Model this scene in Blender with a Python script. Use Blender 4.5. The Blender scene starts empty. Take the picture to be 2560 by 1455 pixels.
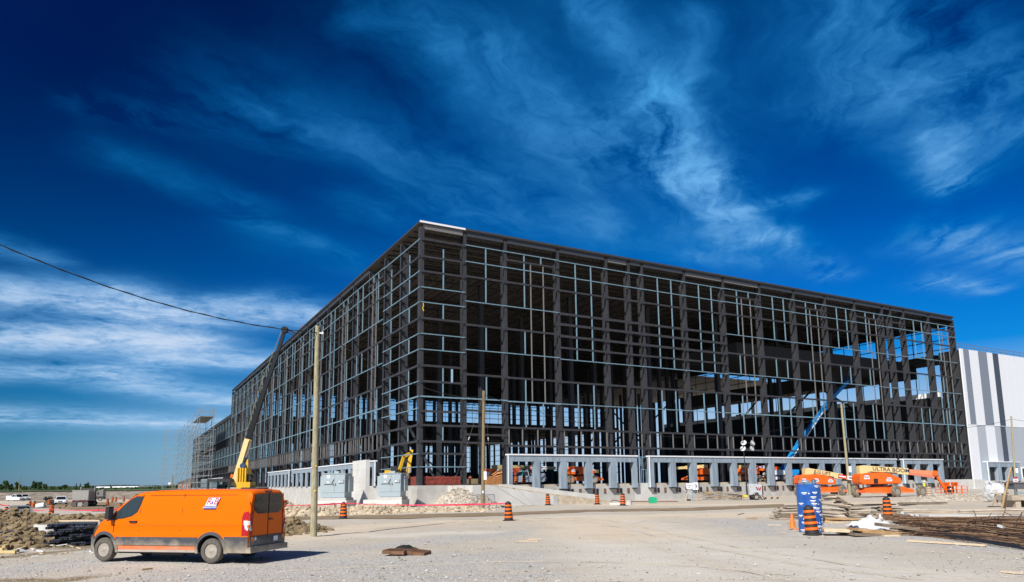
import bpy, bmesh, math, random
import numpy as np
from mathutils import Vector, Matrix, Euler
random.seed(7)
R = math.radians
scene = bpy.context.scene
COL = scene.collection

# ------------------------------------------------------------------ camera
CF, CPITCH, CROLL, CPY, CH = 1755.27, 0.14797, 0.011111, 948.8, 2.2
_R0 = Vector((1, 0, 0)); _F = Vector((0, math.cos(CPITCH), math.sin(CPITCH))); _U0 = Vector((0, -math.sin(CPITCH), math.cos(CPITCH)))
_R = _R0 * math.cos(CROLL) - _U0 * math.sin(CROLL)
_U = _R0 * math.sin(CROLL) + _U0 * math.cos(CROLL)
cam_data = bpy.data.cameras.new('camera')
cam = bpy.data.objects.new('camera', cam_data); COL.objects.link(cam)
m = Matrix.Identity(4)
for i in range(3):
    m[i][0] = _R[i]; m[i][1] = _U[i]; m[i][2] = -_F[i]
m[2][3] = CH
cam.matrix_world = m
cam_data.sensor_fit = 'HORIZONTAL'; cam_data.sensor_width = 36.0
cam_data.lens = CF / 2560 * 36
cam_data.shift_y = (CPY - 727.5) / 2560
cam_data.clip_start = 0.1; cam_data.clip_end = 9000
scene.camera = cam

# ------------------------------------------------------------------ sun, sky, exposure
SUN_EL = R(42); SUN_H = Vector((-0.46, -0.888, 0)).normalized()
SUN_DIR = Vector((SUN_H.x * math.cos(SUN_EL), SUN_H.y * math.cos(SUN_EL), math.sin(SUN_EL)))
sd = bpy.data.lights.new('sun', 'SUN'); sd.energy = 5.0; sd.angle = R(0.5); sd.color = (1.0, 0.95, 0.87)
so = bpy.data.objects.new('sun', sd); COL.objects.link(so)
so.rotation_euler = SUN_DIR.to_track_quat('Z', 'Y').to_euler(); so.location = (0, 0, 60)
scene.view_settings.view_transform = 'Standard'; scene.view_settings.look = 'None'
scene.view_settings.exposure = 0.25; scene.view_settings.gamma = 1.0; scene.view_settings.use_curve_mapping = False

world = bpy.data.worlds.new('World'); scene.world = world; world.use_nodes = True
NT = world.node_tree; NT.nodes.clear()
def wn(t, **k):
    n = NT.nodes.new(t)
    for a, b in k.items(): setattr(n, a, b)
    return n
def wl(a, b): NT.links.new(a, b)
def setin(n, i, v):
    if hasattr(v, 'is_output'): wl(v, n.inputs[i])
    else: n.inputs[i].default_value = v
def wmath(op, a, b=0.0, c=None, clamp=False):
    n = wn('ShaderNodeMath', operation=op); n.use_clamp = clamp
    setin(n, 0, a); setin(n, 1, b)
    if c is not None: setin(n, 2, c)
    return n.outputs[0]
def wvec(op, a, b=None):
    n = wn('ShaderNodeVectorMath', operation=op); setin(n, 0, a)
    if b is not None: setin(n, 1, b)
    return n.outputs['Value'] if op in ('DOT_PRODUCT', 'LENGTH') else n.outputs[0]
def wmix(f, a, b, mode='MIX'):
    n = wn('ShaderNodeMix', data_type='RGBA', blend_type=mode); setin(n, 0, f)
    setin(n, 6, a); setin(n, 7, b); return n.outputs[2]
def wramp(f, pts):
    n = wn('ShaderNodeValToRGB'); wl(f, n.inputs[0]); e = n.color_ramp.elements
    while len(e) < len(pts): e.new(0.5)
    for q, (p, c) in zip(e, pts): q.position = p; q.color = (*c, 1)
    return n.outputs[0]
def wnoise(vec, scale, detail=5, rough=0.55, dist=0.0):
    n = wn('ShaderNodeTexNoise'); wl(vec, n.inputs['Vector']); n.inputs['Scale'].default_value = scale
    n.inputs['Detail'].default_value = detail; n.inputs['Roughness'].default_value = rough; n.inputs['Distortion'].default_value = dist
    return n
wdir = wvec('NORMALIZE', wn('ShaderNodeTexCoord').outputs['Generated'])
sx = wn('ShaderNodeSeparateXYZ'); wl(wdir, sx.inputs[0]); dx, dy, dz = sx.outputs
zup = wmath('MAXIMUM', dz, 0.0)
sky = wn('ShaderNodeTexSky'); sky.sky_type = 'NISHITA'; sky.sun_disc = False; sky.sun_elevation = SUN_EL
sky.sun_rotation = math.atan2(SUN_H.x, SUN_H.y); sky.altitude = 100; sky.air_density = 1.0; sky.dust_density = 0.4; sky.ozone_density = 3.0
# the photograph was taken through a polariser: the sky is darkest a right angle away from the sun
sdot = wvec('DOT_PRODUCT', wdir, tuple(SUN_DIR))
pol = wmath('MULTIPLY_ADD', wmath('POWER', wmath('ABSOLUTE', sdot), 1.2), 1.15, 0.42, clamp=False)
pol = wmath('MINIMUM', pol, 1.0)
tint = wramp(zup, [(0.0, (0.27, 0.55, 1.0)), (0.05, (0.22, 0.62, 1.0)), (0.13, (0.02, 0.53, 1.0)), (0.28, (0.0, 0.40, 0.98)), (0.48, (0.0, 0.15, 0.66)), (0.7, (0.0, 0.10, 0.5)), (1.0, (0.0, 0.08, 0.44))])
tint = wmix(wmath('POWER', wmath('MAXIMUM', sdot, 0.0), 1.5), tint, (0.62, 0.74, 0.90, 1.0))
base = wmix(1.0, sky.outputs[0], tint, 'MULTIPLY')
base = wmix(1.0, base, pol, 'MULTIPLY')
# paler air low over the horizon on the side facing away from the sun
hz = wmath('MULTIPLY', wmath('MULTIPLY', wmath('SUBTRACT', wmath('MULTIPLY', sdot, -1.0), 0.30, clamp=True), 2.6, clamp=True), wmath('MULTIPLY', wmath('SUBTRACT', 0.165, zup), 11.0, clamp=True), clamp=True)
base = wmix(hz, base, (4.1, 5.5, 7.3, 1.0))
# clouds laid out on a flat layer high above the ground
zz = wmath('ADD', zup, 0.08)
cx = wn('ShaderNodeCombineXYZ'); wl(wmath('DIVIDE', dx, zz), cx.inputs[0]); wl(wmath('DIVIDE', dy, zz), cx.inputs[1])
P = cx.outputs[0]
w1 = wnoise(P, 2.3, 4, 0.6).outputs['Color']
w2 = wnoise(P, 7.0, 4, 0.6).outputs['Color']
def sub_half(c, k):
    s = wn('ShaderNodeVectorMath', operation='SUBTRACT'); wl(c, s.inputs[0]); s.inputs[1].default_value = (0.5, 0.5, 0.5)
    q = wn('ShaderNodeVectorMath', operation='SCALE'); wl(s.outputs[0], q.inputs[0]); q.inputs['Scale'].default_value = k
    return q.outputs[0]
PW = wvec('ADD', wvec('ADD', P, sub_half(w1, 0.30)), sub_half(w2, 0.09))
PS = wvec('ADD', wvec('ADD', P, sub_half(w1, 0.15)), sub_half(w2, 0.05))
def streak_noise(ang, sc, stretch, seed):
    mp = wn('ShaderNodeMapping'); mp.vector_type = 'TEXTURE'; wl(PW, mp.inputs[0])
    mp.inputs['Rotation'].default_value = (0, 0, ang); mp.inputs['Scale'].default_value = (stretch, 1, 1); mp.inputs['Location'].default_value = (seed, seed * 1.7, 0)
    return wnoise(mp.outputs[0], sc, 8, 0.62, 0.3).outputs['Fac']
n_fan = streak_noise(R(60), 5.5, 5.0, 3.1)
n_fan2 = streak_noise(R(40), 4.0, 4.5, 8.3)
n_hor = streak_noise(R(20), 2.2, 3.5, 1.7)
# filaments spreading like a fan from one point of the cloud layer
def plan(px, py):
    d = (_F + _R * ((px - 1280) / CF) + _U * ((CPY - py) / CF)).normalized()
    return (d.x / (d.z + .08), d.y / (d.z + .08))
PC = plan(1900, 860)
PV = wvec('SUBTRACT', wvec('ADD', P, wvec('ADD', sub_half(w1, 0.30), sub_half(w2, 0.07))), (PC[0], PC[1], 0))
sxr = wn('ShaderNodeSeparateXYZ'); wl(PV, sxr.inputs[0])
rad_a = wmath('ARCTAN2', sxr.outputs[1], sxr.outputs[0]); rad_r = wvec('LENGTH', PV)
cr_ = wn('ShaderNodeCombineXYZ'); wl(wmath('MULTIPLY', rad_a, 6.5), cr_.inputs[0]); wl(wmath('MULTIPLY', rad_r, 0.9), cr_.inputs[1])
n_rad = wnoise(cr_.outputs[0], 1.6, 9, 0.62, 0.6).outputs['Fac']
n_soft = wnoise(PW, 1.5, 6, 0.6).outputs['Fac']
n_fine = wnoise(PW, 9.0, 8, 0.65).outputs['Fac']
def seg(a, b, w, k):
    # a soft band along the segment a-b of the cloud layer
    ax, ay = a; bx, by = b; L = max(1e-4, math.hypot(bx - ax, by - ay)); ux, uy = (bx - ax) / L, (by - ay) / L
    d = wvec('SUBTRACT', PS, (ax, ay, 0))
    s = wvec('DOT_PRODUCT', d, (ux, uy, 0)); t = wvec('DOT_PRODUCT', d, (-uy, ux, 0))
    sc = wmath('SUBTRACT', s, wmath('MINIMUM', wmath('MAXIMUM', s, 0.0), L))
    r2 = wmath('ADD', wmath('MULTIPLY', sc, sc), wmath('MULTIPLY', t, t))
    return wmath('MULTIPLY', wmath('EXPONENT', wmath('MULTIPLY', r2, -1.0 / (w * w))), k)
def plan(px, py):
    d = (_F + _R * ((px - 1280) / CF) + _U * ((CPY - py) / CF)).normalized()
    return (d.x / (d.z + .08), d.y / (d.z + .08))
def total(L):
    o = L[0]
    for q in L[1:]: o = wmath('ADD', o, q)
    return o
fan = total([seg(plan(*a), plan(*b), w, k) for a, b, w, k in [
    ((1440, -60), (1620, 230), .05, .75), ((1640, 250), (1740, 450), .085, 1.25), ((1740, 450), (1860, 600), .10, .95),
    ((1720, 60), (1700, 330), .05, .42), ((1880, 520), (2000, 495), .06, .7), ((1950, 590), (2080, 690), .07, .7), ((1700, 640), (1900, 660), .06, .35),
    ((1000, 60), (1580, 420), .12, .55), ((620, 270), (1250, 460), .14, .40), ((900, 520), (1500, 560), .12, .25), ((1250, 120), (1600, 380), .05, .30),
    ((640, 560), (900, 650), .06, .36), ((200, 270), (420, 300), .05, .26), ((300, 390), (620, 520), .09, .2),
    ((2150, 40), (2450, 190), .13, .75), ((2290, 360), (2390, 470), .07, .9), ((2350, 590), (2600, 640), .14, .75), ((2100, 250), (2500, 330), .13, .5), ((2330, 700), (2460, 720), .07, .7)]])
hor = total([seg(plan(*a), plan(*b), w, k) for a, b, w, k in [
    ((-80, 735), (300, 745), .18, 1.5), ((330, 780), (800, 790), .17, 1.4), ((-80, 845), (430, 850), .24, 1.6), ((430, 900), (640, 905), .2, 1.0), ((350, 960), (560, 1000), .28, .8),
    ((-80, 930), (300, 930), .2, .9), ((-80, 1040), (500, 1060), .4, .8), ((-40, 600), (90, 640), .09, .45), ((560, 750), (700, 740), .10, .5)]])
n_mix = wmath('ADD', wmath('ADD', wmath('MULTIPLY', n_rad, 0.5), wmath('MULTIPLY', n_fan, 0.28)), wmath('MULTIPLY', n_fine, 0.22))
f1 = wmath('MULTIPLY', fan, wmath('MULTIPLY', wmath('SUBTRACT', n_mix, 0.40, clamp=True), 8.2))
f2 = wmath('MULTIPLY', hor, wmath('MULTIPLY', wmath('SUBTRACT', wmath('ADD', wmath('ADD', wmath('MULTIPLY', n_hor, 0.6), wmath('MULTIPLY', n_soft, 0.4)), wmath('MULTIPLY', n_fine, 0.4)), 0.52, clamp=True), 6.5))
veil = total([seg(plan(*a), plan(*b), w, k) for a, b, w, k in [((1350, 60), (1600, 520), .34, .75), ((1850, 60), (1750, 560), .16, .40), ((1100, 560), (1900, 640), .22, .35), ((2300, 60), (2420, 400), .18, .45), ((700, 300), (1000, 420), .22, .22), ((700, 600), (1000, 680), .16, .35)]])
f3 = wmath('MULTIPLY', veil, wmath('MULTIPLY', wmath('SUBTRACT', wmath('ADD', wmath('MULTIPLY', n_rad, 0.5), wmath('MULTIPLY', n_soft, 0.5)), 0.28, clamp=True), 2.4))
fade = wmath('MULTIPLY', wmath('SUBTRACT', dz, 0.015), 14.0, clamp=True)
cl = wmath('MULTIPLY', wmath('ADD', wmath('ADD', f1, f2), f3), fade)
cl = wmath('SUBTRACT', 1.0, wmath('EXPONENT', wmath('MULTIPLY', cl, -1.0)))
SKYK = 0.085
thin = wramp(zup, [(0.0, (3.6, 6.0, 8.8)), (0.16, (2.2, 5.2, 8.8)), (0.30, (0.0, 2.6, 6.6)), (0.45, (0.0, 2.0, 5.8)), (0.7, (0.0, 1.5, 4.8))])
thick = wramp(zup, [(0.0, (7.6, 8.4, 9.4)), (0.2, (6.6, 7.6, 9.2)), (0.32, (2.8, 5.9, 9.6)), (0.5, (1.0, 4.6, 9.0)), (0.7, (0.5, 3.6, 8.0))])
ccol = wmix(wmath('POWER', cl, 2.8), thin, thick)
final = wmix(cl, base, ccol)
bg = wn('ShaderNodeBackground'); wl(final, bg.inputs[0]); bg.inputs[1].default_value = SKYK
wo = wn('ShaderNodeOutputWorld'); wl(bg.outputs[0], wo.inputs[0])

# ------------------------------------------------------------------ helpers
def sm(x, a, b):
    t = min(1.0, max(0.0, (x - a) / (b - a))); return t * t * (3 - 2 * t)
def terr(x, y):
    L = sm(y, 50, 85) * sm(-x, 16, 34)
    z = -1.0 * L
    z += 2.2 * sm(y, 225, 246) * sm(-x, 20, 60)
    z += 0.5 * sm(x, 36, 90) * sm(y, 40, 80)
    return z
def ray(px, py):
    return _F + _R * ((px - 1280) / CF) + _U * ((CPY - py) / CF)
CAMP = Vector((0, 0, CH))
def at(px, py, z=None):
    """point of the ground seen at a pixel of the photograph"""
    d = ray(px, py); zz_ = 0.0 if z is None else z
    for _ in range(12):
        if d.z > -1e-4: return CAMP + d * 300
        p = CAMP + d * ((zz_ - CH) / d.z)
        if z is not None: break
        zz_ = 0.5 * (zz_ + terr(p.x, p.y))
    return Vector((p.x, p.y, zz_ if z is not None else terr(p.x, p.y)))
def far(px, py, y):
    d = ray(px, py); return CAMP + d * (y / d.y)

MATS = {}
def mat(name, col, rough=0.6, metal=0.0, var=0.12, scale=4.0, bump=0.0, bscale=40.0, dust=0.0, dustz=0.0, spec=0.5, col2=None, coat=0.0, stretch=(1, 1, 1), objspace=True, detail=4.0, dustcol=(0.42, 0.36, 0.27)):
    if name in MATS: return MATS[name]
    M = bpy.data.materials.new(name); M.use_nodes = True; nt = M.node_tree; N = nt.nodes; b = N['Principled BSDF']
    tc = N.new('ShaderNodeTexCoord'); mp = N.new('ShaderNodeMapping'); nt.links.new(tc.outputs['Object' if objspace else 'Generated'], mp.inputs[0]); mp.inputs['Scale'].default_value = stretch
    no = N.new('ShaderNodeTexNoise'); no.inputs['Scale'].default_value = scale; no.inputs['Detail'].default_value = detail; nt.links.new(mp.outputs[0], no.inputs['Vector'])
    mx = N.new('ShaderNodeMix'); mx.data_type = 'RGBA'
    c2 = col2 or tuple(max(0, c * (1 - var)) for c in col); c1 = col if col2 else tuple(min(1, c * (1 + var)) for c in col)
    mr = N.new('ShaderNodeMapRange'); mr.inputs[1].default_value = 0.32; mr.inputs[2].default_value = 0.68; nt.links.new(no.outputs[0], mr.inputs[0])
    nt.links.new(mr.outputs[0], mx.inputs[0]); mx.inputs[6].default_value = (*c2, 1); mx.inputs[7].default_value = (*c1, 1)
    out = mx.outputs[2]
    if dust > 0:
        sp = N.new('ShaderNodeSeparateXYZ'); nt.links.new(tc.outputs['Object'], sp.inputs[0])
        n2 = N.new('ShaderNodeTexNoise'); n2.inputs['Scale'].default_value = 3.5; n2.inputs['Detail'].default_value = 6; nt.links.new(tc.outputs['Object'], n2.inputs['Vector'])
        ad = N.new('ShaderNodeMath'); ad.operation = 'MULTIPLY_ADD'; ad.inputs[1].default_value = -0.55; ad.inputs[2].default_value = dustz + 0.27; nt.links.new(n2.outputs[0], ad.inputs[0])
        su = N.new('ShaderNodeMath'); su.operation = 'SUBTRACT'; nt.links.new(ad.outputs[0], su.inputs[0]); nt.links.new(sp.outputs[2], su.inputs[1])
        r2 = N.new('ShaderNodeMapRange'); r2.inputs[1].default_value = -0.12; r2.inputs[2].default_value = 0.3; r2.inputs[4].default_value = dust; nt.links.new(su.outputs[0], r2.inputs[0])
        m2 = N.new('ShaderNodeMix'); m2.data_type = 'RGBA'; nt.links.new(r2.outputs[0], m2.inputs[0]); nt.links.new(out, m2.inputs[6]); m2.inputs[7].default_value = (*dustcol, 1); out = m2.outputs[2]
    nt.links.new(out, b.inputs['Base Color'])
    b.inputs['Roughness'].default_value = rough; b.inputs['Metallic'].default_value = metal; b.inputs['Specular IOR Level'].default_value = spec
    if coat: b.inputs['Coat Weight'].default_value = coat; b.inputs['Coat Roughness'].default_value = 0.08
    if bump > 0:
        nb = N.new('ShaderNodeTexNoise'); nb.inputs['Scale'].default_value = bscale; nb.inputs['Detail'].default_value = 5; nt.links.new(mp.outputs[0], nb.inputs['Vector'])
        bp = N.new('ShaderNodeBump'); bp.inputs['Strength'].default_value = bump; bp.inputs['Distance'].default_value = 0.05; nt.links.new(nb.outputs[0], bp.inputs['Height']); nt.links.new(bp.outputs[0], b.inputs['Normal'])
    MATS[name] = M
    return M
def glassmat(name, col, rough=0.05, trans=0.0):
    if name in MATS: return MATS[name]
    M = bpy.data.materials.new(name); M.use_nodes = True; b = M.node_tree.nodes['Principled BSDF']
    b.inputs['Base Color'].default_value = (*col, 1); b.inputs['Roughness'].default_value = rough
    b.inputs['Transmission Weight'].default_value = trans; b.inputs['IOR'].default_value = 1.15 if trans else 1.45
    MATS[name] = M; return M

class MB:
    def __init__(s): s.v = []; s.f = []; s.m = []
    def add(s, vs, fs, m=0):
        o = len(s.v); s.v += [tuple(q) for q in vs]; s.f += [tuple(i + o for i in f) for f in fs]
        s.m += [m] * len(fs) if not isinstance(m, (list, tuple)) else list(m)
        return s
    BF = [(0, 3, 2, 1), (4, 5, 6, 7), (0, 1, 5, 4), (1, 2, 6, 5), (2, 3, 7, 6), (3, 0, 4, 7)]
    def box(s, c, d, m=0, rz=0.0, rot=None):
        hx, hy, hz = d[0] / 2, d[1] / 2, d[2] / 2
        q = [Vector(p) for p in ((-hx, -hy, -hz), (hx, -hy, -hz), (hx, hy, -hz), (-hx, hy, -hz), (-hx, -hy, hz), (hx, -hy, hz), (hx, hy, hz), (-hx, hy, hz))]
        E_ = Euler(rot) if rot else Euler((0, 0, rz))
        M_ = E_.to_matrix(); c = Vector(c)
        return s.add([M_ @ p + c for p in q], MB.BF, m)
    def b2(s, lo, hi, m=0):
        return s.box([(a + b) / 2 for a, b in zip(lo, hi)], [b - a for a, b in zip(lo, hi)], m)
    def bar(s, p, q, w, h, m=0, up=(0, 0, 1)):
        p, q = Vector(p), Vector(q); d = (q - p).normalized(); u = Vector(up)
        if abs(d.dot(u)) > 0.98: u = Vector((1, 0, 0))
        a = d.cross(u).normalized() * (w / 2); b = a.cross(d).normalized() * (h / 2)
        vs = [p - a - b, p + a - b, p + a + b, p - a + b, q - a - b, q + a - b, q + a + b, q - a + b]
        return s.add(vs, [(0, 1, 2, 3), (4, 7, 6, 5), (0, 4, 5, 1), (1, 5, 6, 2), (2, 6, 7, 3), (3, 7, 4, 0)], m)
    def tube(s, p, q, r, n=8, m=0, r2=None, cap=True):
        p, q = Vector(p), Vector(q); d = (q - p).normalized(); u = Vector((0, 0, 1)) if abs(d.z) < 0.95 else Vector((1, 0, 0))
        a = d.cross(u).normalized(); b = d.cross(a); r2 = r if r2 is None else r2
        vs = [p + (a * math.cos(t) + b * math.sin(t)) * r for t in [2 * math.pi * i / n for i in range(n)]] + [q + (a * math.cos(t) + b * math.sin(t)) * r2 for t in [2 * math.pi * i / n for i in range(n)]]
        fs = [(i, i + n, (i + 1) % n + n, (i + 1) % n) for i in range(n)]
        if cap: fs += [tuple(range(n)), tuple(reversed(range(n, 2 * n)))]
        return s.add(vs, fs, m)
    def path(s, pts, r, n=6, m=0):
        for a, b in zip(pts, pts[1:]): s.tube(a, b, r, n, m, cap=True)
        return s
    def lathe(s, prof, n=20, m=0, T=None, closed=False):
        o = []
        for r, z in prof:
            for i in range(n):
                t = 2 * math.pi * i / n; p = Vector((r * math.cos(t), r * math.sin(t), z)); o.append(T @ p if T else p)
        fs = []; ms = []
        k = len(prof)
        for j in range(k - 1 + (1 if closed else 0)):
            for i in range(n):
                a, b = j * n + i, j * n + (i + 1) % n; c, d = ((j + 1) % k) * n + (i + 1) % n, ((j + 1) % k) * n + i
                fs.append((a, b, c, d)); ms.append(m[j] if isinstance(m, (list, tuple)) else m)
        if not closed:
            if prof[0][0] > 1e-4: fs.append(tuple(reversed(range(n)))); ms.append(ms[0])
            if prof[-1][0] > 1e-4: fs.append(tuple(range((k - 1) * n, k * n))); ms.append(ms[-1])
        return s.add(o, fs, ms)
    def prism(s, poly, d0, d1, m=0, axis='y', T=None):
        def P3(a, b, d): return {'y': (a, d, b), 'x': (d, a, b), 'z': (a, b, d)}[axis]
        n = len(poly); vs = [Vector(P3(a, b, d0)) for a, b in poly] + [Vector(P3(a, b, d1)) for a, b in poly]
        if T: vs = [T @ v for v in vs]
        fs = [tuple(range(n)), tuple(reversed(range(n, 2 * n)))] + [(i, i + n, (i + 1) % n + n, (i + 1) % n) for i in range(n)]
        return s.add(vs, fs, m)
    def grid(s, fn, nu, nv, m=0):
        vs = [fn(i / nu, j / nv) for j in range(nv + 1) for i in range(nu + 1)]
        return s.add(vs, [(j * (nu + 1) + i, j * (nu + 1) + i + 1, (j + 1) * (nu + 1) + i + 1, (j + 1) * (nu + 1) + i) for j in range(nv) for i in range(nu)], m)
    def mesh(s, name, mats, smooth=False, fix=True):
        me = bpy.data.meshes.new(name); me.from_pydata(s.v, [], s.f)
        for q in (mats if isinstance(mats, (list, tuple)) else [mats]): me.materials.append(q)
        if len(set(s.m)) > 1: me.polygons.foreach_set('material_index', s.m)
        if fix:
            bm = bmesh.new(); bm.from_mesh(me); bmesh.ops.recalc_face_normals(bm, faces=bm.faces); bm.to_mesh(me); bm.free()
        if smooth:
            me.shade_smooth()
            try: me.set_sharp_from_angle(angle=R(38))
            except Exception: pass
        me.update(); return me
    def build(s, name, mats, parent=None, loc=(0, 0, 0), rot=(0, 0, 0), smooth=False, fix=True):
        return place(s.mesh(name, mats, smooth, fix), name, parent, loc, rot)
def place(me, name, parent=None, loc=(0, 0, 0), rot=(0, 0, 0)):
    o = bpy.data.objects.new(name, me); COL.objects.link(o); o.location = loc; o.rotation_euler = rot
    if parent is not None: o.parent = parent
    return o
def tag(o, label=None, cat=None, group=None, kind=None):
    if label: o['label'] = label
    if cat: o['category'] = cat
    if group: o['group'] = group
    if kind: o['kind'] = kind
    return o
def thing(name, label, cat, loc=(0, 0, 0), rz=0.0, group=None):
    o = bpy.data.objects.new(name, None); COL.objects.link(o); o.location = loc; o.rotation_euler = (0, 0, rz); o.empty_display_size = 0.2
    return tag(o, label, cat, group)
def dup(o, loc=None, rz=None, label=None, parent=None, scale=None):
    c = o.copy(); COL.objects.link(c)
    if parent is not None: c.parent = parent
    if loc is not None: c.location = loc
    if rz is not None: c.rotation_euler = (c.rotation_euler[0], c.rotation_euler[1], rz)
    if scale: c.scale = (scale,) * 3
    if label: c['label'] = label
    for ch in list(o.children): dup(ch, parent=c)
    return c
def letters(body, size, m_, parent, loc, rot, name='lettering', shear=0.0, depth=0.004, sx=1.0, align='CENTER', bold=0.012):
    cu = bpy.data.curves.new(name, 'FONT'); cu.body = body; cu.size = size; cu.align_x = align; cu.align_y = 'CENTER'; cu.extrude = depth; cu.shear = shear; cu.offset = size * bold
    t = bpy.data.objects.new(name, cu); COL.objects.link(t); dg = bpy.context.evaluated_depsgraph_get()
    me = bpy.data.meshes.new_from_object(t.evaluated_get(dg)); bpy.data.objects.remove(t); bpy.data.curves.remove(cu)
    me.materials.clear(); me.materials.append(m_); me.name = name
    o = place(me, name, parent, loc, rot); o.scale = (sx, 1, 1); return o
def evalmesh(o):
    dg = bpy.context.evaluated_depsgraph_get(); me = bpy.data.meshes.new_from_object(o.evaluated_get(dg)); o.modifiers.clear(); old = o.data; o.data = me; bpy.data.meshes.remove(old); return o

# shared materials
steel = mat('dark_steel_primer', (0.037, 0.038, 0.043), 0.55, var=0.15, scale=1.5)
steel_in = mat('blue_black_steel', (0.035, 0.038, 0.045), 0.6)
galv = mat('galvanised_steel', (0.21, 0.335, 0.41), 0.45, metal=0.25, var=0.12, scale=3)  # blue of the reflected sky is put into the base colour
galv_grey = mat('grey_steel_stud', (0.17, 0.165, 0.16), 0.5)
white_m = mat('white_metal', (0.80, 0.81, 0.83), 0.4, var=0.03)
dock_blue = mat('blue_grey_panel', (0.265, 0.325, 0.385), 0.5, var=0.20, scale=1.2, stretch=(3, 3, 0.4))
conc = mat('poured_concrete', (0.47, 0.46, 0.43), 0.85, var=0.13, scale=0.9, bump=0.15, bscale=8)
conc_l = mat('pale_concrete', (0.60, 0.59, 0.56), 0.85, var=0.08, scale=0.8, bump=0.1, bscale=8)
black_m = mat('black_plastic', (0.018, 0.018, 0.02), 0.5)
rubber = mat('dusty_rubber', (0.105, 0.095, 0.08), 0.9, var=0.25, scale=9)
rubber_d = mat('black_rubber', (0.03, 0.03, 0.03), 0.85)
rim_m = mat('dusty_steel_rim', (0.34, 0.305, 0.255), 0.6, var=0.15, scale=9)
orange_lift = mat('orange_machine_paint', (0.80, 0.13, 0.012), 0.38, var=0.06, scale=2, dust=0.35, dustz=0.7)
cream_lift = mat('cream_machine_paint', (0.74, 0.56, 0.26), 0.42, var=0.06)
blue_lift = mat('blue_machine_paint', (0.01, 0.24, 0.60), 0.4)
drum_o = mat('orange_drum_plastic', (0.82, 0.15, 0.01), 0.45, var=0.10, scale=5)
drum_k = mat('black_drum_band', (0.022, 0.021, 0.021), 0.6)
wood_grey = mat('weathered_wood', (0.42, 0.35, 0.27), 0.85, var=0.25, scale=3, stretch=(0.6, 6, 6), bump=0.2, bscale=20)
wood_pale = mat('pale_lumber', (0.62, 0.49, 0.33), 0.8, var=0.15, scale=3, stretch=(0.6, 6, 6))
wood_brown = mat('brown_timber', (0.42, 0.26, 0.12), 0.85, var=0.35, scale=3, stretch=(0.8, 6, 6), bump=0.3, bscale=15)
rust = mat('rusty_steel', (0.165, 0.092, 0.05), 0.85, var=0.4, scale=6)
pole_m = mat('treated_pole_wood', (0.33, 0.30, 0.19), 0.9, var=0.30, scale=5, stretch=(5, 5, 0.7), bump=0.4, bscale=12)
pole_b = mat('brown_pole_wood', (0.22, 0.17, 0.09), 0.9, var=0.30, scale=5, stretch=(5, 5, 0.7), bump=0.4, bscale=12)
red_m = mat('red_paint', (0.50, 0.02, 0.02), 0.5)
yellow_m = mat('yellow_plastic', (0.80, 0.55, 0.01), 0.5)
yellow_mach = mat('yellow_machine_paint', (0.70, 0.40, 0.01), 0.45, var=0.1, scale=4)
tape_m = mat('red_tape', (0.62, 0.02, 0.06), 0.6)
brown_dirt = mat('brown_dirt', (0.20, 0.147, 0.08), 0.95, var=0.4, scale=2.2, bump=0.6, bscale=9, detail=8)
tan_dirt = mat('tan_dirt', (0.46, 0.38, 0.27), 0.95, var=0.25, scale=1.8, bump=0.5, bscale=9, detail=8)
grey_gravel = mat('grey_gravel_heap', (0.42, 0.37, 0.30), 0.95, var=0.30, scale=3, bump=0.6, bscale=14, detail=8)
text_k = mat('dark_lettering', (0.02, 0.025, 0.06), 0.6)
text_w = mat('white_decal', (0.82, 0.82, 0.84), 0.5, var=0.02)
# ------------------------------------------------------------------ the ground
from mathutils import noise as mnoise
def polyd(p, L):
    best = 1e9
    for (ax, ay), (bx, by) in zip(L, L[1:]):
        ux, uy = bx - ax, by - ay; l2 = ux * ux + uy * uy + 1e-9
        t = max(0, min(1, ((p[0] - ax) * ux + (p[1] - ay) * uy) / l2)); best = min(best, math.hypot(p[0] - ax - t * ux, p[1] - ay - t * uy))
    return best
def W2(*pts): return [tuple(at(x, y, 0.0)[:2]) for x, y in pts]
path_lines = [(W2((2300, 1450), (1800, 1370), (1600, 1320), (1520, 1292)), 2.6), (W2((1900, 1290), (1500, 1290), (1100, 1305), (880, 1320), (760, 1345)), 2.2), (W2((1700, 1440), (1500, 1350), (1450, 1300)), 2.2),
              (W2((2000, 1282), (1700, 1287)), 3.0), (W2((1480, 1262), (1800, 1262), (2200, 1256), (2420, 1250)), 3.0), (W2((800, 1330), (950, 1342), (1200, 1328)), 1.2)]
grav_lines = [(W2((700, 1385), (1000, 1360), (1280, 1330)), 1.6), (W2((0, 1430), (300, 1400), (700, 1400)), 1.6), (W2((600, 1440), (900, 1420), (1200, 1400)), 3.0), (W2((1000, 1450), (1400, 1440)), 1.0),
              (W2((1800, 1300), (1950, 1310), (2300, 1350), (2560, 1375)), 1.6), (W2((1820, 1305), (1950, 1335)), 1.4), (W2((1150, 1262), (1420, 1262)), 2.5), (W2((2300, 1240), (2420, 1236)), 3.0)]
dark_lines = [(W2((0, 1345), (120, 1350), (240, 1362)), 2.2), (W2((0, 1450), (250, 1440)), .5), (W2((640, 1330), (740, 1320)), 1.6), (W2((0, 1395), (180, 1375)), .8)]
warm_lines = [(W2((700, 1345), (900, 1318), (1280, 1300), (1700, 1290), (2000, 1284)), 3.0), (W2((1450, 1300), (1560, 1340)), 3.2), (W2((1300, 1262), (2300, 1256)), 6.0)]
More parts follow.
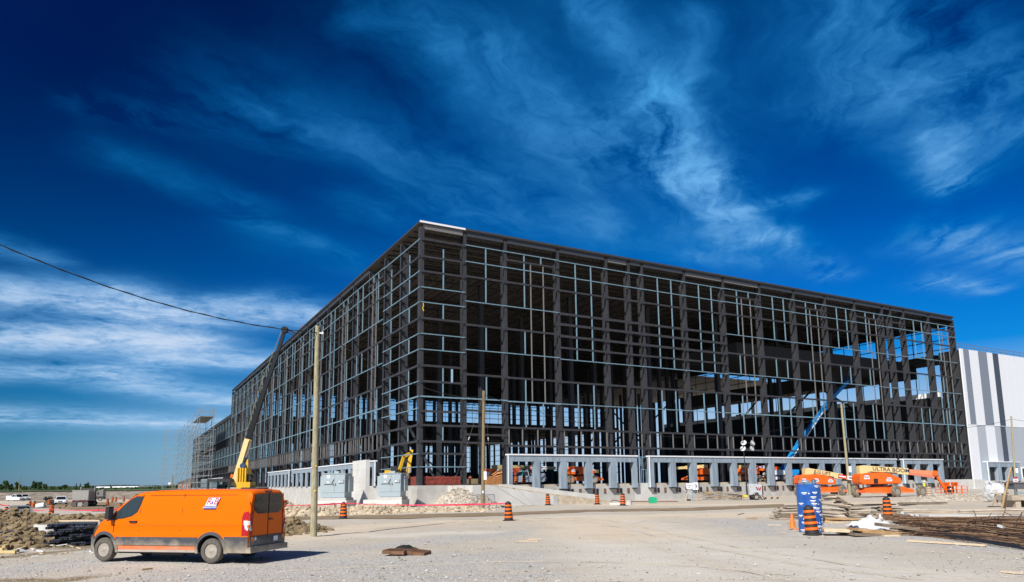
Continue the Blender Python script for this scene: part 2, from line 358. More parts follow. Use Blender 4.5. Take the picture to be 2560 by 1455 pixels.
gx = sorted(set([round(-60 + .6 * i, 2) for i in range(201)] + [-3000, -2200, -1500, -1000, -700, -500, -380, -300, -250, -210, -180, -155, -135, -118, -104, -92, -82, -73, -66] + [66, 73, 82, 92, 104, 118, 135, 155, 180, 210, 250, 300, 380, 500, 700, 1000, 1500, 2200, 3000]))
gy = [-300, -120, -50, -20, 0, 8, 12]
y_ = 14.0
while y_ < 4500:
    gy.append(y_); y_ += max(.35, (y_ - 8) * .018) if y_ < 300 else y_ * .12
gv, ga = [], []
for y in gy:
    for x in gx:
        z = terr(x, y)
        if y < 120 and abs(x) < 70:
            z += .035 * mnoise.noise((x * .5, y * .5, 0)) + .02 * mnoise.noise((x * 1.7, y * 1.7, 3))
        gv.append((x, y, z))
        if abs(x) <= 110 and 8 < y < 140:
            p = (x + .9 * mnoise.noise((x * .4, y * .4, 9)), y + 1.2 * mnoise.noise((x * .4, y * .4, 5)))
            f = lambda LL: min(1, max([math.exp(-(polyd(p, L) / w) ** 2) for L, w in LL]))
            ga.append((f(grav_lines), f(path_lines), f(dark_lines), f(warm_lines)))
        else: ga.append((0.0, 0.25, 0.15 if x < -20 else 0.0, 0.5))
nx_, ny_ = len(gx), len(gy)
gm = bpy.data.meshes.new('ground'); gm.from_pydata(gv, [], [(j * nx_ + i, j * nx_ + i + 1, (j + 1) * nx_ + i + 1, (j + 1) * nx_ + i) for j in range(ny_ - 1) for i in range(nx_ - 1)])
at_ = gm.attributes.new('mix', 'FLOAT_COLOR', 'POINT'); at_.data.foreach_set('color', [c for a in ga for c in a])
gm.shade_smooth()
ground = place(gm, 'ground'); tag(ground, 'dusty ground of gravel and pale dirt on the construction site', kind='structure')

def groundmat(name, road=False):
    M = bpy.data.materials.new(name); M.use_nodes = True; nt = M.node_tree; N = nt.nodes; b = N['Principled BSDF']; Lk = nt.links.new
    tc = N.new('ShaderNodeTexCoord').outputs['Object']
    def noi(s, d=6, r=.6, st=None):
        n = N.new('ShaderNodeTexNoise'); n.inputs['Scale'].default_value = s; n.inputs['Detail'].default_value = d; n.inputs['Roughness'].default_value = r
        if st:
            mp = N.new('ShaderNodeMapping'); mp.inputs['Scale'].default_value = st; mp.inputs['Rotation'].default_value = (0, 0, .12); Lk(tc, mp.inputs[0]); Lk(mp.outputs[0], n.inputs[0])
        else: Lk(tc, n.inputs[0])
        return n.outputs[0]
    def rng(v, a, b_, c=0., d=1.):
        n = N.new('ShaderNodeMapRange'); Lk(v, n.inputs[0]); n.inputs[1].default_value = a; n.inputs[2].default_value = b_; n.inputs[3].default_value = c; n.inputs[4].default_value = d; return n.outputs[0]
    def mix(f, a, b_, mode='MIX'):
        n = N.new('ShaderNodeMix'); n.data_type = 'RGBA'; n.blend_type = mode
        for i, q in ((0, f), (6, a), (7, b_)):
            if hasattr(q, 'is_output'): Lk(q, n.inputs[i])
            else: n.inputs[i].default_value = q if i == 0 else (*q, 1)
        return n.outputs[2]
    def ma(op, a, b_):
        n = N.new('ShaderNodeMath'); n.operation = op
        for i, q in ((0, a), (1, b_)):
            if hasattr(q, 'is_output'): Lk(q, n.inputs[i])
            else: n.inputs[i].default_value = q
        return n.outputs[0]
    big, mid, fine, streak = noi(.12), noi(.9), noi(9, 8, .7), noi(.5, 6, .6, (.35, 1.6, 1))
    vo = N.new('ShaderNodeTexVoronoi'); vo.inputs['Scale'].default_value = 17; Lk(tc, vo.inputs[0])
    vo2 = N.new('ShaderNodeTexVoronoi'); vo2.inputs['Scale'].default_value = 6.5; Lk(tc, vo2.inputs[0])
    sv = N.new('ShaderNodeSeparateColor'); Lk(vo.outputs['Color'], sv.inputs[0]); sv2 = N.new('ShaderNodeSeparateColor'); Lk(vo2.outputs['Color'], sv2.inputs[0])
    at1 = N.new('ShaderNodeAttribute'); at1.attribute_name = 'mix'; sc = N.new('ShaderNodeSeparateColor'); Lk(at1.outputs['Color'], sc.inputs[0])
    if road:
        c = mix(rng(mid, .35, .65), (.23, .17, .11), (.30, .235, .16)); c = mix(rng(streak, .4, .65), c, (.20, .145, .09)); c = mix(rng(fine, .45, .8, 0, .35), c, (.42, .35, .26))
    else:
        tan = mix(rng(mid, .35, .65), (.47, .415, .335), (.37, .32, .25)); tan = mix(rng(fine, .3, .75), tan, (.56, .51, .435))
        tan = mix(rng(big, .42, .6, 0, .7), tan, (.51, .48, .425))
        stones = mix(sv.outputs[0], (.22, .215, .21), (.60, .59, .57)); stones = mix(ma('MULTIPLY', sv2.outputs[1], .35), stones, (.42, .37, .30))
        gsoft = mix(rng(noi(3.0, 8, .75), .3, .7), stones, (.47, .445, .405))
        gf = rng(ma('ADD', sc.outputs[0], ma('MULTIPLY', ma('SUBTRACT', mid, .5), 1.5)), .25, .75)
        tan = mix(ma('MULTIPLY', at1.outputs['Alpha'], .5), tan, (.58, .47, .34)); c = mix(gf, tan, gsoft)
        pf = rng(ma('ADD', sc.outputs[1], ma('MULTIPLY', ma('SUBTRACT', streak, .5), 1.6)), .2, .85)
        rut = noi(.9, 5, .6, (.22, 3.2, 1))
        wf = at1.outputs['Alpha']; pale = mix(rng(streak, .35, .65), mix(wf, (.625, .585, .515), (.66, .57, .445)), mix(wf, (.57, .53, .465), (.58, .485, .365))); pale = mix(rng(rut, .52, .68, 0, .45), pale, mix(wf, (.49, .465, .425), (.50, .42, .32))); pale = mix(rng(fine, .55, .8, 0, .4), pale, (.40, .36, .30))
        c = mix(ma('MULTIPLY', pf, .9), c, pale)
        df = rng(ma('ADD', sc.outputs[2], ma('MULTIPLY', ma('SUBTRACT', mid, .5), 1.8)), .25, .8)
        c = mix(df, c, mix(rng(fine, .3, .7), (.17, .125, .075), (.33, .26, .17)))
        peb = rng(vo.outputs['Distance'], .0, .30, 1, 0); speck = ma('MULTIPLY', rng(sv.outputs[1], .80, .86), peb)
        c = mix(ma('MULTIPLY', speck, .55), c, mix(sv.outputs[2], (.20, .17, .13), (.72, .69, .63)))
    Lk(c, b.inputs['Base Color']); b.inputs['Roughness'].default_value = .95; b.inputs['Specular IOR Level'].default_value = .15
    h = ma('ADD', ma('MULTIPLY', vo.outputs['Distance'], -.5), ma('ADD', ma('MULTIPLY', fine, .6), ma('MULTIPLY', mid, 1.2)))
    bp = N.new('ShaderNodeBump'); bp.inputs['Strength'].default_value = .35 if road else .8; bp.inputs['Distance'].default_value = .06; Lk(h, bp.inputs['Height']); Lk(bp.outputs[0], b.inputs['Normal'])
    return M
gm.materials.append(groundmat('gravel_and_dirt'))
def sheet(name, top, bot, dz_, m_, n=60, label=None, jag=.15):
    A = [at(*p) for p in top]; B = [at(*p) for p in bot]
    def lp(L, t):
        t = t * (len(L) - 1); i = min(int(t), len(L) - 2); return L[i].lerp(L[i + 1], t - i)
    b = MB()
    def fn(u, v):
        p = lp(A, u).lerp(lp(B, u), v); k = jag * mnoise.noise((p.x * .8, p.y * .8, 1.7 + v)); x, y = p.x + k, p.y + k * 2.2
        return (x, y, terr(x, y) + dz_ + (.035 * mnoise.noise((x * .5, y * .5, 0)) + .02 * mnoise.noise((x * 1.7, y * 1.7, 3)) if y < 120 and abs(x) < 70 else 0))
    b.grid(fn, n, 6)
    o = b.build(name, m_, smooth=True); return tag(o, label, kind='structure')
road_m = groundmat('damp_road_dirt', True)
sheet('haul_road', [(560, 1297), (760, 1291), (1000, 1287), (1280, 1281), (1480, 1274), (1720, 1270), (1960, 1260)], [(560, 1304), (760, 1299), (1000, 1297), (1280, 1289), (1480, 1280), (1720, 1277), (1960, 1268)], .02, road_m, 160, 'damp brown haul road running past the building front')
sheet('haul_road', [(90, 1252), (180, 1254), (330, 1257)], [(60, 1264), (170, 1274), (330, 1284)], .03, road_m, 40, 'brown graded track in front of the parked dump truck', .5)

# wheel tracks pressed into the pale dirt
trk = groundmat('pressed_track_dirt', True)
for n in trk.node_tree.nodes:
    if n.type == 'MIX':
        for i in (6, 7):
            c = n.inputs[i].default_value
            n.inputs[i].default_value = (.43 + .4 * c[0], .40 + .4 * c[1], .345 + .4 * c[2], 1)
def track(pts, w, label):
    L = [at(*p) for p in pts]; P_ = []
    for i in range(len(L) - 1):
        a, b_, c, d = L[max(0, i - 1)], L[i], L[i + 1], L[min(len(L) - 1, i + 2)]
        for k in range(14):
            f = k / 14; P_.append(.5 * ((2 * b_) + (c - a) * f + (2 * a - 5 * b_ + 4 * c - d) * f * f + (3 * b_ - a - 3 * c + d) * f ** 3))
    vs = []
    for i, p in enumerate(P_):
        d = (P_[min(i + 1, len(P_) - 1)] - P_[max(0, i - 1)]); d.z = 0; d.normalize(); s = Vector((-d.y, d.x, 0)) * w * .5 * (1 + .35 * mnoise.noise((i * .6, w, 1)))
        for q in (p - s, p + s): vs.append((q.x, q.y, terr(q.x, q.y) + .004 + .035 * mnoise.noise((q.x * .5, q.y * .5, 0)) + .02 * mnoise.noise((q.x * 1.7, q.y * 1.7, 3))))
    b = MB().add(vs, [(2 * i, 2 * i + 1, 2 * i + 3, 2 * i + 2) for i in range(len(P_) - 1)]); tag(b.build('wheel_track', trk, fix=False), label, kind='structure')
track([(2480, 1452), (2050, 1400), (1760, 1352), (1600, 1316), (1480, 1298), (1250, 1297), (1000, 1306)], .34, 'faint wheel track sweeping from the lower right to the haul road')
track([(2300, 1452), (1950, 1402), (1700, 1355), (1560, 1320), (1440, 1302), (1250, 1302), (1020, 1312)], .34, 'second faint wheel track beside the sweeping one')
track([(1980, 1452), (1720, 1395), (1600, 1345), (1580, 1315), (1640, 1296), (1800, 1287)], .30, 'faint wheel track turning towards the right along the road')
track([(640, 1432), (900, 1418), (1250, 1405), (1600, 1408), (2000, 1440)], .30, 'faint wheel track crossing the gravel in the foreground')
# loose stones, uncountable
sb = MB(); rs = random.Random(3)
ICO = None
OCT = [(1, 0, 0), (0, 1, 0), (-1, 0, 0), (0, -1, 0), (0, 0, 1), (0, 0, -.6)]; OF = [(0, 1, 4), (1, 2, 4), (2, 3, 4), (3, 0, 4), (1, 0, 5), (2, 1, 5), (3, 2, 5), (0, 3, 5)]
_t = (1 + 5 ** .5) / 2
IV = [Vector(p).normalized() for p in ((-1, _t, 0), (1, _t, 0), (-1, -_t, 0), (1, -_t, 0), (0, -1, _t), (0, 1, _t), (0, -1, -_t), (0, 1, -_t), (_t, 0, -1), (_t, 0, 1), (-_t, 0, -1), (-_t, 0, 1))]
IF = [(0, 11, 5), (0, 5, 1), (0, 1, 7), (0, 7, 10), (0, 10, 11), (1, 5, 9), (5, 11, 4), (11, 10, 2), (10, 7, 6), (7, 1, 8), (3, 9, 4), (3, 4, 2), (3, 2, 6), (3, 6, 8), (3, 8, 9), (4, 9, 5), (2, 4, 11), (6, 2, 10), (8, 6, 7), (9, 8, 1)]
def clod(b, x, y, z, s, m=0):
    a = rs.random() * 6.28; ca, sa = math.cos(a), math.sin(a); ex, ey, ez = rs.uniform(.8, 1.4), rs.uniform(.7, 1.1), rs.uniform(.6, .95); o = []
    for p in IV:
        q = s * rs.uniform(.72, 1.2); px, py = p.x * ex, p.y * ey; o.append((x + (px * ca - py * sa) * q, y + (px * sa + py * ca) * q, z + p.z * ez * q))
    b.add(o, IF, m)
def stone(b, x, y, z, s, m=0):
    a = rs.random() * 6.28; ca, sa = math.cos(a), math.sin(a); k = [s * rs.uniform(.6, 1.3) for _ in range(6)]
    b.add([(x + (p[0] * ca - p[1] * sa) * q, y + (p[0] * sa + p[1] * ca) * q, z + p[2] * q * .7) for p, q in zip(OCT, k)], OF, m)
n_ = 0
while n_ < 9000:
    y = 16.3 + 26 * rs.random() ** 1.8; x = (rs.random() * 2 - 1) * (y * .76); q = f_ = math.exp(-(min(polyd((x, y), L) / w for L, w in path_lines)) ** 2)
    if rs.random() < q * .8: continue
    s = rs.uniform(.012, .028) if rs.random() < .93 else rs.uniform(.03, .06)
    stone(sb, x, y, terr(x, y) + .035 * mnoise.noise((x * .5, y * .5, 0)) + .02 * mnoise.noise((x * 1.7, y * 1.7, 3)) + .25 * s, s, rs.choice((0, 0, 0, 1, 2))); n_ += 1
o = sb.build('loose_stones', [mat('grey_stone', (.42, .41, .39), .9, var=.3), mat('tan_stone', (.48, .41, .31), .9, var=.3), mat('dark_stone', (.22, .20, .18), .9, var=.3)], fix=False)
tag(o, 'small loose stones scattered over the gravel in the foreground', kind='stuff')

# heaps of earth and gravel
def heap(name, pts, m_, label, cat, n=(60, 18), rough=.35, seed=0, clods=0, csz=(.06, .22), stuff=False):
    """pts: (x, y, half width, half depth, height) mounds merged into one earth heap"""
    x0 = min(p[0] - p[2] * 1.25 for p in pts); x1 = max(p[0] + p[2] * 1.25 for p in pts); y0 = min(p[1] - p[3] * 1.25 for p in pts); y1 = max(p[1] + p[3] * 1.25 for p in pts)
    def hgt(x, y):
        z = 0
        for px, py, w, d, h in pts:
            r = math.hypot((x - px) / w, (y - py) / d); r += .22 * mnoise.noise((x * 1.1 / max(.6, w * .4), y / max(.6, d * .4), seed))
            z = max(z, h * max(0, 1 - max(0, r) ** 1.5))
        if z > 0: z *= 1 + rough * mnoise.fractal((x * 1.4, y * 1.4, seed + 4.), 1, 2, 4) + .4 * rough * mnoise.noise((x * 5, y * 5, seed))
        return z
    b = MB()
    def fn(u, v):
        x, y = x0 + (x1 - x0) * u, y0 + (y1 - y0) * v; z = hgt(x, y); return (x, y, terr(x, y) + (z if z > .02 else -.12))
    b.grid(fn, *n)
    rr = random.Random(seed + 11)
    for _ in range(clods):
        px, py, w, d, h = rr.choice(pts); x, y = px + rr.gauss(0, .55) * w, py + rr.gauss(0, .55) * d; z = hgt(x, y); s = rr.uniform(*csz) * (1 if rr.random() < .8 else 1.7)
        clod(b, x, y, terr(x, y) + z + s * .15, s)
    o = b.build(name, m_, fix=False); 
    return tag(o, label, cat) if not stuff else tag(o, label, kind='stuff')
def wx(px, py): p = at(px, py); return p.x, p.y
a = wx(90, 1310); b_ = wx(200, 1318); c = wx(20, 1312); d = wx(270, 1325)
heap('dirt_berm', [(*wx(-40, 1318), 5, 2.6, .95), (*wx(40, 1316), 4.5, 2.4, .6), (*wx(110, 1320), 3.6, 2.2, .62), (*wx(175, 1324), 3.2, 2.0, .72), (*wx(240, 1332), 3.2, 1.9, .5), (*wx(300, 1336), 3, 1.6, .45)], brown_dirt, 'long berm of clumpy brown earth behind the stacked black pipes', 'dirt berm', (190, 34), .38, 2, 2600, (.05, .17))
heap('dirt_heap', [(*wx(30, 1370), 1.6, .9, .34), (*wx(60, 1352), 1.6, 1.0, .42), (*wx(150, 1352), 1.4, .7, .3)], brown_dirt, 'low brown dirt heap between the loose pipes at the left', 'dirt heap', (60, 26), .5, 5, 260, (.05, .13))
heap('dirt_heap', [(*wx(655, 1338), 1.5, .9, .55), (*wx(725, 1330), 1.4, .9, .5), (*wx(770, 1326), .9, .6, .25)], brown_dirt, 'dark brown dirt heap behind the rear of the orange van', 'dirt heap', (60, 26), .5, 9, 420, (.05, .16))
heap('dirt_heap', [(*wx(700, 1288), 3.2, 1.6, .85), (*wx(780, 1288), 2.6, 1.5, .65), (*wx(845, 1284), 2.4, 1.4, .55), (*wx(925, 1284), 2.2, 1.3, .6), (*wx(985, 1280), 2.4, 1.3, .45)], tan_dirt, 'long low heap of tan clods in front of the grey cabinets', 'dirt heap', (130, 24), .5, 13, 900, (.06, .2))
heap('dirt_heap', [(*wx(1090, 1280), 3, 1.4, .35), (*wx(1155, 1277), 3, 1.4, .4), (*wx(1015, 1279), 2, 1.2, .25)], tan_dirt, 'low strip of tan dirt under the red tape right of the cabinets', 'dirt heap', (90, 20), .5, 17, 420, (.05, .16))
heap('gravel_mound', [(*wx(1150, 1266), 2.9, 2.0, 1.75), (*wx(1182, 1268), 2.8, 1.8, 1.25), (*wx(1215, 1268), 2.4, 1.5, .6)], grey_gravel, 'pointed heap of loose gravel against the concrete ramp wall', 'gravel mound', (80, 40), .22, 21, 900, (.05, .13))
heap('gravel_mound', [(*wx(2360, 1252), 4, 2, .6), (*wx(2420, 1250), 4, 2, .5)], grey_gravel, 'low grey gravel heap right of the orange lift basket', 'gravel mound', (60, 24), .3, 25, 300, (.06, .16))

# ------------------------------------------------------------------ far country at the left
grass = mat('field_grass', (0.085, 0.13, 0.03), 0.95, var=.35, scale=.05, detail=8)
fb = MB()
fx = [-900 + 15 * i for i in range(57)]
fb.grid(lambda u, v: (-1400 + 1340 * u, 262 + 520 * v, terr(-1400 + 1340 * u, 262 + 520 * v) + .12 + .25 * mnoise.noise((u * 60, v * 20, 0))), 80, 20)
tag(fb.build('grass_field', grass, smooth=True), 'green field beyond the bank of the site', kind='structure')
bank_m = mat('rough_bank_soil', (.25, .21, .165), .95, var=.5, scale=.5, bump=.5, bscale=2, detail=9)
bb = MB(); bb.grid(lambda u, v: (-420 + 350 * u, 214 + 34 * v, terr(-420 + 350 * u, 214 + 34 * v) + .06 + (.9 * max(0, mnoise.fractal((u * 90, v * 5, 2.), 1, 2, 4)) + .15) * (1 - abs(2 * v - 1))), 260, 10)
tag(bb.build('soil_bank', bank_m), 'rough bank of grey soil and rubble along the far edge of the site', kind='structure')
fence_m = mat('black_silt_cloth', (.012, .013, .012), .9)
sf = MB(); zq = None
pts = [(-190 + i * 6.0, 249 + .8 * math.sin(i)) for i in range(19)]
for (xa, ya), (xb, yb) in zip(pts, pts[1:]): sf.bar((xa, ya, terr(xa, ya) + .2), (xb, yb, terr(xb, yb) + .2), .06, .5)
t = thing('silt_fence', 'low black silt fence along the green field edge', 'silt fence'); sf.build('cloth', fence_m, t)
pb = MB()
for k, (x, y) in enumerate(pts[::3]): place(pb.mesh('post', wood_grey) if False else MB().bar((0, 0, 0), (0, 0, .6), .08, .08).mesh('post', wood_grey), 'post', t, (x, y - .1, terr(x, y)))

leaf_d = mat('dark_green_leaves', (.035, .062, .018), .9, var=.45, scale=.9, spec=.2)
leaf_m = mat('mid_green_leaves', (.055, .085, .022), .9, var=.45, scale=.9, spec=.2)
leaf_b = mat('far_wood_leaves', (.05, .08, .04), .95, var=.3, scale=.05, spec=.1)
bark = mat('bark', (.09, .07, .05), .9)
def crown(b, c, rx, rz_, n, s, rr, m=0):
    # lumps of small leaf-sized faces
    lumps = [(c[0] + rr.uniform(-.6, .6) * rx, c[1] + rr.uniform(-.6, .6) * rx, c[2] + rr.uniform(-.55, .6) * rz_, rr.uniform(.32, .6)) for _ in range(9)]
    for _ in range(n):
        L = rr.choice(lumps); v = Vector((rr.gauss(0, 1), rr.gauss(0, 1), rr.gauss(0, 1))).normalized() * (rr.random() ** .4)
        p = Vector((L[0] + v.x * rx * L[3], L[1] + v.y * rx * L[3], L[2] + v.z * rz_ * L[3]))
        a = Vector((rr.gauss(0, 1), rr.gauss(0, 1), rr.gauss(0, 1))).normalized() * s * rr.uniform(.6, 1.3); e = a.orthogonal().normalized() * s * rr.uniform(.5, 1.)
        b.add([p - a, p + e, p + a, p - e], [(0, 1, 2, 3)], m)
def tree(px, pyb, pyt, y, label, wide=1.0, m_=None, seed=0, name='broadleaf_tree', conif=False):
    y *= 1.6; g = far(px, pyb, y); zb = terr(g.x, y); top = far(px, pyt, y).z; h = top - zb; rr = random.Random(seed)
    t = thing(name, label, 'tree', (g.x, y, zb), 0, 'trees along the far field')
    tb = MB().tube((0, 0, -.2), (rr.uniform(-.1, .1), 0, h * .75), h * .035, 7, 0, h * .012)
    for k in range(4): a = k * 1.6; tb.tube((0, 0, h * (.25 + .1 * k)), (math.cos(a) * h * .2, math.sin(a) * h * .2, h * (.5 + .1 * k)), h * .012, 5, 0, h * .005)
    tb.build('trunk', bark, t)
    b = MB()
    if conif:
        for k in range(700):
            f = rr.random(); r = (1 - f) * h * .24 * wide * (.6 + .5 * rr.random()); a = rr.random() * 6.28; p = Vector((math.cos(a) * r, math.sin(a) * r, h * (.12 + .88 * f)))
            e = Vector((math.cos(a), math.sin(a), -.4)) * h * .05; q = Vector((-math.sin(a), math.cos(a), 0)) * h * .02; b.add([p - e, p + q, p + e, p - q], [(0, 1, 2, 3)])
    else: crown(b, (0, 0, h * .6), h * .38 * wide, h * .42, 1500, h * .035, rr)
    b.build('crown', m_ or leaf_d, t, fix=False); return t
for i, (px, top, y, wd, lb) in enumerate([(4, 1210, 300, 1.1, 'dark tree cut by the left edge of the picture'), (14, 1201, 320, .8, 'tallest tree at the far left with a flat leaning crown'), (26, 1207, 320, .7, 'small dark tree right of the tall leaning one'), (42, 1204, 310, .9, 'round dark tree just left of the far utility pole'),
        (62, 1213, 300, 1.3, 'low wide tree right of the far utility pole'), (85, 1202, 305, .75, 'tall narrow tree above the parked white pickup gap'), (100, 1204, 300, .75, 'forked tall tree left of the lower hedge'), (112, 1209, 300, .9, 'shorter rounded tree at the end of the left tree group'),
        (150, 1214, 300, 1.4, 'low bushy tree above the white suv'), (163, 1211, 310, 1.2, 'bushy tree left of the pointed conifers'), (130, 1215, 300, 1.5, 'wide low bush between the tree groups')]):
    tree(px, 1226, top, y, lb, wd, (leaf_d, leaf_m)[i % 3 == 1], 40 + i)
tree(190, 1226, 1208, 330, 'thin pointed conifer left of the dump truck', .8, leaf_d, 71, 'conifer', True); tree(200, 1226, 1208, 330, 'second thin pointed conifer beside the dump truck', .8, leaf_d, 72, 'conifer', True)
tree(216, 1226, 1205, 330, 'dark domed tree showing above the dump truck body', .9, leaf_d, 73)
for i, (px, top, y, wd, lb) in enumerate([(452, 1206, 330, 1.15, 'large round tree left of the brick house'), (440, 1213, 330, 1.0, 'small tree at the foot of the far right utility pole'), (418, 1213, 360, 1.2, 'bush with a pale water tower behind it'), (405, 1217, 340, 1.8, 'light green bush above the van roof'), (375, 1216, 340, 1.5, 'dark bush right of the distant white sheds'), (340, 1218, 340, 1.6, 'dark bush before the distant white sheds'), (255, 1217, 340, 1.6, 'dark bush left of the distant white sheds'), (290, 1218.5, 340, 1.8, 'flat dark bush under the distant white sheds'), (235, 1215, 340, 1.5, 'dark bush right behind the dump truck cab')]):
    tree(px, 1226, top, y, lb, wd, leaf_m if i == 3 else leaf_d, 90 + i)
# far woods that read as one mass
def wood(name, x0, x1, y, h0, h1, n, s, seed, label):
    b = MB(); rr = random.Random(seed)
    for _ in range(n):
        x = rr.uniform(x0, x1); k = .5 + .5 * mnoise.noise((x * .012, seed, 0)); h = (h0 + (h1 - h0) * k) * rr.random() ** .5; yy = y + rr.uniform(0, 60)
        a = Vector((rr.gauss(0, 1), rr.gauss(0, .5), rr.gauss(0, 1))).normalized() * s; e = a.orthogonal().normalized() * s
        p = Vector((x, yy, 1.0 + h)); b.add([p - a, p + e, p + a, p - e], [(0, 1, 2, 3)])
    b.grid(lambda u, v: (x0 + (x1 - x0) * u, y + 30, 1 + v * (h0 + (h1 - h0) * (.5 + .5 * mnoise.noise(((x0 + (x1 - x0) * u) * .012, seed, 0)))) * .8), 90, 1)
    tag(b.build(name, leaf_b, fix=False), label, kind='stuff')
wood('far_wood', -760, -200, 620, 1.2, 3.6, 9000, .5, 3, 'far dark line of woods behind the field')
wood('far_wood', -1700, -450, 1400, 5, 9.5, 9000, 1.0, 5, 'low wooded ridge on the horizon')
# distant sheds
sh = thing('white_shed', 'long white industrial sheds far off before the wooded ridge', 'shed', tuple(far(318, 1221, 820)), 0)
sh.location.z = 0
for (p0, p1, top, nm) in ((266, 305, 1216.2, 'wing'), (300, 340, 1213.9, 'hall'), (340, 369, 1215.2, 'annex')):
    A = far(p0, top, 820); B = far(p1, top, 820); MB().b2((A.x - sh.location.x, -20, 0), (B.x - sh.location.x, 20, A.z)).build(nm, white_m, sh)
MB().b2((-25, -20.4, 5), (24, -20.05, 5.6)).build('window', black_m, sh)
wt = far(424, 1222, 1500); t = thing('water_tower', 'small pale water tower on the wooded horizon', 'water tower', (wt.x, 1500, 0))
MB().tube((0, 0, 0), (0, 0, 9), 1.6, 10).build('shaft', white_m, t); MB().lathe([(.3, 8.6), (3.2, 9.6), (3.6, 11.5), (2.6, 13.2), (.2, 13.8)], 12).build('tank', white_m, t, smooth=True)
# brick house
brick = mat('red_brick_wall', (.27, .12, .08), .9, var=.3, scale=.8); shingle = mat('brown_shingle', (.10, .085, .075), .9)
hp = far(474, 1224, 330); t = thing('brick_house', 'unfinished red brick house with hip roof beside the scaffold', 'house', (hp.x, 330, terr(hp.x, 330)), R(-25))
MB().b2((-4.2, -3, 0), (4.2, 3, 3.4)).build('wall', brick, t)
MB().add([(-4.6, -3.4, 3.4), (4.6, -3.4, 3.4), (4.6, 3.4, 3.4), (-4.6, 3.4, 3.4), (-1.4, 0, 5.2), (1.4, 0, 5.2)], [(0, 1, 5, 4), (2, 3, 4, 5), (1, 2, 5), (3, 0, 4), (3, 2, 1, 0)]).build('roof', shingle, t)
for k, x in enumerate((-2.6, .1, 2.6)):
    w = MB().b2((x - .6, -3.06, .8), (x + .6, -2.9, 2.3)).build('window', white_m, t); MB().b2((x - .45, -3.1, .95), (x + .45, -3.07, 2.15)).build('pane', black_m, w)
MB().b2((-4.26, -1, .1), (-4.1, .2, 2.2)).build('door', white_m, t)
# ------------------------------------------------------------------ the steel warehouse
BYAW = R(61.184); BO = Vector((-10.236, 77.0, 0.0)); BRZ = math.pi / 2 - BYAW
def BW(X, Y, z=0.0):
    return Vector((BO.x + X * math.sin(BYAW) - Y * math.cos(BYAW), BO.y + X * math.cos(BYAW) + Y * math.sin(BYAW), z))
ZS, ZT = 2.17, 32.1
WH = thing('steel_warehouse', 'huge unfinished warehouse, an open frame of dark steel columns and girts', 'building', BO, BRZ)
XF = [0, 5.54, 10.95, 18.51, 26.06, 29.78, 32.06, 39.63, 47.13, 54.67, 62.23, 69.65, 77.06, 84.4, 86.75, 90.45, 97.81, 105.58]
YL = [6.76, 12.81, 19.3, 27.1, 34.5, 42.1, 49.6, 57.2] + [57.2 + (160 - 57.2) / 14 * k for k in range(1, 15)]
YLOW = [160 + 134 / 18 * k for k in range(1, 19)]
P1 = [(30.08, 'd'), (28.02, 'd'), (26.28, 'd'), (24.4, 'b'), (22.66, 'b'), (20.81, 'd'), (19.03, 'b'), (17.24, 'b'), (15.41, 'd'), (13.63, 'd'), (11.93, 'B'), (10.3, 'd'), (8.75, 'd'), (6.97, 'd'), (5.62, 'd'), (4.18, 'b')]
P1L = [(30.08, 'b'), (28.02, 'd'), (26.28, 'b'), (24.4, 'b'), (22.66, 'b'), (20.81, 'd'), (19.03, 'b'), (17.24, 'b'), (15.41, 'd'), (13.63, 'b'), (11.93, 'B'), (10.62, 'b'), (8.75, 'd'), (6.97, 'd'), (5.62, 'b'), (4.18, 'b')]
P2 = [(30.2, 'b'), (28.2, 'b'), (26.4, 'd'), (23.4, 'b'), (20.6, 'd'), (17.65, 'b'), (14.75, 'd'), (11.95, 'B'), (10.6, 'd'), (8.8, 'd'), (7.84, 'd'), (6.9, 'd')]
P3 = [(30.2, 'b'), (29.2, 'd'), (28.2, 'b'), (26.4, 'd'), (23.4, 'b'), (20.6, 'd'), (17.65, 'b'), (14.7, 'd'), (11.87, 'B'), (8.77, 'd'), (6.65, 'd')]
P3b = [q for q in P3 if q[0] != 29.2]
P4 = [(30.13, 'b'), (28.15, 'b'), (26.3, 'd'), (23.3, 'D'), (21.93, 'D'), (20.44, 'D'), (18.96, 'd'), (17.5, 'b'), (14.65, 'd'), (11.89, 'b'), (8.74, 'd'), (6.65, 'd')]
def ibeam(h0, h1, fw=.40, dp=.92, levels=()):
    b = MB(); b.b2((-fw / 2, 0, h0), (fw / 2, .035, h1)); b.b2((-.02, .035, h0), (.02, dp, h1)); b.b2((-fw / 2, dp, h0), (fw / 2, dp + .035, h1))
    b.b2((-.3, -.02, h0), (.3, dp + .06, h0 + .05))
    for z in levels:
        for s in (-1, 1):
            b.b2((min(s * .03, s * .20), .05, z - .20), (max(s * .03, s * .20), .55, z - .15)); b.bar((s * .12, .08, z - .2), (s * .12, .60, z - .78), .07, .07)
    return b
lev = [q[0] for q in P3b]
col_f = ibeam(ZS, ZT - .55, levels=lev).mesh('column', steel)
col_p4 = ibeam(ZS, ZT - .55, levels=[q[0] for q in P4]).mesh('column', steel)
col_p1 = ibeam(ZS, ZT - .55, levels=[q[0] for q in P1L]).mesh('column', steel)
col_low = ibeam(ZS, 24.3, levels=[q[0] for q in P3 if q[0] < 24]).mesh('column', steel)
for i, x in enumerate(XF):
    if i == 0: continue
    place(col_p1 if i == 1 else (col_p4 if 3 <= i <= 8 else col_f), 'column', WH, (x, 0, 0))
cb = MB(); cb.b2((-.02, 0, ZS), (.42, .035, ZT - .5)); cb.b2((-.02, .04, ZS), (.015, .75, ZT - .5)); cb.b2((.2, .04, ZS), (.23, .75, ZT - .5)); cb.b2((-.02, .755, ZS), (.42, .79, ZT - .5))
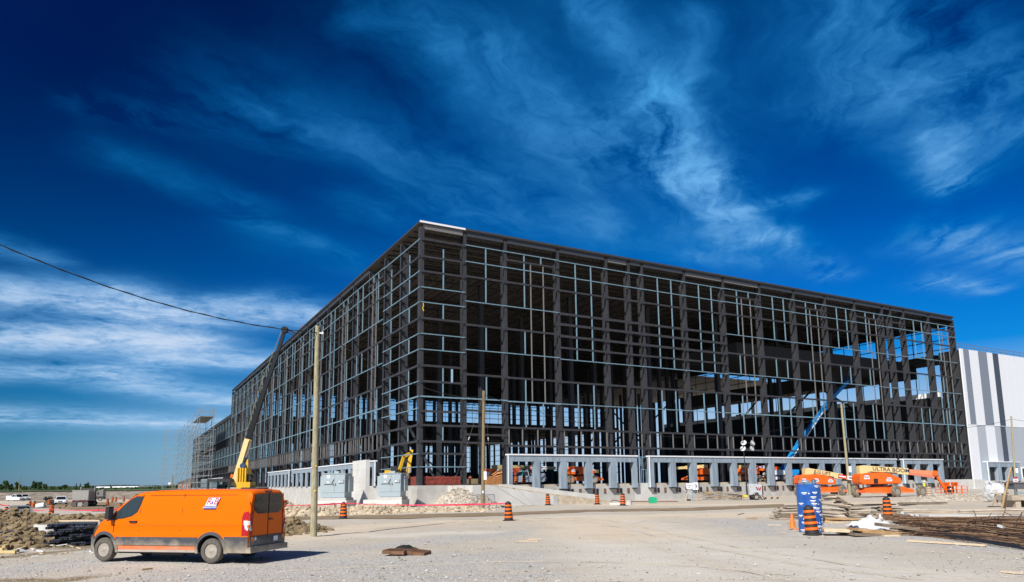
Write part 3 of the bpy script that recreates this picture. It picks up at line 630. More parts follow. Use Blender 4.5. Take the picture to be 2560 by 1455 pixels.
for z, _ in P1L: cb.b2((-.07, .15, z - .35), (-.02, .5, z - .1))
cb.build('corner_column', steel, WH)
for i, y in enumerate(YL): place(col_p1 if i < 2 else col_f, 'column', WH, (0, y, 0), (0, 0, -math.pi / 2))
for y in YLOW: place(col_low, 'column', WH, (0, y, 0), (0, 0, -math.pi / 2))

GH = {'b': .095, 'B': .15, 'd': .23, 'D': .30}
gmesh = {}
def girt(a, b_, z, k, side, stuff=None):
    L = b_ - a; m_ = galv if k in 'bB' else steel; h = GH[k]
    if stuff is not None:
        if side == 'f': stuff.b2((a + .02, -.13, z - h / 2), (b_ - .02, -.003, z + h / 2), 0 if k in 'bB' else 1)
        else: stuff.b2((-.13, a + .02, z - h / 2), (-.003, b_ - .02, z + h / 2), 0 if k in 'bB' else 1)
        return
    key = (round(L, 2), k)
    if key not in gmesh:
        g = MB(); t = .02   # a C channel: web outside, two lips
        g.b2((.02, -.13, -h / 2), (L - .02, -.13 + t, h / 2)); g.b2((.02, -.13 + t, h / 2 - t), (L - .02, -.003, h / 2)); g.b2((.02, -.13 + t, -h / 2), (L - .02, -.003, -h / 2 + t))
        if k in 'dD':
            g.b2((.02, -.145, -h / 2 - .05), (.30, -.131, h / 2 + .05)); g.b2((L - .30, -.145, -h / 2 - .05), (L - .02, -.131, h / 2 + .05))
        gmesh[key] = g.mesh('girt', m_)
    if side == 'f': place(gmesh[key], 'girt', WH, (a, 0, z))
    else: place(gmesh[key], 'girt', WH, (0, b_, z), (0, 0, -math.pi / 2))
smesh = {}
def stud(p, z0, z1, k, side, stuff=None):
    w = .13 if k == 'b' else .12
    if stuff is not None:
        if side == 'f': stuff.b2((p - w / 2, -.11, z0), (p + w / 2, .0, z1), 0 if k == 'b' else 2)
        else: stuff.b2((-.11, p - w / 2, z0), (0, p + w / 2, z1), 0 if k == 'b' else 2)
        return
    key = (round(z1 - z0, 2), k)
    if key not in smesh: smesh[key] = MB().b2((-w / 2, -.11, 0), (w / 2, 0, z1 - z0)).mesh('stud', galv if k == 'b' else galv_grey)
    place(smesh[key], 'stud', WH, (p, 0, z0) if side == 'f' else (0, p, z0), (0, 0, 0) if side == 'f' else (0, 0, -math.pi / 2))
far_st = MB()      # the far, tiny members joined
rw = random.Random(12)
def bay(a, b_, i, side, far_=False):
    st = far_st if far_ else None
    if i == 0: pat = P1 if side == 'f' else P1L
    elif side == 'l' and i == 1: pat = P1L
    elif i == 1: pat = P2
    elif side == 'f' and 3 <= i <= 7: pat = P4
    else: pat = P3 if (i % 2 == 0) else P3b
    dock = side == 'f' and (10 < a < 96 and not (29.3 < a < 31.5) and not (83 < a < 85))
    for z, k in pat:
        if side == 'f' and i >= 2 and z < 6: continue
        if side == 'l' and z < 6 and a > 13: continue
        girt(a, b_, z, k, side, st)
    L = b_ - a
    if i == 0 or (side == 'l' and i == 1):
        for z0, z1 in ((26.4, 29.1), (24.4, 26.1), (20.9, 22.6), (17.3, 18.9), (13.7, 15.3), (10.4, 13.5), (7.1, 8.6), (2.3, 4.1)) if side == 'l' else ((28.1, 29.2), (24.45, 28), (20.9, 22.6), (17.3, 18.9), (12, 15.3), (7.1, 8.6)): stud(a + L * .5, z0, z1, 'b', side, st)
        return
    if L < 4:
        for z0, z1 in ((6.8, 8.6),): stud(a + L * .5, z0, z1, 'd', side, st)
        return
    fr = (.34, .66)
    if i == 1: fr = (.5,)
    for j, q in enumerate(fr):
        p = a + L * q
        if pat is P4: spans = [(26.4, 30.1), (17.6, 26.2), (11.95, 14.5), (8.9, 11.8)]
        elif i % 2 == 0: spans = [(23.5, 30.1), (17.75, 20.5), (8.9, 14.6)] if j == 0 else [(29.3, 30.1), (8.9, 11.8)]
        else: spans = [(23.5, 30.1), (17.75, 20.5), (8.9, 14.6)]
        if i == 1: spans = [(23.5, 28.1), (28.3, 30.1), (17.75, 20.5), (12.05, 14.6)]
        if side == 'l' and i > 3 and rw.random() < .6: spans = spans + [(14.8, 17.6)] + ([(20.7, 23.3)] if rw.random() < .5 else [])
        for z0, z1 in spans: stud(p, z0, z1, 'b', side, st)
    if pat is P3:
        for q in (.46, .70): stud(a + L * q, 11.95, 29.1, 'd', side, st)
    if i >= 2:
        for q in ((.03, .27, .55, .80) if i % 2 == 0 else (.05, .38, .62, .9)): stud(a + L * q, 6.75, 8.65, 'd', side, st)
for i in range(len(XF) - 1): bay(XF[i], XF[i + 1], i, 'f')
YA = [0.0] + YL
for i in range(len(YA) - 1): bay(YA[i], YA[i + 1], i, 'l', i >= 9)
YB = [160.0] + YLOW
for i in range(len(YB) - 1):
    for z, k in P3:
        if 6 < z < 23: girt(YB[i], YB[i + 1], z, k, 'l', far_st)
    for q in (.3, .66):
        for z0, z1 in ((17.75, 23.3), (8.9, 14.6)): stud(YB[i] + 7.4 * q, z0, z1, 'b', 'l', far_st)
for y0, y1 in zip(YA[3:], YA[4:]):
    for q in (.25, .5, .75): stud(y0 + (y1 - y0) * q, 6.75, 8.65, 'd', 'l', far_st)
# right end bay and the two narrow gaps between the dock blocks keep low girts
for a, b_ in ((97.81, 105.58),):
    for z in (5.4, 4.3): girt(a, b_, z, 'd', 'f')
    for q in (.2, .45, .7): stud(a + 7.7 * q, 4.4, 6.5, 'b', 'f'); stud(a + 7.7 * q, 12, 17.5, 'b', 'f')
for a, b_ in ((29.78, 32.06), (83.2, 85.0)):
    girt(a, b_, 5.5, 'b', 'f'); girt(a, b_, 3.9, 'b', 'f'); stud((a + b_) / 2 - .3, 3.95, 5.4, 'b', 'f'); stud((a + b_) / 2 - .35, 2.2, 3.85, 'b', 'f'); stud((a + b_) / 2 + .5, 2.2, 3.85, 'b', 'f')
for z in (4.18, 5.62): girt(6.76, 12.81, z, 'b', 'l')
tag(far_st.build('far_girts_and_studs', [galv, steel, galv_grey], WH), kind='stuff')

# roof, fascia, joists
deck_m = mat('steel_roof_deck', (0.085, 0.074, 0.064), .6, var=.2, scale=2, stretch=(.2, 3, 1)); joist_m = mat('brown_black_joist', (.018, .017, .016), .7)
rb = MB()
rb.b2((-.12, -.12, ZT - .18), (105.7, 75, ZT)); rb.b2((-.12, 75, ZT - .18), (146, 160.1, ZT))
rb.build('roof_deck', deck_m, WH)
fsc = mat('dark_fascia', (.06, .066, .075), .4, metal=.2)
FB = [(XF[i], XF[i + 1]) for i in range(len(XF) - 1)]
for i, (a, b_) in enumerate(FB):
    f = MB(); f.b2((a + (-.2 if i == 0 else .004), -.2, ZT - .12), (b_ - .004, -.125, ZT + .10)); f.build('roof_edge', white_m if i == 0 else fsc, WH)
    MB().b2((a + .3, .02, ZT - .78), (b_ - .3, .10, ZT - .20)).build('edge_beam', fsc if i not in (0,) else galv_grey, WH)
    if i in (4, 7, 8): MB().b2((a + .35, -.02, ZT - .92), (b_ - .35, .16, ZT - .785)).build('edge_angle', galv_grey, WH)
for a, b_ in zip(YA, YA[1:]): MB().b2((-.2, a + .004, ZT - .12), (-.125, b_ - .004, ZT + .08)).build('roof_edge', fsc, WH)
for a, b_ in zip(YA[3:], YA[4:]):
    MB().b2((.02, a + .3, ZT - .78), (.10, b_ - .3, ZT - .20)).build('edge_beam', fsc, WH)
def joist(L, d, step, c=.06):
    b = MB(); b.b2((0, -c, -c), (L, c, c)); b.b2((0, -c, -d - c), (L, c, -d + c)); n = int(L / step)
    for k in range(n):
        x = L * k / n; x2 = L * (k + .5) / n; x3 = L * (k + 1) / n
        b.bar((x, 0, 0), (x2, 0, -d), .045, .045); b.bar((x2, 0, -d), (x3, 0, 0), .045, .045)
    return b
jx = joist(105.2, .95, 1.5).mesh('roof_joist', joist_m); jy = joist(144, .95, 1.6).mesh('roof_joist', joist_m); gx_ = joist(105.2, 1.5, 2.4, .1).mesh('roof_girder', joist_m)
for k in range(8): place(jx, 'roof_joist', WH, (.2, .9 + 1.9 * k, ZT - .26))
for k in range(42): place(jy, 'roof_joist', WH, (1.2 + 2.48 * k, 15.6, ZT - .26), (0, 0, math.pi / 2))
for k in range(10): place(gx_, 'roof_girder', WH, (.2, 15.2 + 15.05 * k, ZT - .45))
lb_ = MB(); lb_.b2((-.1, 160.3, 23.7), (150, 294.2, 24.7)); lb_.b2((105.9, 11, 22.2), (111, 74.8, 25.3)); lb_.b2((105.9, 4, 24.4), (111, 10.9, 25.6)); lb_.b2((60, 10.2, 22.8), (105.2, 26, 25.2))
lb_.build('low_roof', mat('low_roof_deck', (.03, .03, .03), .7), WH)
jl = joist(149, 1.0, 2.0).mesh('roof_joist', joist_m)
for k in range(9): place(jl, 'roof_joist', WH, (.3, 168 + 15 * k, 23.55))
# inside columns
ic = MB(); ic.b2((-.32, -.3, ZS), (.32, -.26, 30.6)); ic.b2((-.03, -.26, ZS), (.03, .26, 30.6)); ic.b2((-.32, .26, ZS), (.32, .3, 30.6)); icm = ic.mesh('column', steel_in)
il = MB(); il.b2((-.38, -.38, ZS), (.38, .38, 23.7)); ilm = il.mesh('column', steel_in)
for x in (15.1, 30.2, 45.3, 60.4, 75.5, 90.6):
    for y in range(10): place(icm, 'column', WH, (x, 15.2 + 15.05 * y, 0))
for y in range(1, 11): place(icm, 'column', WH, (105.3, 15.05 * y, 0))
for x in (116, 130, 145):
    for y in (90, 105, 120, 135, 150, 160): place(icm, 'column', WH, (x, y, 0))
for x in range(1, 10):
    for y in range(1, 9): place(ilm, 'column', WH, (15 * x, 160 + 15 * y, 0))
fw = MB()
for k in range(1, 21): place(ilm, 'column', WH, (7.5 * k, 294, 0))
for k in range(1, 18): place(ilm, 'column', WH, (150, 160 + 7.5 * k, 0))
for k in range(6): place(ilm, 'column', WH, (146, 78 + 14 * k, 0))
for z in (6.6, 8.8, 11.9, 14.7, 17.6, 20.5):
    fw.b2((0, 293.8, z - .12), (150, 293.95, z + .12)); fw.b2((149.8, 160, z - .12), (149.95, 294, z + .12))
for z in (26.4, 28.2, 30.2):
    fw.b2((0, 159.9, z - .1), (145, 160.0, z + .1)); fw.b2((105.62, .5, z - .08), (105.7, 75, z + .08))
for k in range(60): fw.b2((2.5 * k, 293.8, ZS), (2.5 * k + .12, 293.95, 23.5))
for k in range(40): fw.b2((3.6 * k, 159.9, 24.8), (3.6 * k + .12, 160.0, 31.4))
for k in range(20): fw.b2((105.62, .5 + 3.75 * k, 17), (105.7, .64 + 3.75 * k, 31.4))
tag(fw.build('back_wall_girts', steel_in, WH), kind='stuff')
for k, (x, y, x2, y2, z0, z1) in enumerate([(7.5, 294, 15, 294, 2.2, 12), (15, 294, 7.5, 294, 12, 23), (45, 294, 52.5, 294, 2.2, 12), (60, 160, 45, 160, 2.2, 12), (30, 160, 30, 175, 2.2, 12), (60.4, 60.3, 75.5, 60.3, 2.2, 14), (45.3, 90.4, 30.2, 90.4, 2.2, 14), (90.6, 60.3, 90.6, 45.3, 2.2, 13), (105.3, 90, 105.3, 105, 13, 25), (105.3, 120, 105.3, 105, 13, 25), (142.5, 294, 150, 294, 2.2, 23), (112.5, 294, 120, 294, 2.2, 23), (75, 294, 82.5, 294, 12, 23), (90.6, 75, 105.3, 75, 14, 26), (105.5, 22, 105.5, 30, 17.5, 23), (105.5, 38, 105.5, 30, 17.5, 23), (105.5, 52, 105.5, 45, 17.5, 23), (15.1, 30.2, 15.1, 45.3, 2.2, 14), (0.5, 49.6, .5, 57.2, 6.7, 12), (0.5, 57.2, .5, 64.5, 12, 6.7)]):
    MB().bar((x, y + .5, z0), (x2, y2 + .5, z1), .3, .3).build('brace', steel_in, WH)
wl_ = MB(); wl_.b2((105.9, 4, 0), (106.3, 84, 17.6)); wl_.b2((105.25, .2, ZT - 1.6), (105.6, 74.6, ZT - .2)); wl_.build('inner_wall', mat('dark_inner_panel', (.018, .018, .02), .8), WH)
MB().b2((105.8, 4, 17.61), (106.4, 84, 18.5)).build('wall_cap', white_m, WH)
for x in range(1, 10):
    for y in range(1, 9):
        if (x + y) % 2: place(ilm, 'column', WH, (15 * x - 6.3, 160 + 15 * y + 4.0, 0))
for y in range(5, 11): place(icm, 'column', WH, (112, 15.05 * y + 4, 0)); place(icm, 'column', WH, (122, 15.05 * y - 3, 0)); place(icm, 'column', WH, (137, 15.05 * y + 2, 0))
bw_ = MB(); bw_.b2((78, 295, 0), (150, 295.3, 9.2)); bw_.b2((150.5, 196, 0), (150.8, 294, 8.2)); bw_.b2((0, 295, 0), (77.9, 295.3, 4.3)); bw_.build('back_wall', MATS['dark_inner_panel'], WH)
# floor slab and foundations
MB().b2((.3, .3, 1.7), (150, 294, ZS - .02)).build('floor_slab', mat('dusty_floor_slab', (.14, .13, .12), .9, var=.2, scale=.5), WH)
fm = MB(); fm.b2((-.35, -.4, -1.2), (10.2, -.05, ZS)); fm.build('foundation_wall', conc, WH)
MB().b2((10.21, -.4, -.6), (29.2, -.05, ZS - .3)).build('foundation_wall', conc, WH); MB().b2((29.21, -.42, -.6), (32.3, -.05, ZS)).build('foundation_wall', conc_l, WH)
MB().b2((32.31, -.4, -.6), (83.1, -.05, ZS - .3)).build('foundation_wall', conc, WH); MB().b2((83.11, -.42, -.6), (85, -.05, ZS - .1)).build('foundation_wall', conc_l, WH); MB().b2((85.01, -.4, -.6), (96.3, -.05, ZS - .3)).build('foundation_wall', conc, WH)
MB().b2((96.31, -.42, -.6), (106, -.05, ZS)).build('foundation_wall', conc_l, WH)
MB().b2((-.35, -.04, -2.5), (-.02, 294, ZS)).build('foundation_wall', conc, WH)
# heaps of pale fill along the slab edge seen under the dock openings
tanl = mat('pale_fill_ledge', (.52, .44, .33), .95, var=.2, scale=2)
def docks(blocks, zb, z0, z1, zc, parent, off=-.95):
    for pil in blocks:
        a0, a1 = pil[0][0], pil[-1][1]
        for (a, b_) in pil:
            q = MB(); q.b2((a, off, zb), (b_, -.42, z0)); w_ = b_ - a
            q.b2((a + w_ * .36, off - .02, zb), (a + w_ * .40, off, z0)); q.build('dock_pillar', dock_blue, parent)
            MB().b2((a + .05, off + .1, zb - .12), (b_ - .05, -.41, zb - .01)).build('pillar_under_shade', black_m, parent)  # black strip put in for the shade beneath the overhanging pillar
        ctr = [(p[1] + q[0]) / 2 for p, q in zip(pil, pil[1:])]
        cuts = [a0] + [(p[0] + p[1]) / 2 for p in pil[1:-1]] + [a1]
        for c0, c1 in zip(cuts, cuts[1:]): MB().b2((c0 + .006, off - .005, z0 + .005), (c1 - .006, -.42, z1)).build('dock_header', dock_blue, parent)
        MB().b2((a0 - .08, off - .10, z1 + .004), (a1 + .08, -.30, z1 + .17)).build('dock_cap', white_m, parent)
        MB().b2((a0 - .09, off - .08, zb), (a0 - .004, off + .05, z1)).build('dock_trim', white_m, parent)
        for c, (p, q) in zip(ctr, zip(pil, pil[1:])):
            for dx_, mm in ((-1.05, rust), (-.55, black_m), (.6, rust)):
                MB().b2((c + dx_, -.46, ZS - 1.25), (c + dx_ + .34, -.40, ZS - .62)).build('dock_bumper', mm, parent)
            k = MB(); w_ = q[0] - p[1]
            k.prism([(p[1] + .12 * w_, ZS - .31), (p[1] + .2 * w_, ZS - .06), (q[0] - .2 * w_, ZS - .03), (q[0] - .06 * w_, ZS - .31)], -.40, .28, axis='y'); k.build('fill_ledge', tanl, parent)
Pd = [(10.6, 11.1), (14.0, 14.8), (17.7, 18.6), (21.4, 22.3), (25.1, 26.0), (28.7, 29.3)]
Qd = [(31.3, 32.0), (34.8, 35.7), (38.4, 39.4), (42.2, 43.2), (45.9, 46.9), (49.5, 50.6), (53.2, 54.3), (57.1, 58.0), (60.7, 61.7), (64.2, 65.3), (67.9, 68.9), (71.6, 72.6), (75.4, 76.3), (79.0, 79.9), (82.5, 83.1)]
Sd = [(85.0, 85.8), (88.4, 89.4), (92.0, 93.1), (95.3, 96.2)]
docks([Pd, Qd, Sd], 1.6, 4.8, 5.5, 0, WH)
# docks of the long left face: pillars stand on the foundation
def ldocks(y0, y1, n):
    pit = (y1 - y0) / n; zt = 5.2
    for k in range(n + 1):
        a = y0 + pit * k; q = MB(); q.b2((-.58, a - (.0 if k == 0 else .6), ZS + .004), (-.36, a + (.0 if k == n else .6) + (.5 if k == 0 else 0), 4.55)); q.build('dock_pillar', dock_blue, WH)
    for k in range(n): MB().b2((-.585, y0 + pit * k + .006, 4.555), (-.36, y0 + pit * (k + 1) - .006, zt)).build('dock_header', dock_blue, WH)
    MB().b2((-.68, y0 - .1, zt + .004), (-.30, y1 + .1, zt + .17)).build('dock_cap', white_m, WH)
    MB().b2((-.66, y0 - .12, ZS), (-.53, y0 - .01, zt)).build('dock_trim', white_m, WH)
ldocks(13.6, 63.2, 13); ldocks(66.0, 88.5, 6); ldocks(170, 240, 18)
# red mesh round the corner bays
mesh_m = mat('red_safety_mesh', (.34, .05, .03), .8, col2=(.15, .035, .022), scale=2.5, bump=.4, bscale=30)
def mesh_fence(p0, p1, h, label, seed):
    t = thing('safety_fence', label, 'safety fence', p0); d = p1 - p0
    b = MB(); b.grid(lambda u, v: (d.x * u, d.y * u + .06 * mnoise.noise((u * 9, v * 3, seed)), .04 + v * (h + .10 * mnoise.noise((u * 6, seed, 0)))), 24, 6); b.build('mesh', mesh_m, t, fix=False)
    for u in (0, .33, .66, 1): MB().bar((d.x * u, d.y * u + .03, 0), (d.x * u, d.y * u + .03, h + .1), .05, .05).build('post', steel, t)
mesh_fence(BW(.7, .35, ZS), BW(5.1, .35, ZS), .92, 'red safety mesh strung across the first bay right of the corner', 1)
mesh_fence(BW(.45, 3.9, ZS), BW(.45, 1.0, ZS), .95, 'red safety mesh strung left of the corner column', 4)

# ------------------------------------------------------------------ finished clad building at the right
CL = thing('clad_building', 'finished white building with grey and dark vertical stripes at the right edge', 'building', BW(105.9, 0), BRZ)
grey_p = mat('mid_grey_panel', (.20, .23, .28), .5, var=.04); grey_l = mat('light_grey_panel', (.40, .44, .49), .5, var=.04); dark_p = mat('charcoal_panel', (.055, .07, .095), .5, var=.05); white_p = mat('white_wall_panel', (.76, .78, .82), .5, var=.025)
up = [(0, 1.0, white_p), (1.0, 2.9, grey_p), (2.9, 5.9, white_p), (5.9, 8.9, grey_p), (8.9, 10.9, white_p), (10.9, 12.9, dark_p), (12.9, 22.5, white_p), (22.5, 25, grey_l), (25, 60, white_p)]
lo = [(0, 2.85, white_p), (2.85, 5.7, grey_l), (5.7, 8.8, white_p), (8.8, 10.8, grey_l), (10.8, 12.6, dark_p), (12.6, 60, grey_l)]
for a, b_, m_ in up:
    n = max(1, round((b_ - a) / 2.4)); 
    for k in range(n): x0 = a + (b_ - a) * k / n; x1 = a + (b_ - a) * (k + 1) / n; MB().b2((x0 + .015, -.5, 12.1), (x1 - .015, -.3, 26.1)).build('wall_panel', m_, CL)
for a, b_, m_ in lo:
    n = max(1, round((b_ - a) / 2.4))
    for k in range(n): x0 = a + (b_ - a) * k / n; x1 = a + (b_ - a) * (k + 1) / n; MB().b2((x0 + .015, -.5, ZS - .05), (x1 - .015, -.3, 12.03)).build('wall_panel', m_, CL)
MB().b2((0, -.55, 12.03), (60, -.29, 12.1)).build('belt_trim', white_m, CL)
MB().b2((.05, -.28, 0), (60, 3.5, 25.9)).b2((.6, 3.51, 0), (60, 40, 17.3)).build('building_core', mat('dark_inner_panel', (.018, .018, .02), .8), CL)
MB().b2((0, -.62, -.4), (60, -.28, ZS - .06)).build('foundation_wall', conc_l, CL)
rl = MB(); rl.b2((.3, .2, 27.25), (60, .27, 27.32)); rl.b2((.3, .2, 26.7), (60, .27, 26.77)); rl.build('rail', galv_grey, CL)
for k in range(25): MB().bar((1.0 + 2.4 * k, .25, 26.0), (.9 + 2.4 * k, -.2 + .4, 27.35), .07, .07).build('rail_post', galv_grey, CL)
docks([[(3.6, 4.1), (6.8, 8.1), (10.3, 11.7), (13.7, 14.5)]], 1.75, 4.35, 5.2, 0, CL, off=-1.25)
for a, b_ in ((4.15, 6.75), (8.15, 10.25), (11.75, 13.65)): MB().b2((a, -.64, 1.9), (b_, -.505, 4.3)).build('dock_opening', black_m, CL)
dw = MB().b2((16.4, -.6, ZS), (17.5, -.51, 4.4)).build('door', white_m, CL); MB().b2((16.65, -.63, ZS + .2), (17.3, -.605, 4.1)).build('pane', black_m, dw)

# ------------------------------------------------------------------ ramp and pier
rt = thing('concrete_ramp', 'earth ramp between two pale concrete walls rising to the slab', 'ramp', BO, BRZ)
w_o = MB(); w_o.prism([(3.2, -.7), (3.2, 2.12), (5.0, 2.12), (12.9, .95), (12.9, -.7)], -6.8, -6.45, axis='y'); w_o.build('side_wall', conc_l, rt)
w_i = MB(); w_i.prism([(9.0, -.7), (9.0, 2.2), (10.0, 2.2), (22.0, .85), (22.0, -.7)], -1.9, -1.55, axis='y'); w_i.build('side_wall', conc_l, rt)
w_e = MB(); w_e.b2((3.2, -6.44, -.7), (3.55, -.43, 2.1)); w_e.build('end_wall', conc_l, rt)
MB().prism([(3.56, -.5), (3.56, 2.14), (6.0, 2.12), (13, 1.12), (20.5, .25), (23, -.35)], -6.44, -1.91, axis='y').build('ramp_fill', tanl, rt)
MB().b2((12.95, -6.85, -.5), (13.5, -6.3, .85)).build('end_block', conc, rt)
MB().prism([(12.9, -.2), (12.9, .62), (20.5, -.02), (20.5, -.2)], -6.8, -6.45, axis='y').build('ramp_edge', tanl, rt)
pp = far(913, 1240, 76); pier = thing('concrete_pier', 'tall flat concrete wing wall between the two grey cabinets', 'wing wall', (pp.x, 76, 0), BRZ)
MB().b2((0, 0, -.5), (.45, 5.0, 4.98)).build('pier_wall', conc_l, pier)
for z in (1.2, 2.6, 3.9): MB().b2((-.006, .004, z), (-.0005, 4.99, z + .025)).build('form_joint', conc, pier)
# ------------------------------------------------------------------ vehicles
def wheel(parent, loc, r, w, axis='y', tm=None, rm=None, n=24, rz=0.0, lug=False, name='wheel'):
    """wheel > tyre, rim ; axle along local y, outer side at -y"""
    h = bpy.data.objects.new(name, None); COL.objects.link(h); h.parent = parent; h.location = loc; h.rotation_euler = (0, 0, rz); h.empty_display_size = .1
    T = Matrix.Rotation(R(90), 4, 'X')
    b = MB(); b.lathe([(r * .60, -w / 2), (r * .80, -w / 2), (r * .95, -w * .44), (r, -w * .3), (r, w * .3), (r * .95, w * .44), (r * .80, w / 2), (r * .60, w / 2)], n, 0, T, closed=True)
    if lug:
        for k in range(n):
            a = 2 * math.pi * k / n; s = 1 if k % 2 else -1
            c = Vector((math.cos(a) * r * 1.0, s * w * .2, math.sin(a) * r * 1.0)); b.box(c, (.10, w * .5, r * .10), rot=(0, -a, .35 * s))
    b.build('tyre', tm or rubber, h, smooth=True)
    q = MB(); q.lathe([(r * .60, w * .38), (r * .56, w * .2), (r * .30, w * .30), (r * .16, w * .42), (.001, w * .44)], n, 0, T); q.lathe([(r * .60, -w * .38), (.001, -w * .3)], n, 0, T)
    for k in range(8):
        a = 2 * math.pi * k / 8 + .2; q.tube((math.cos(a) * r * .43, -w * .245, math.sin(a) * r * .43), (math.cos(a) * r * .43, -w * .295, math.sin(a) * r * .43), r * .045, 6, 1)
    q.build('rim', [rm or rim_m, black_m], h, smooth=True)
    return h

# ---- the orange van
van_paint = mat('orange_van_paint', (0.82, 0.142, 0.0), 0.3, var=.02, scale=1, spec=.1, coat=.06, dust=.65, dustz=.60)
clad_m = mat('dark_cladding', (0.055, 0.058, 0.066), .6, var=.1, scale=4, dust=.95, dustz=.58)
van_glass = glassmat('dark_glass', (0.012, 0.016, 0.02), .04)
side_glass = glassmat('side_glass', (0.03, 0.045, 0.05), .04)
gap_m = mat('panel_gap', (.10, .03, .005), .8)
chrome = mat('chrome', (.6, .62, .64), .2, metal=.9)
tail_r = mat('red_lens', (.42, .008, .012), .15, var=.05); tail_w = mat('clear_lens', (.72, .72, .74), .15)
amber = mat('amber_lens', (.75, .18, .01), .25)
VAN = thing('cargo_van', 'orange cargo van parked on the gravel with dusty lower panels', 'van', (-10.33, 22.31, 0.02), R(166.3))
top_pts = [(-3.0, 1.98), (-2.97, 2.03), (-2.9, 2.09), (-2.6, 2.115), (-1, 2.13), (.4, 2.11), (.85, 2.07), (1.1, 1.99), (1.4, 1.79), (1.65, 1.56), (1.9, 1.34), (2.08, 1.27), (2.24, 1.19), (2.38, 1.06), (2.48, .90), (2.55, .78), (2.62, .66)]
def vtop(x):
    for (a, b_), (c, d) in zip(top_pts, top_pts[1:]):
        if a <= x <= c: return b_ + (d - b_) * (x - a) / (c - a)
    return top_pts[0][1] if x < -3 else top_pts[-1][1]
def vw(x, z):
    w = 1.005 - (.02 if z > .98 else 0) * min(1, (z - .98) / .06) if z > .98 else 1.005
    if z > 1.15: w -= .165 * ((z - 1.15) / .95) ** 1.35
    w += .016 * math.exp(-((z - 1.12) / .07) ** 2) - .018 * math.exp(-((z - .93) / .10) ** 2)
    if z < .5: w -= .05 * (.5 - z) / .2
    if x > 1.7: w *= 1 - .24 * ((x - 1.7) / .92) ** 2.4
    if x < -2.8: w *= 1 - .05 * ((-2.8 - x) / .2) ** 2
    return w
xs = sorted(set([round(-2.99 + .1 * i, 3) for i in range(60)] + [a for a, _ in top_pts[1:]] ))
xs = [x for x in xs if x <= 2.62]
fr_ = [0, .08, .15, .22, .28, .33, .37, .41, .45, .49, .54, .6, .66, .72, .79, .86, .93]
def vsec(x):
    T_ = vtop(x); zb = .30; zs = T_ - .13
    pts = [(vw(x, zb + (zs - zb) * f) , zb + (zs - zb) * f) for f in fr_]
    wv = vw(x, zs); pts += [(wv - .035, T_ - .06), (wv - .10, T_ - .02), (wv - .28, T_), (0, T_ + .012)]
    return pts
b = MB(); rings = []
for x in xs:
    s_ = vsec(x); ring = [(x, y, z) for y, z in s_] + [(x, -y, z) for y, z in reversed(s_[:-1])]; rings.append(ring)
nr = len(rings[0])
vs = [p for r_ in rings for p in r_]
fs = [(i * nr + j, i * nr + j + 1, (i + 1) * nr + j + 1, (i + 1) * nr + j) for i in range(len(rings) - 1) for j in range(nr - 1)]
fs += [(i * nr + nr - 1, i * nr, (i + 1) * nr, (i + 1) * nr + nr - 1) for i in range(len(rings) - 1)]
fs += [tuple(range(nr)), tuple(reversed(range((len(rings) - 1) * nr, len(rings) * nr)))]
b.add(vs, fs); body = b.build('body', [van_paint, black_m], VAN, smooth=False)
cut = MB()
for x in (1.97, -1.78):
    for s in (-1, 1): cut.tube((x, s * .62, .37), (x, s * 1.2, .37), .44, 28, 0)
cm = cut.mesh('cutter', black_m); co = place(cm, 'cutter', VAN)
md = body.modifiers.new('cut', 'BOOLEAN'); md.operation = 'DIFFERENCE'; md.object = co; md.solver = 'EXACT'
evalmesh(body); bpy.data.objects.remove(co)
body.data.shade_smooth()
try: body.data.set_sharp_from_angle(angle=R(35))
except Exception: pass
def skin(poly, m_, name, off=.008, side=1, parent=VAN):
    """panel lying on the van flank: polygon of (x, z)"""
    n = len(poly); o_ = [(x, side * (vw(x, z) + off), z) for x, z in poly]; i_ = [(x, side * (vw(x, z) - .02), z) for x, z in poly]
    q = MB(); q.add(o_ + i_, [tuple(range(n))] + [(k, k + n, (k + 1) % n + n, (k + 1) % n) for k in range(n)]); return q.build(name, m_, parent)
def strip(x0, x1, z0, z1, m_, name, off=.012, side=1, n=12):
    q = MB(); q.grid(lambda u, v: (x0 + (x1 - x0) * u, side * (vw(x0 + (x1 - x0) * u, z0 + (z1 - z0) * v) + off), z0 + (z1 - z0) * v), n, 3)
    for z in (z0, z1): q.grid(lambda u, v: (x0 + (x1 - x0) * u, side * (vw(x0 + (x1 - x0) * u, z) - .02 + (off + .02) * v), z), n, 1)
    return q.build(name, m_, VAN)
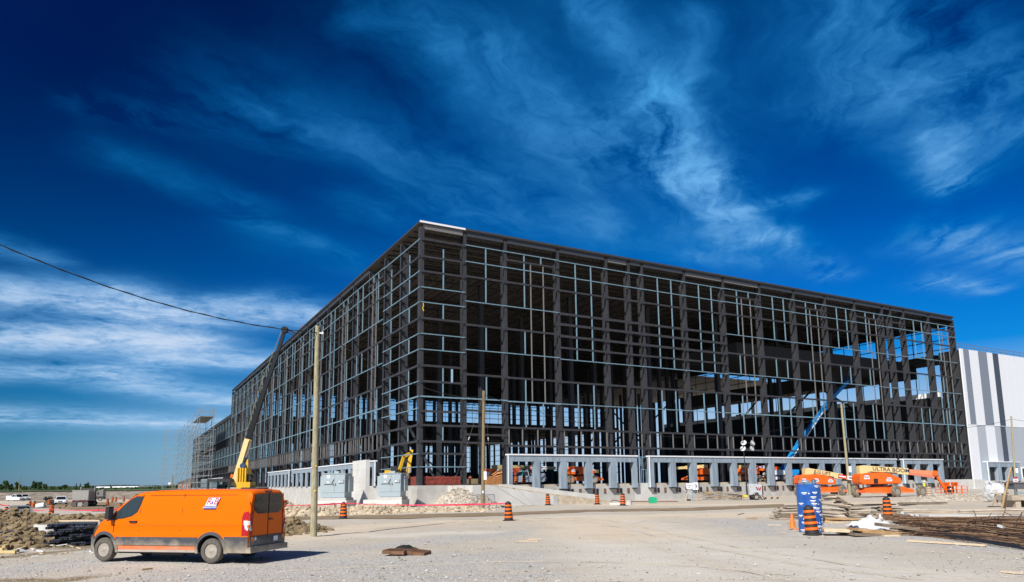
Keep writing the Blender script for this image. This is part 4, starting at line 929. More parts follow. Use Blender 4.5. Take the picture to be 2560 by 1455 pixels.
for s in (1, -1):
    skin([(1.66, 1.25), (1.30, 1.28), (1.02, 1.35), (.84, 1.47), (.76, 1.70), (.72, 1.94), (.98, 1.945), (1.16, 1.86), (1.40, 1.66), (1.64, 1.42)], black_m, 'window_surround', .006, s)
    skin([(1.59, 1.29), (1.22, 1.32), (1.22, 1.77), (1.42, 1.59)], side_glass, 'quarter_window', .011, s)
    skin([(1.17, 1.34), (1.03, 1.385), (.88, 1.50), (.80, 1.70), (.765, 1.90), (.97, 1.90), (1.17, 1.79)], side_glass, 'door_window', .011, s)
    strip(-1.33, 1.52, .50, .74, clad_m, 'side_cladding', .016, s, 24); strip(-2.985, -2.23, .30, .76, clad_m, 'side_cladding', .016, s, 6)
    strip(-1.33, 1.52, .30, .36, mat('dusty_sill', (.45, .42, .37), .7), 'sill', .014, s, 24)
    for xa in (.74, -.72): strip(xa - .012, xa + .012, .40, 2.0 if xa < 0 else 1.98, gap_m, 'door_gap', .003, s, 1)
    strip(1.62, 1.644, .86, 1.22, gap_m, 'door_gap', .003, s, 1)
    strip(-2.5, .5, 1.955, 1.968, gap_m, 'roof_groove', .003, s, 14); strip(-2.6, 1.2, 1.075, 1.105, mat('crease_shade_orange', (.66, .14, .003), .4), 'crease_shade', .002, s, 14)  # darker orange strip paints in the shade along the crease
    for x in (1.97, -1.78):   # wheel arch lips
        q = MB(); N_ = 22
        for k in range(N_):
            a0, a1 = math.pi * (-.06 + 1.12 * k / N_), math.pi * (-.06 + 1.12 * (k + 1) / N_)
            P4_ = []
            for r_, a in ((.44, a0), (.53, a0), (.53, a1), (.44, a1)):
                xx, z = x + r_ * math.cos(a), .37 + r_ * math.sin(a); P4_.append((xx, s * (vw(xx, z) + .022), z))
            I4 = [(p[0], s * (abs(p[1]) - .05), p[2]) for p in P4_]
            q.add(P4_ + I4, [(0, 1, 2, 3), (0, 4, 5, 1), (3, 2, 6, 7), (0, 3, 7, 4), (1, 5, 6, 2)])
        q.build('wheel_arch', clad_m, VAN)
        w_ = wheel(VAN, (x, s * .86, .355), .355, .24, rz=0 if s < 0 else math.pi)
    hd = MB().b2((.80, s * (vw(.85, 1.2)) - .0, 1.165), (1.06, s * (vw(.85, 1.2) + .05), 1.215)).build('door_handle', black_m, VAN)
    q = MB(); q.prism([(1.52, 1.24), (1.92, 1.21), (1.80, 1.30), (1.56, 1.36)], s * (vw(1.7, 1.27) - .03), s * (vw(1.7, 1.27) + .015), axis='y'); q.bar((1.62, s * .93, 1.28), (1.66, s * 1.10, 1.34), .06, .10); q.build('mirror_arm', black_m, VAN)
    q = MB(); q.box((1.70, s * 1.12, 1.45), (.13, .18, .38)); mo = q.build('mirror', black_m, VAN); MB().box((1.632, s * 1.12, 1.45), (.004, .14, .29)).build('mirror_glass', glassmat('mirror_glass', (.06, .09, .10), .05), mo)
    q = MB(); q.add([(x, s * (vw(x, z - .05) + .012), z) for x, z in ((2.20, 1.17), (2.12, 1.22), (2.34, 1.07), (2.47, .90), (2.54, .76), (2.44, .84), (2.30, 1.0))], [(0, 1, 2, 3, 4, 5, 6)]); q.build('headlight', glassmat('headlight_glass', (.05, .055, .06), .08), VAN)
    q = MB(); q.b2((-3.005, s * .80, .80), (-2.80, s * .985, 1.47)) if False else None
    tl = MB(); tl.add([(x, s * (vw(x, z) + .02), z) for x, z in ((-2.98, .80), (-2.80, .80), (-2.78, 1.30), (-2.82, 1.45), (-2.93, 1.48), (-2.98, 1.42))] + [(x, s * (vw(x, z) - .13), z) for x, z in ((-3.012, .80), (-2.80, .80), (-2.78, 1.30), (-2.82, 1.45), (-3.01, 1.48), (-3.012, 1.42))], [(0, 1, 2, 3, 4, 5), (11, 10, 9, 8, 7, 6), (0, 6, 7, 1), (1, 7, 8, 2), (2, 8, 9, 3), (3, 9, 10, 4), (4, 10, 11, 5), (5, 11, 6, 0)])
    tlo = tl.build('tail_light', tail_r, VAN); q = MB(); q.add([(x, s * (vw(x, z) + .025), z) for x, z in ((-2.97, .93), (-2.90, .98), (-2.84, 1.22), (-2.95, 1.22))] + [(-3.016, s * (vw(-2.98, 1.0) - .10), .93), (-3.016, s * (vw(-2.98, 1.2) - .02), 1.2)], [(0, 1, 2, 3), (0, 3, 5, 4)]); q.build('clear_lens', tail_w, tlo)
    MB().b2((-3.03, s * .80 - .05, .62), (-2.99, s * .80 + .05, .74)).build('marker_lamp', amber, VAN)
    for z in (1.06, 1.72): MB().box((-2.985, s * .955, z), (.06, .06, .07)).build('door_hinge', van_paint, VAN)
# rear doors
q = MB(); q.b2((-3.012, -.92, .36), (-2.992, .92, .76)); q.build('rear_cladding', clad_m, VAN)
q = MB(); q.prism([(-.97, .30), (.97, .30), (.98, .46), (-.98, .46)], -3.09, -2.93, axis='x'); q.b2((-3.095, -.7, .455), (-2.96, .7, .475)); q.build('rear_bumper', clad_m, VAN)
for s in (1, -1):
    q = MB(); P_ = [(.03, 1.40), (.52, 1.40), (.72, 1.50), (.745, 1.62), (.70, 1.93), (.62, 1.97), (.03, 1.98)]
    q.prism([(s * y, z) for y, z in P_], -3.004, -2.99, axis='x'); q.build('rear_window', van_glass, VAN)
MB().b2((-3.006, -.006, .5), (-2.99, .006, 2.0)).build('door_gap', gap_m, VAN)
for s in (1, -1): MB().b2((-3.004, s * .80 - .006, .78), (-2.99, s * .80 + .006, 2.0)).build('door_gap', gap_m, VAN)
q = MB(); q.b2((-3.03, -.22, 1.20), (-2.995, -.05, 1.235)); q.build('rear_handle', black_m, VAN)
MB().b2((-3.022, -.52, .56), (-3.0, -.30, .70)).build('licence_plate', text_w, VAN)
MB().b2((-2.99, -.17, 2.0), (-2.86, .17, 2.075)).build('brake_lamp', mat('dark_red_lens', (.10, .01, .01), .2), VAN)
MB().lathe([(.001, -.0), (.05, 0), (.05, .02), (.001, .03)], 12, 0, Matrix.Translation((-3.013, .66, .69)) @ Matrix.Rotation(R(-90), 4, 'Y')).build('tow_knob', white_m, VAN)
# front
q = MB(); q.grid(lambda u, v: (1.02 + .86 * v, (-1 + 2 * u) * (vw(1.5, 1.6) - .12 - .02 * v), vtop(1.02 + .86 * v) + .016 - .03 * abs(-1 + 2 * u) ** 3), 10, 8); q.build('windshield', van_glass, VAN, fix=False)
q = MB(); q.grid(lambda u, v: (2.56 + .10 * (1 - (-1 + 2 * u) ** 2) ** .5 if abs(-1 + 2 * u) < 1 else 2.56, (-1 + 2 * u) * .80, .26 + .5 * v), 14, 4); q.build('front_bumper', clad_m, VAN, fix=False)
for s in (1, -1): strip(2.42, 2.615, .30, .77, clad_m, 'front_bumper', .02, s, 8)
MB().b2((2.46, -.5, .80), (2.56, .5, .98)).build('grille', black_m, VAN)
q = MB(); q.b2((-2.6, -.8, .24), (2.35, .8, .32)); q.tube((-.6, .55, .27), (.5, .55, .27), .12, 10); q.build('underbody', black_m, VAN)
# interior block and wheel seen through the glass
# logo: R&B over CONSTRUCTION
def onside(x, z, off): return (x, vw(x, z) + off, z)
TX = (R(90), 0, math.pi); red_l = mat('red_letter', (.75, .01, .06), .5, var=.02); navy = mat('navy_decal', (.03, .05, .30), .5, var=.02)
tlt = Vector((0, vw(-1.7, 1.86) - vw(-1.7, 1.56), .30)); ang = math.atan2(tlt.y, tlt.z)
lg = bpy.data.objects.new('logo', None); COL.objects.link(lg); lg.parent = VAN; lg.location = (-1.70, vw(-1.7, 1.72) + .026, 1.72); lg.rotation_euler = (R(90) + ang, 0, math.pi); lg.empty_display_size = .1
def plate(poly, z0, z1, m_, name):
    return MB().prism(poly, z0, z1, axis='z').build(name, m_, lg)
plate([(-.255, -.17), (.145, -.17), (.275, .17), (-.125, .17)], 0, .004, navy, 'logo_plate')
plate([(-.205, -.07), (.17, -.07), (.265, .16), (-.12, .16)], .004, .008, text_w, 'logo_field')
letters('R', .27, red_l, lg, (-.095, .045, .009), (0, 0, 0), 'letter', .28, .002, .95, bold=.018); letters('B', .27, red_l, lg, (.135, .045, .009), (0, 0, 0), 'letter', .28, .002, .95, bold=.018); letters('&', .13, navy, lg, (.02, .01, .013), (0, 0, 0), 'letter', .2, .002)
letters('CONSTRUCTION', .062, text_w, lg, (-.045, -.12, .006), (0, 0, 0), 'lettering', .25, .002, .95)

mud_r = mat('muddy_rubber', (.20, .17, .125), .9, var=.3, scale=6)
# ---- boom lifts
def face_dir(px): return 0.0
def decal(parent, x, z, y, w, h, kind=0):
    m1 = red_m if kind == 0 else text_w
    MB().b2((x - w / 2, y - .012, z), (x + w / 2, y, z + h * .45)).build('decal', m1, parent)
    MB().b2((x - w / 2, y - .012, z - h * .55), (x + w / 2, y, z - .01)).build('decal', text_w, parent)
    MB().b2((x - w * .4, y - .016, z + h * .12), (x + w * .4, y - .012, z + h * .3)).build('decal_text', text_w, parent); MB().b2((x - w * .4, y - .016, z - h * .35), (x + w * .4, y - .012, z - h * .18)).build('decal_text', text_k, parent)
def boom_lift(label, loc, rz, p, name='boom_lift', group='boom lifts on the site'):
    t = thing(name, label, 'boom lift', loc, rz, group); paint, boomc = p.get('paint', orange_lift), p.get('boomc', cream_lift)
    q = MB(); P_ = [(-2.5, 1.62), (-2.72, 1.9), (-2.72, 2.65), (-2.4, 2.98), (-1.3, 3.1), (.3, 3.1), (1.2, 2.95), (2.5, 2.35), (2.68, 1.95), (2.4, 1.66)]
    n = len(P_); c_ = (0, 2.3); ins = [(c_[0] + (x - c_[0]) * .94, c_[1] + (z - c_[1]) * .88) for x, z in P_]
    vs = [(x, -1.22, z) for x, z in ins] + [(x, -1.02, z) for x, z in P_] + [(x, 1.02, z) for x, z in P_] + [(x, 1.22, z) for x, z in ins]
    fs = [tuple(range(n)), tuple(reversed(range(3 * n, 4 * n)))] + [(r_ * n + k, r_ * n + (k + 1) % n, (r_ + 1) * n + (k + 1) % n, (r_ + 1) * n + k) for r_ in range(3) for k in range(n)]
    q.add(vs, fs); q.build('turntable_hood', paint, t)
    MB().b2((-1.1, -1.24, 1.72), (-.55, -1.20, 2.35)).build('vent_grille', black_m, t)
    MB().tube((0, 0, 1.1), (0, 0, 1.66), .75, 16).build('slew_ring', black_m, t)
    q = MB(); q.prism([(-2.4, .62), (-2.0, 1.15), (-.6, 1.35), (2.6, 1.35), (3.4, 1.15), (4.2, .95), (4.3, .55), (1, .5), (.2, .45)], -.75, .75, axis='y'); q.b2((-2.3, -1.2, .55), (-1.6, 1.2, .85)); q.b2((p['wheels'][1][0] - .5, -1.1, .55), (p['wheels'][1][0] + .5, 1.1, .85)); q.build('chassis', paint, t)
    for wx_, wy_ in p['wheels']: wheel(t, (wx_, wy_, .74), .74, .5, lug=True, rz=p.get('steer', .0), n=20, tm=mud_r)
    (ax, az), (bx, bz) = p['boom']; h0, h1 = .85, .55
    q = MB(); q.prism([(ax - .75, az - 1.15), (ax - .75, az + .35), (ax + .02, az + .42), (ax + .25, az + .1), (ax + .25, az - .75), (ax + .05, az - 1.15)], -.42, .42, axis='y'); q.build('boom_post', boomc, t)
    d = Vector((bx - ax, 0, bz - az)).normalized(); up_ = Vector((-d.z, 0, d.x)); mid = Vector((ax, 0, az)).lerp(Vector((bx, 0, bz)), .62)
    MB().bar((ax, 0, az), mid, .62, .78, up=up_).build('boom', boomc, t)
    MB().bar(mid - d * .3, (bx, 0, bz), .48, .56, up=up_).build('boom_section', p.get('tipc', boomc), t)
    MB().bar((ax + .6, -.36, az - .42), (ax + (bx - ax) * .45, -.36, az + (bz - az) * .45 - .30), .08, .10).build('boom_cylinder', black_m, t)
    if p.get('text'):
        c = Vector((ax, 0, az)).lerp(Vector((bx, 0, bz)), p.get('tpos', .22)); letters(p['text'], p.get('tsize', .5), text_k, t, (c.x, -.33, c.z + .05), (R(90), math.atan2(az - bz, bx - ax), 0), sx=1.15)
    if p.get('boomdecal'):
        for f, m_ in ((.62, red_m), (.80, text_w)):
            c = Vector((ax, 0, az)).lerp(Vector((bx, 0, bz)), f); MB().box((c.x, -.335, c.z), (1.25, .02, .55), rot=(0, math.atan2(az - bz, bx - ax), 0)).build('decal', m_, t)
            MB().box((c.x, -.35, c.z), (1.0, .01, .18), rot=(0, math.atan2(az - bz, bx - ax), 0)).build('decal_text', text_w if m_ is red_m else text_k, t)
    for x_, z_ in p.get('decals', [(-1.5, 2.45), (1.3, 2.4)]): decal(t, x_, z_, -1.225, .72, .55)
    if p.get('jib'):
        (jx_, jz) = p['jib']; q = MB(); q.bar((bx, -.12, bz + .1), (jx_, -.12, jz), .16, .30); q.bar((bx + .2, .14, bz), (jx_ + .2, .14, jz), .14, .22); q.tube((bx, -.4, bz), (bx, .4, bz), .34, 10); q.build('jib', orange_lift, t)
    if p.get('arm'): MB().bar((3.0, -.1, 3.1), (bx - .1, -.1, bz - .48), .35, .3).build('lower_arm', mat('salmon_arm_paint', (.62, .19, .11), .5), t)
    if p.get('basket'):
        x0, x1, z0 = p['basket']; q = MB(); q.b2((x0, -.6, z0), (x1, .6, z0 + .12))
        for x in [x0 + (x1 - x0) * k / 5 for k in range(6)]:
            for y in (-.57, .57): q.bar((x, y, z0 + .1), (x, y, z0 + 1.25), .07, .07)
        for z in (z0 + .45, z0 + .85, z0 + 1.28):
            for y in (-.57, .57): q.bar((x0, y, z), (x1, y, z), .06, .06)
            for x in (x0, x1): q.bar((x, -.57, z), (x, .57, z), .06, .06)
        q.b2((x0 + (x1 - x0) * .3, -.6, z0 + 1.28), (x0 + (x1 - x0) * .34, .6, z0 + 1.75)); q.b2((x0 + (x1 - x0) * .62, -.6, z0 + 1.25), (x0 + (x1 - x0) * .66, .6, z0 + 1.75)); q.bar((x0 + (x1 - x0) * .3, -.57, z0 + 1.75), (x0 + (x1 - x0) * .66, -.57, z0 + 1.75), .07, .07)
        q.build('basket', p.get('bpaint', orange_lift), t); MB().b2((x0 + .25 * (x1 - x0), -.5, z0 + .35), (x0 + .5 * (x1 - x0), .2, z0 + 1.25)).build('control_box', black_m, t); MB().b2((x0 + .34 * (x1 - x0), -.52, z0 + .75), (x0 + .42 * (x1 - x0), -.505, z0 + 1.0)).build('label_plate', text_w, t)
    return t
g1 = at(2040, 1240); g2 = at(2196, 1243)
lift1 = boom_lift('orange boom lift behind the blue wrapped column, cream boom sloping down to the right', g1, R(4), {'wheels': [(-2.45, -1.0), (3.55, -.9), (-2.0, 1.2), (3.4, 1.2)], 'boom': ((-.85, 3.6), (7.0, 2.2)), 'text': 'JLG LIFT', 'tsize': .62, 'tpos': .24, 'boomdecal': True, 'steer': .5, 'decals': [(-2.2, 2.35), (-.4, 2.35), (1.7, 2.25)]})
lift2 = boom_lift('large orange boom lift with folded orange jib and basket on the ground', g2, R(2), {'wheels': [(-2.5, .6), (1.55, -1.35), (5.0, -1.0), (2.6, 1.6)], 'boom': ((-1.6, 3.62), (7.5, 2.95)), 'text': 'ULTRA BOOM', 'tsize': .66, 'tpos': .37, 'jib': (9.05, .35), 'arm': True, 'basket': (7.9, 11.3, .02), 'steer': .45, 'tipc': mat('faded_orange_paint', (.66, .24, .12), .5), 'decals': [(-1.95, 2.6), (.9, 2.3)]})

def inplane(px, py, off):
    """point on the vertical plane parallel to the front, `off` metres behind it"""
    d = ray(px, py); w2 = Vector((-math.sin(BRZ), math.cos(BRZ), 0)); k = (off + (BO - CAMP).dot(w2)) / d.dot(w2); return CAMP + d * k
small = {'wheels': [(-2.0, -1.0), (2.4, -1.0), (-2.0, 1.1), (2.4, 1.1)], 'boom': ((-.9, 3.45), (6.0, 3.1)), 'boomdecal': True}
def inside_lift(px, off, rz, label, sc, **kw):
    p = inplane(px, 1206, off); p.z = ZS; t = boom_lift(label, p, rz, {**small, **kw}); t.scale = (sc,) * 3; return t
inside_lift(1752, 7, R(180 + 12), 'orange boom lift inside behind the third dock opening of the long block', .68, text=None)
inside_lift(1868, 7, R(8), 'orange boom lift inside behind the sixth dock opening, beside the light mast', .68, boom=((-.9, 3.45), (5.2, 3.3)))
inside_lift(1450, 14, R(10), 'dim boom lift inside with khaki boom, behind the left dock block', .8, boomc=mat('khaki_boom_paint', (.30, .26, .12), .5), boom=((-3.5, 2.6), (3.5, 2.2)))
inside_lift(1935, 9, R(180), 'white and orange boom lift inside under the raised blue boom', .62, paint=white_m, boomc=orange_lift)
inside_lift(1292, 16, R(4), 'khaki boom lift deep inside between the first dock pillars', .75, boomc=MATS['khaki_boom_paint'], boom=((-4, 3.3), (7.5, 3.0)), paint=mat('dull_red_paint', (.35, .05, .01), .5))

# ---- people
def person(label, loc, rz, h=1.76, vest=None, trousers=None, helmet=None, skinc=(.45, .28, .20), pose='stand', parent=None):
    t = thing('person', label, 'person', loc, rz); k = h / 1.78
    J = {'pel': (0, 0, .95), 'che': (0, .01, 1.28), 'nec': (0, 0, 1.50), 'hea': (0, -.02, 1.58), 'hd2': (0, -.03, 1.74), 'ls': (-.20, 0, 1.43), 'le': (-.27, .02, 1.16), 'lw': (-.26, -.14, .95), 'lh': (-.26, -.18, .86), 'rs': (.20, 0, 1.43), 're': (.27, .02, 1.16), 'rw': (.24, -.16, .97), 'rh': (.23, -.21, .89),
         'lp': (-.10, 0, .90), 'lk': (-.12, -.02, .50), 'la': (-.13, .03, .09), 'lt': (-.14, -.15, .04), 'rp': (.10, 0, .90), 'rk': (.13, -.03, .50), 'ra': (.14, .02, .09), 'rt': (.16, -.16, .04)}
    rad = {'pel': .15, 'che': .16, 'nec': .06, 'hea': .085, 'hd2': .085, 'ls': .075, 'le': .05, 'lw': .036, 'lh': .04, 'rs': .075, 're': .05, 'rw': .036, 'rh': .04, 'lp': .10, 'lk': .065, 'la': .05, 'lt': .04, 'rp': .10, 'rk': .065, 'ra': .05, 'rt': .04}
    E_ = [('pel', 'che'), ('che', 'nec'), ('nec', 'hea'), ('hea', 'hd2'), ('che', 'ls'), ('ls', 'le'), ('le', 'lw'), ('lw', 'lh'), ('che', 'rs'), ('rs', 're'), ('re', 'rw'), ('rw', 'rh'), ('pel', 'lp'), ('lp', 'lk'), ('lk', 'la'), ('la', 'lt'), ('pel', 'rp'), ('rp', 'rk'), ('rk', 'ra'), ('ra', 'rt')]
    names = list(J); me = bpy.data.meshes.new('body'); me.from_pydata([Vector(J[n]) * k for n in names], [(names.index(a), names.index(b_)) for a, b_ in E_], [])
    o = place(me, 'body', t); o.modifiers.new('s', 'SKIN'); sv = me.skin_vertices[0].data
    for i, n in enumerate(names): sv[i].radius = (rad[n] * k, rad[n] * k * (.75 if n in ('che', 'pel') else 1)); sv[i].use_root = n == 'pel'
    ss = o.modifiers.new('u', 'SUBSURF'); ss.levels = 1; ss.render_levels = 1
    evalmesh(o); me = o.data; ms = [mat('skin', skinc, .6), trousers, mat('work_shirt', (.10, .12, .16), .8)]
    me.materials.clear()
    for q in ms: me.materials.append(q)
    for p in me.polygons:
        z = p.center.z / k; p.material_index = 1 if z < .95 and abs(p.center.x) < .22 else (0 if z > 1.49 or (abs(p.center.x) > .21 and z < 1.0) else 2)
    me.shade_smooth()
    b = MB(); b.lathe([(.175, 0), (.20, .15), (.215, .38), (.20, .50), (.11, .56)], 14, 0, Matrix.Translation((0, 0, .93 * k)) @ Matrix.Diagonal((1.05, .82, k, 1))); b.build('vest', vest, t, smooth=True)
    b = MB(); b.lathe([(.16, 0), (.125, .02), (.12, .07), (.08, .125), (.001, .14)], 14, 0, Matrix.Translation((0, -.03, 1.68 * k))); b.build('helmet', helmet, t, smooth=True)
    return t
hiv = mat('hi_vis_yellow', (.62, .80, .03), .6); hivo = mat('hi_vis_orange', (.85, .25, .01), .6); khaki = mat('khaki_trousers', (.33, .29, .22), .85)
pg = at(2318, 1240); person('worker in a yellow high visibility vest standing behind the lift jib', at(2312, 1234), R(20), vest=hiv, trousers=khaki, helmet=white_m)

# ---- blue lift with the boom raised inside the frame
def plank_(b, A, B, w, h, m=0): b.bar(A, B, w, h, m, up=(0, -1, 0))
pA = inplane(1958, 1176, 9); pB = inplane(2010, 1092, 9); pC = inplane(2072, 1004, 9); pD = inplane(2120, 952, 9)
bl = thing('boom_lift', 'blue boom lift with its boom raised high inside the steel frame', 'boom lift', (pA.x, pA.y, ZS), 0, 'boom lifts on the site')
def rel(p): return Vector(p) - Vector(bl.location)
q = MB(); q.bar(rel(pA), rel(pB), .75, .95); q.build('boom', blue_lift, bl); q = MB(); q.bar(rel(pB), rel(pC), .55, .75); q.build('boom_section', blue_lift, bl); q = MB(); q.bar(rel(pC), rel(pD), .42, .55); q.build('boom_section', blue_lift, bl)
off_ = Vector((.1, -.42, .0))
MB().bar(rel(pA.lerp(pB, .3)) + off_, rel(pB.lerp(pC, .7)) + off_, .06, .18).build('boom_stripe', text_w, bl); MB().bar(rel(pA.lerp(pB, .25)) + off_ + Vector((.12, 0, -.2)), rel(pB.lerp(pC, .3)) + off_ + Vector((.12, 0, -.2)), .06, .14).build('boom_cable', black_m, bl)
q = MB(); q.b2((-2.6, -1.1, .9), (2.2, 1.1, 1.9)); q.b2((-2, -.9, .5), (2, .9, .9)); q.build('turntable_hood', blue_lift, bl)
for x in (-1.9, 1.9):
    for y in (-1.0, 1.0): wheel(bl, (x, y, .5), .5, .4, n=16)
bk = rel(pD); q = MB(); x0, z0 = bk.x - .3, bk.z - .1
q.b2((x0, bk.y - .5, z0), (x0 + 2.3, bk.y + .5, z0 + .12))
for x in (x0, x0 + .75, x0 + 1.5, x0 + 2.3):
    for y in (-.5, .5): q.bar((x, bk.y + y, z0), (x, bk.y + y, z0 + 1.2), .07, .07)
for z in (.55, 1.2):
    for y in (-.5, .5): q.bar((x0, bk.y + y, z0 + z), (x0 + 2.3, bk.y + y, z0 + z), .06, .06)
q.build('basket', mat('dark_blue_paint', (.008, .06, .22), .4), bl)
wkr = pD + Vector((1.3, 0, .03)); person('worker in orange and white helmet in the raised blue lift basket', wkr, R(-15), vest=hivo, trousers=mat('dark_trousers', (.04, .04, .05), .8), helmet=white_m)
person('second worker in a dark jacket at the left end of the raised basket', pD + Vector((.25, 0, .03)), R(60), vest=mat('brown_jacket', (.20, .15, .11), .8), trousers=MATS['dark_trousers'], helmet=mat('grey_helmet', (.5, .5, .47), .5))

# ---- crane behind the van
cy_ = 55.0
def cp(px, py, y=cy_): return far(px, py, y)
cg = cp(600, 1228); CR = thing('mobile_crane', 'mobile crane with black telescopic boom and yellow turret behind the van', 'crane', (cg.x, cy_, terr(cg.x, cy_)), 0)
def cr(px, py, dy=0): v = cp(px, py, cy_ + dy); return v - Vector(CR.location)
q = MB(); a, b_ = cr(521, 1232), cr(668, 1222); q.b2((a.x, -1.1, .55), (b_.x, 1.1, b_.z)); q.b2((b_.x - 1.6, -1.15, b_.z), (b_.x - .3, 1.15, b_.z + .12)); q.build('chassis', black_m, CR)
for x in (a.x + .7, a.x + 1.9, b_.x - 1.6, b_.x - .6):
    for y in (-1.0, 1.0): wheel(CR, (x, y, .5), .5, .36, n=16)
q = MB(); A, B = cr(530, 1226), cr(587, 1197)
q.b2((A.x, -.95, B.z - .22), (B.x, .95, B.z))
for x in (A.x + .06, B.x - .06):
    for y in (-.9, .9): q.bar((x, y, A.z - .6), (x, y, B.z - .2), .12, .12)
q.b2((A.x, -.95, A.z - .9), (B.x, .95, A.z - .05)); q.build('cab', black_m, CR)
gl = glassmat('cab_glass', (.75, .86, .86), .02, 1.0)
MB().b2((A.x + .12, -.93, A.z - .05), (B.x - .12, -.91, B.z - .22)).build('cab_window', gl, CR); MB().b2((A.x + .12, .91, A.z - .05), (B.x - .12, .93, B.z - .22)).build('cab_window', gl, CR)
MB().box((A.x + .65, .3, A.z + .1), (.6, .5, .7)).build('cab_seat', mat('dark_seat', (.05, .06, .06), .8), CR)
bc = cr(580, 1190); MB().lathe([(.10, -.14), (.11, .05), (.07, .13), (.001, .15)], 12, 0, Matrix.Translation(bc)).build('beacon', mat('amber_beacon', (.90, .16, .01), .3), CR); MB().tube(bc + Vector((0, 0, -.32)), bc + Vector((0, 0, -.14)), .05, 8).build('beacon_stalk', black_m, CR)
T1, T2 = cr(598, 1226), cr(626, 1205)
q = MB(); q.b2((T1.x, -.6, T1.z), (T2.x + .2, .6, T2.z)); c0, c1 = cr(598, 1206), cr(620, 1166)
for px in (599.5, 606, 612, 619): w_ = cr(px, 1206); e_ = cr(px, 1170); q.b2((w_.x - .05, -.55, w_.z), (w_.x + .05, .55, e_.z))
q.b2((c0.x, .2, c0.z), (cr(621, 1206).x, .6, cr(600, 1176).z)); q.build('turret', yellow_mach, CR)
hr = cr(610, 1160); q = MB(); q.tube(hr + Vector((0, -.3, -.15)), hr + Vector((0, .3, -.15)), .22, 12); q.bar(hr + Vector((-.1, 0, -.1)), hr + Vector((.1, 0, .5)), .2, .3); q.build('hose_reel', mat('blue_hose_reel', (.02, .05, .14), .5), CR)
for px in (610.5, 617.5): w_ = cr(px, 1166); MB().bar(w_ + Vector((.0, 0, -.4)), cr(px, 1148), .10, .2).build('turret_arm', yellow_mach, CR)
q = MB(); q.tube(cr(622, 1195) + Vector((0, -.3, 0)), cr(622, 1195) + Vector((0, .3, 0)), .28, 12); q.b2(tuple(cr(616, 1212)), tuple(cr(630, 1204) + Vector((0, .4, 0)))); q.build('winch', black_m, CR)
W0 = cr(586, 1215); W1 = cr(621, 1098); MB().bar(W0, W1, .42, .46).build('boom_base', cream_lift, CR); MB().bar(W0 + Vector((.25, -.2, .3)), W1 + Vector((.18, -.2, -.1)), .06, .08).build('boom_rail', black_m, CR)
blk = mat('black_boom_paint', (.008, .009, .012), .5, spec=.25)
s1 = cr(619, 1104); s2 = cr(660, 978); s3 = cr(694, 882); s4 = cr(712, 826)
MB().bar(s1, s2, .32, .36).build('boom_section', blk, CR); MB().bar(s2 - (s2 - s1) * .02, s3, .26, .30).build('boom_section', blk, CR); MB().bar(s3, s4, .20, .24).build('boom_section', blk, CR)
MB().tube(s4 + Vector((0, -.18, .05)), s4 + Vector((0, .18, .05)), .26, 12).build('boom_head', blk, CR)
q = MB(); e1, e2 = cr(741, 834), cr(737, 838); q.bar(s4 + Vector((.05, 0, .1)), e1, .09, .12); q.bar(s4 + Vector((.1, 0, -.15)), e2, .06, .07); q.build('jib', blk, CR)
q = MB(); q.path([W1 + Vector((-.3, 0, .1)), cr(662, 955) + Vector((-.25, 0, 0)), s4 + Vector((-.2, 0, .1))], .025, 5); q.build('hoist_rope', mat('hoist_rope', (.25, .22, .10), .6), CR)
MB().bar(cr(594, 1190), cr(593, 1226), .12, .14).build('white_strut', text_w, CR)
# red basket on the roof edge
rp = BW(.6, 63.0, ZT + .02); t = thing('work_basket', 'small red work basket on the roof edge beyond the crane tip', 'basket', rp)
q = MB()
for x in (-.7, .7):
    for y in (-.5, .5): q.bar((x, y, 0), (x, y, 1.2), .07, .07)
for z in (.08, .6, 1.2): q.bar((-.7, -.5, z), (.7, -.5, z), .07, .07); q.bar((-.7, .5, z), (.7, .5, z), .07, .07); q.bar((-.7, -.5, z), (-.7, .5, z), .07, .07); q.bar((.7, -.5, z), (.7, .5, z), .07, .07)
t.scale = (.62, .62, .62); q.build('cage', mat('red_cage', (.65, .05, .03), .5), t); MB().b2((-.5, -.4, .1), (.5, .4, .55)).build('motor_box', black_m, t)

# ---- yellow excavator behind the right cabinet
eb = inplane(984, 1184, 5); EX = thing('excavator', 'yellow excavator inside the corner bays behind the right grey cabinet', 'excavator', (eb.x, eb.y, ZS), 0)
def er(px, py): return inplane(px, py, 5) - Vector(EX.location)
q = MB(); q.b2((-1.0, -.8, .8), (.6, .8, 1.5)); q.b2((-.9, -.7, 1.5), (-.1, .5, 1.75)); q.build('house', yellow_mach, EX); MB().b2((-.2, -.8, 1.2), (.5, -.1, 2.2)).build('cab', black_m, EX)
for y in (-.9, .9): MB().prism([(-1.6, 0), (1.4, 0), (1.7, .35), (1.4, .8), (-1.6, .8), (-1.9, .4)], y - .25, y + .25, axis='y').build('track', rubber_d, EX)
b0, b1, b2_, b3 = er(992, 1176), er(1009, 1142), er(1029, 1131), er(1019, 1186)
MB().bar(er(997, 1181), b1, .28, .3).build('boom', yellow_mach, EX); MB().bar(b1, b2_, .3, .34).build('boom', yellow_mach, EX); MB().bar(b2_ + Vector((0, 0, .3)), b3, .32, .42).build('stick', yellow_mach, EX)
MB().prism([(b3.x - .5, b3.z + .2), (b3.x + .3, b3.z + .1), (b3.x + .2, b3.z - .5), (b3.x - .5, b3.z - .7)], b3.y - .5, b3.y + .5, axis='y').build('bucket', rust, EX)

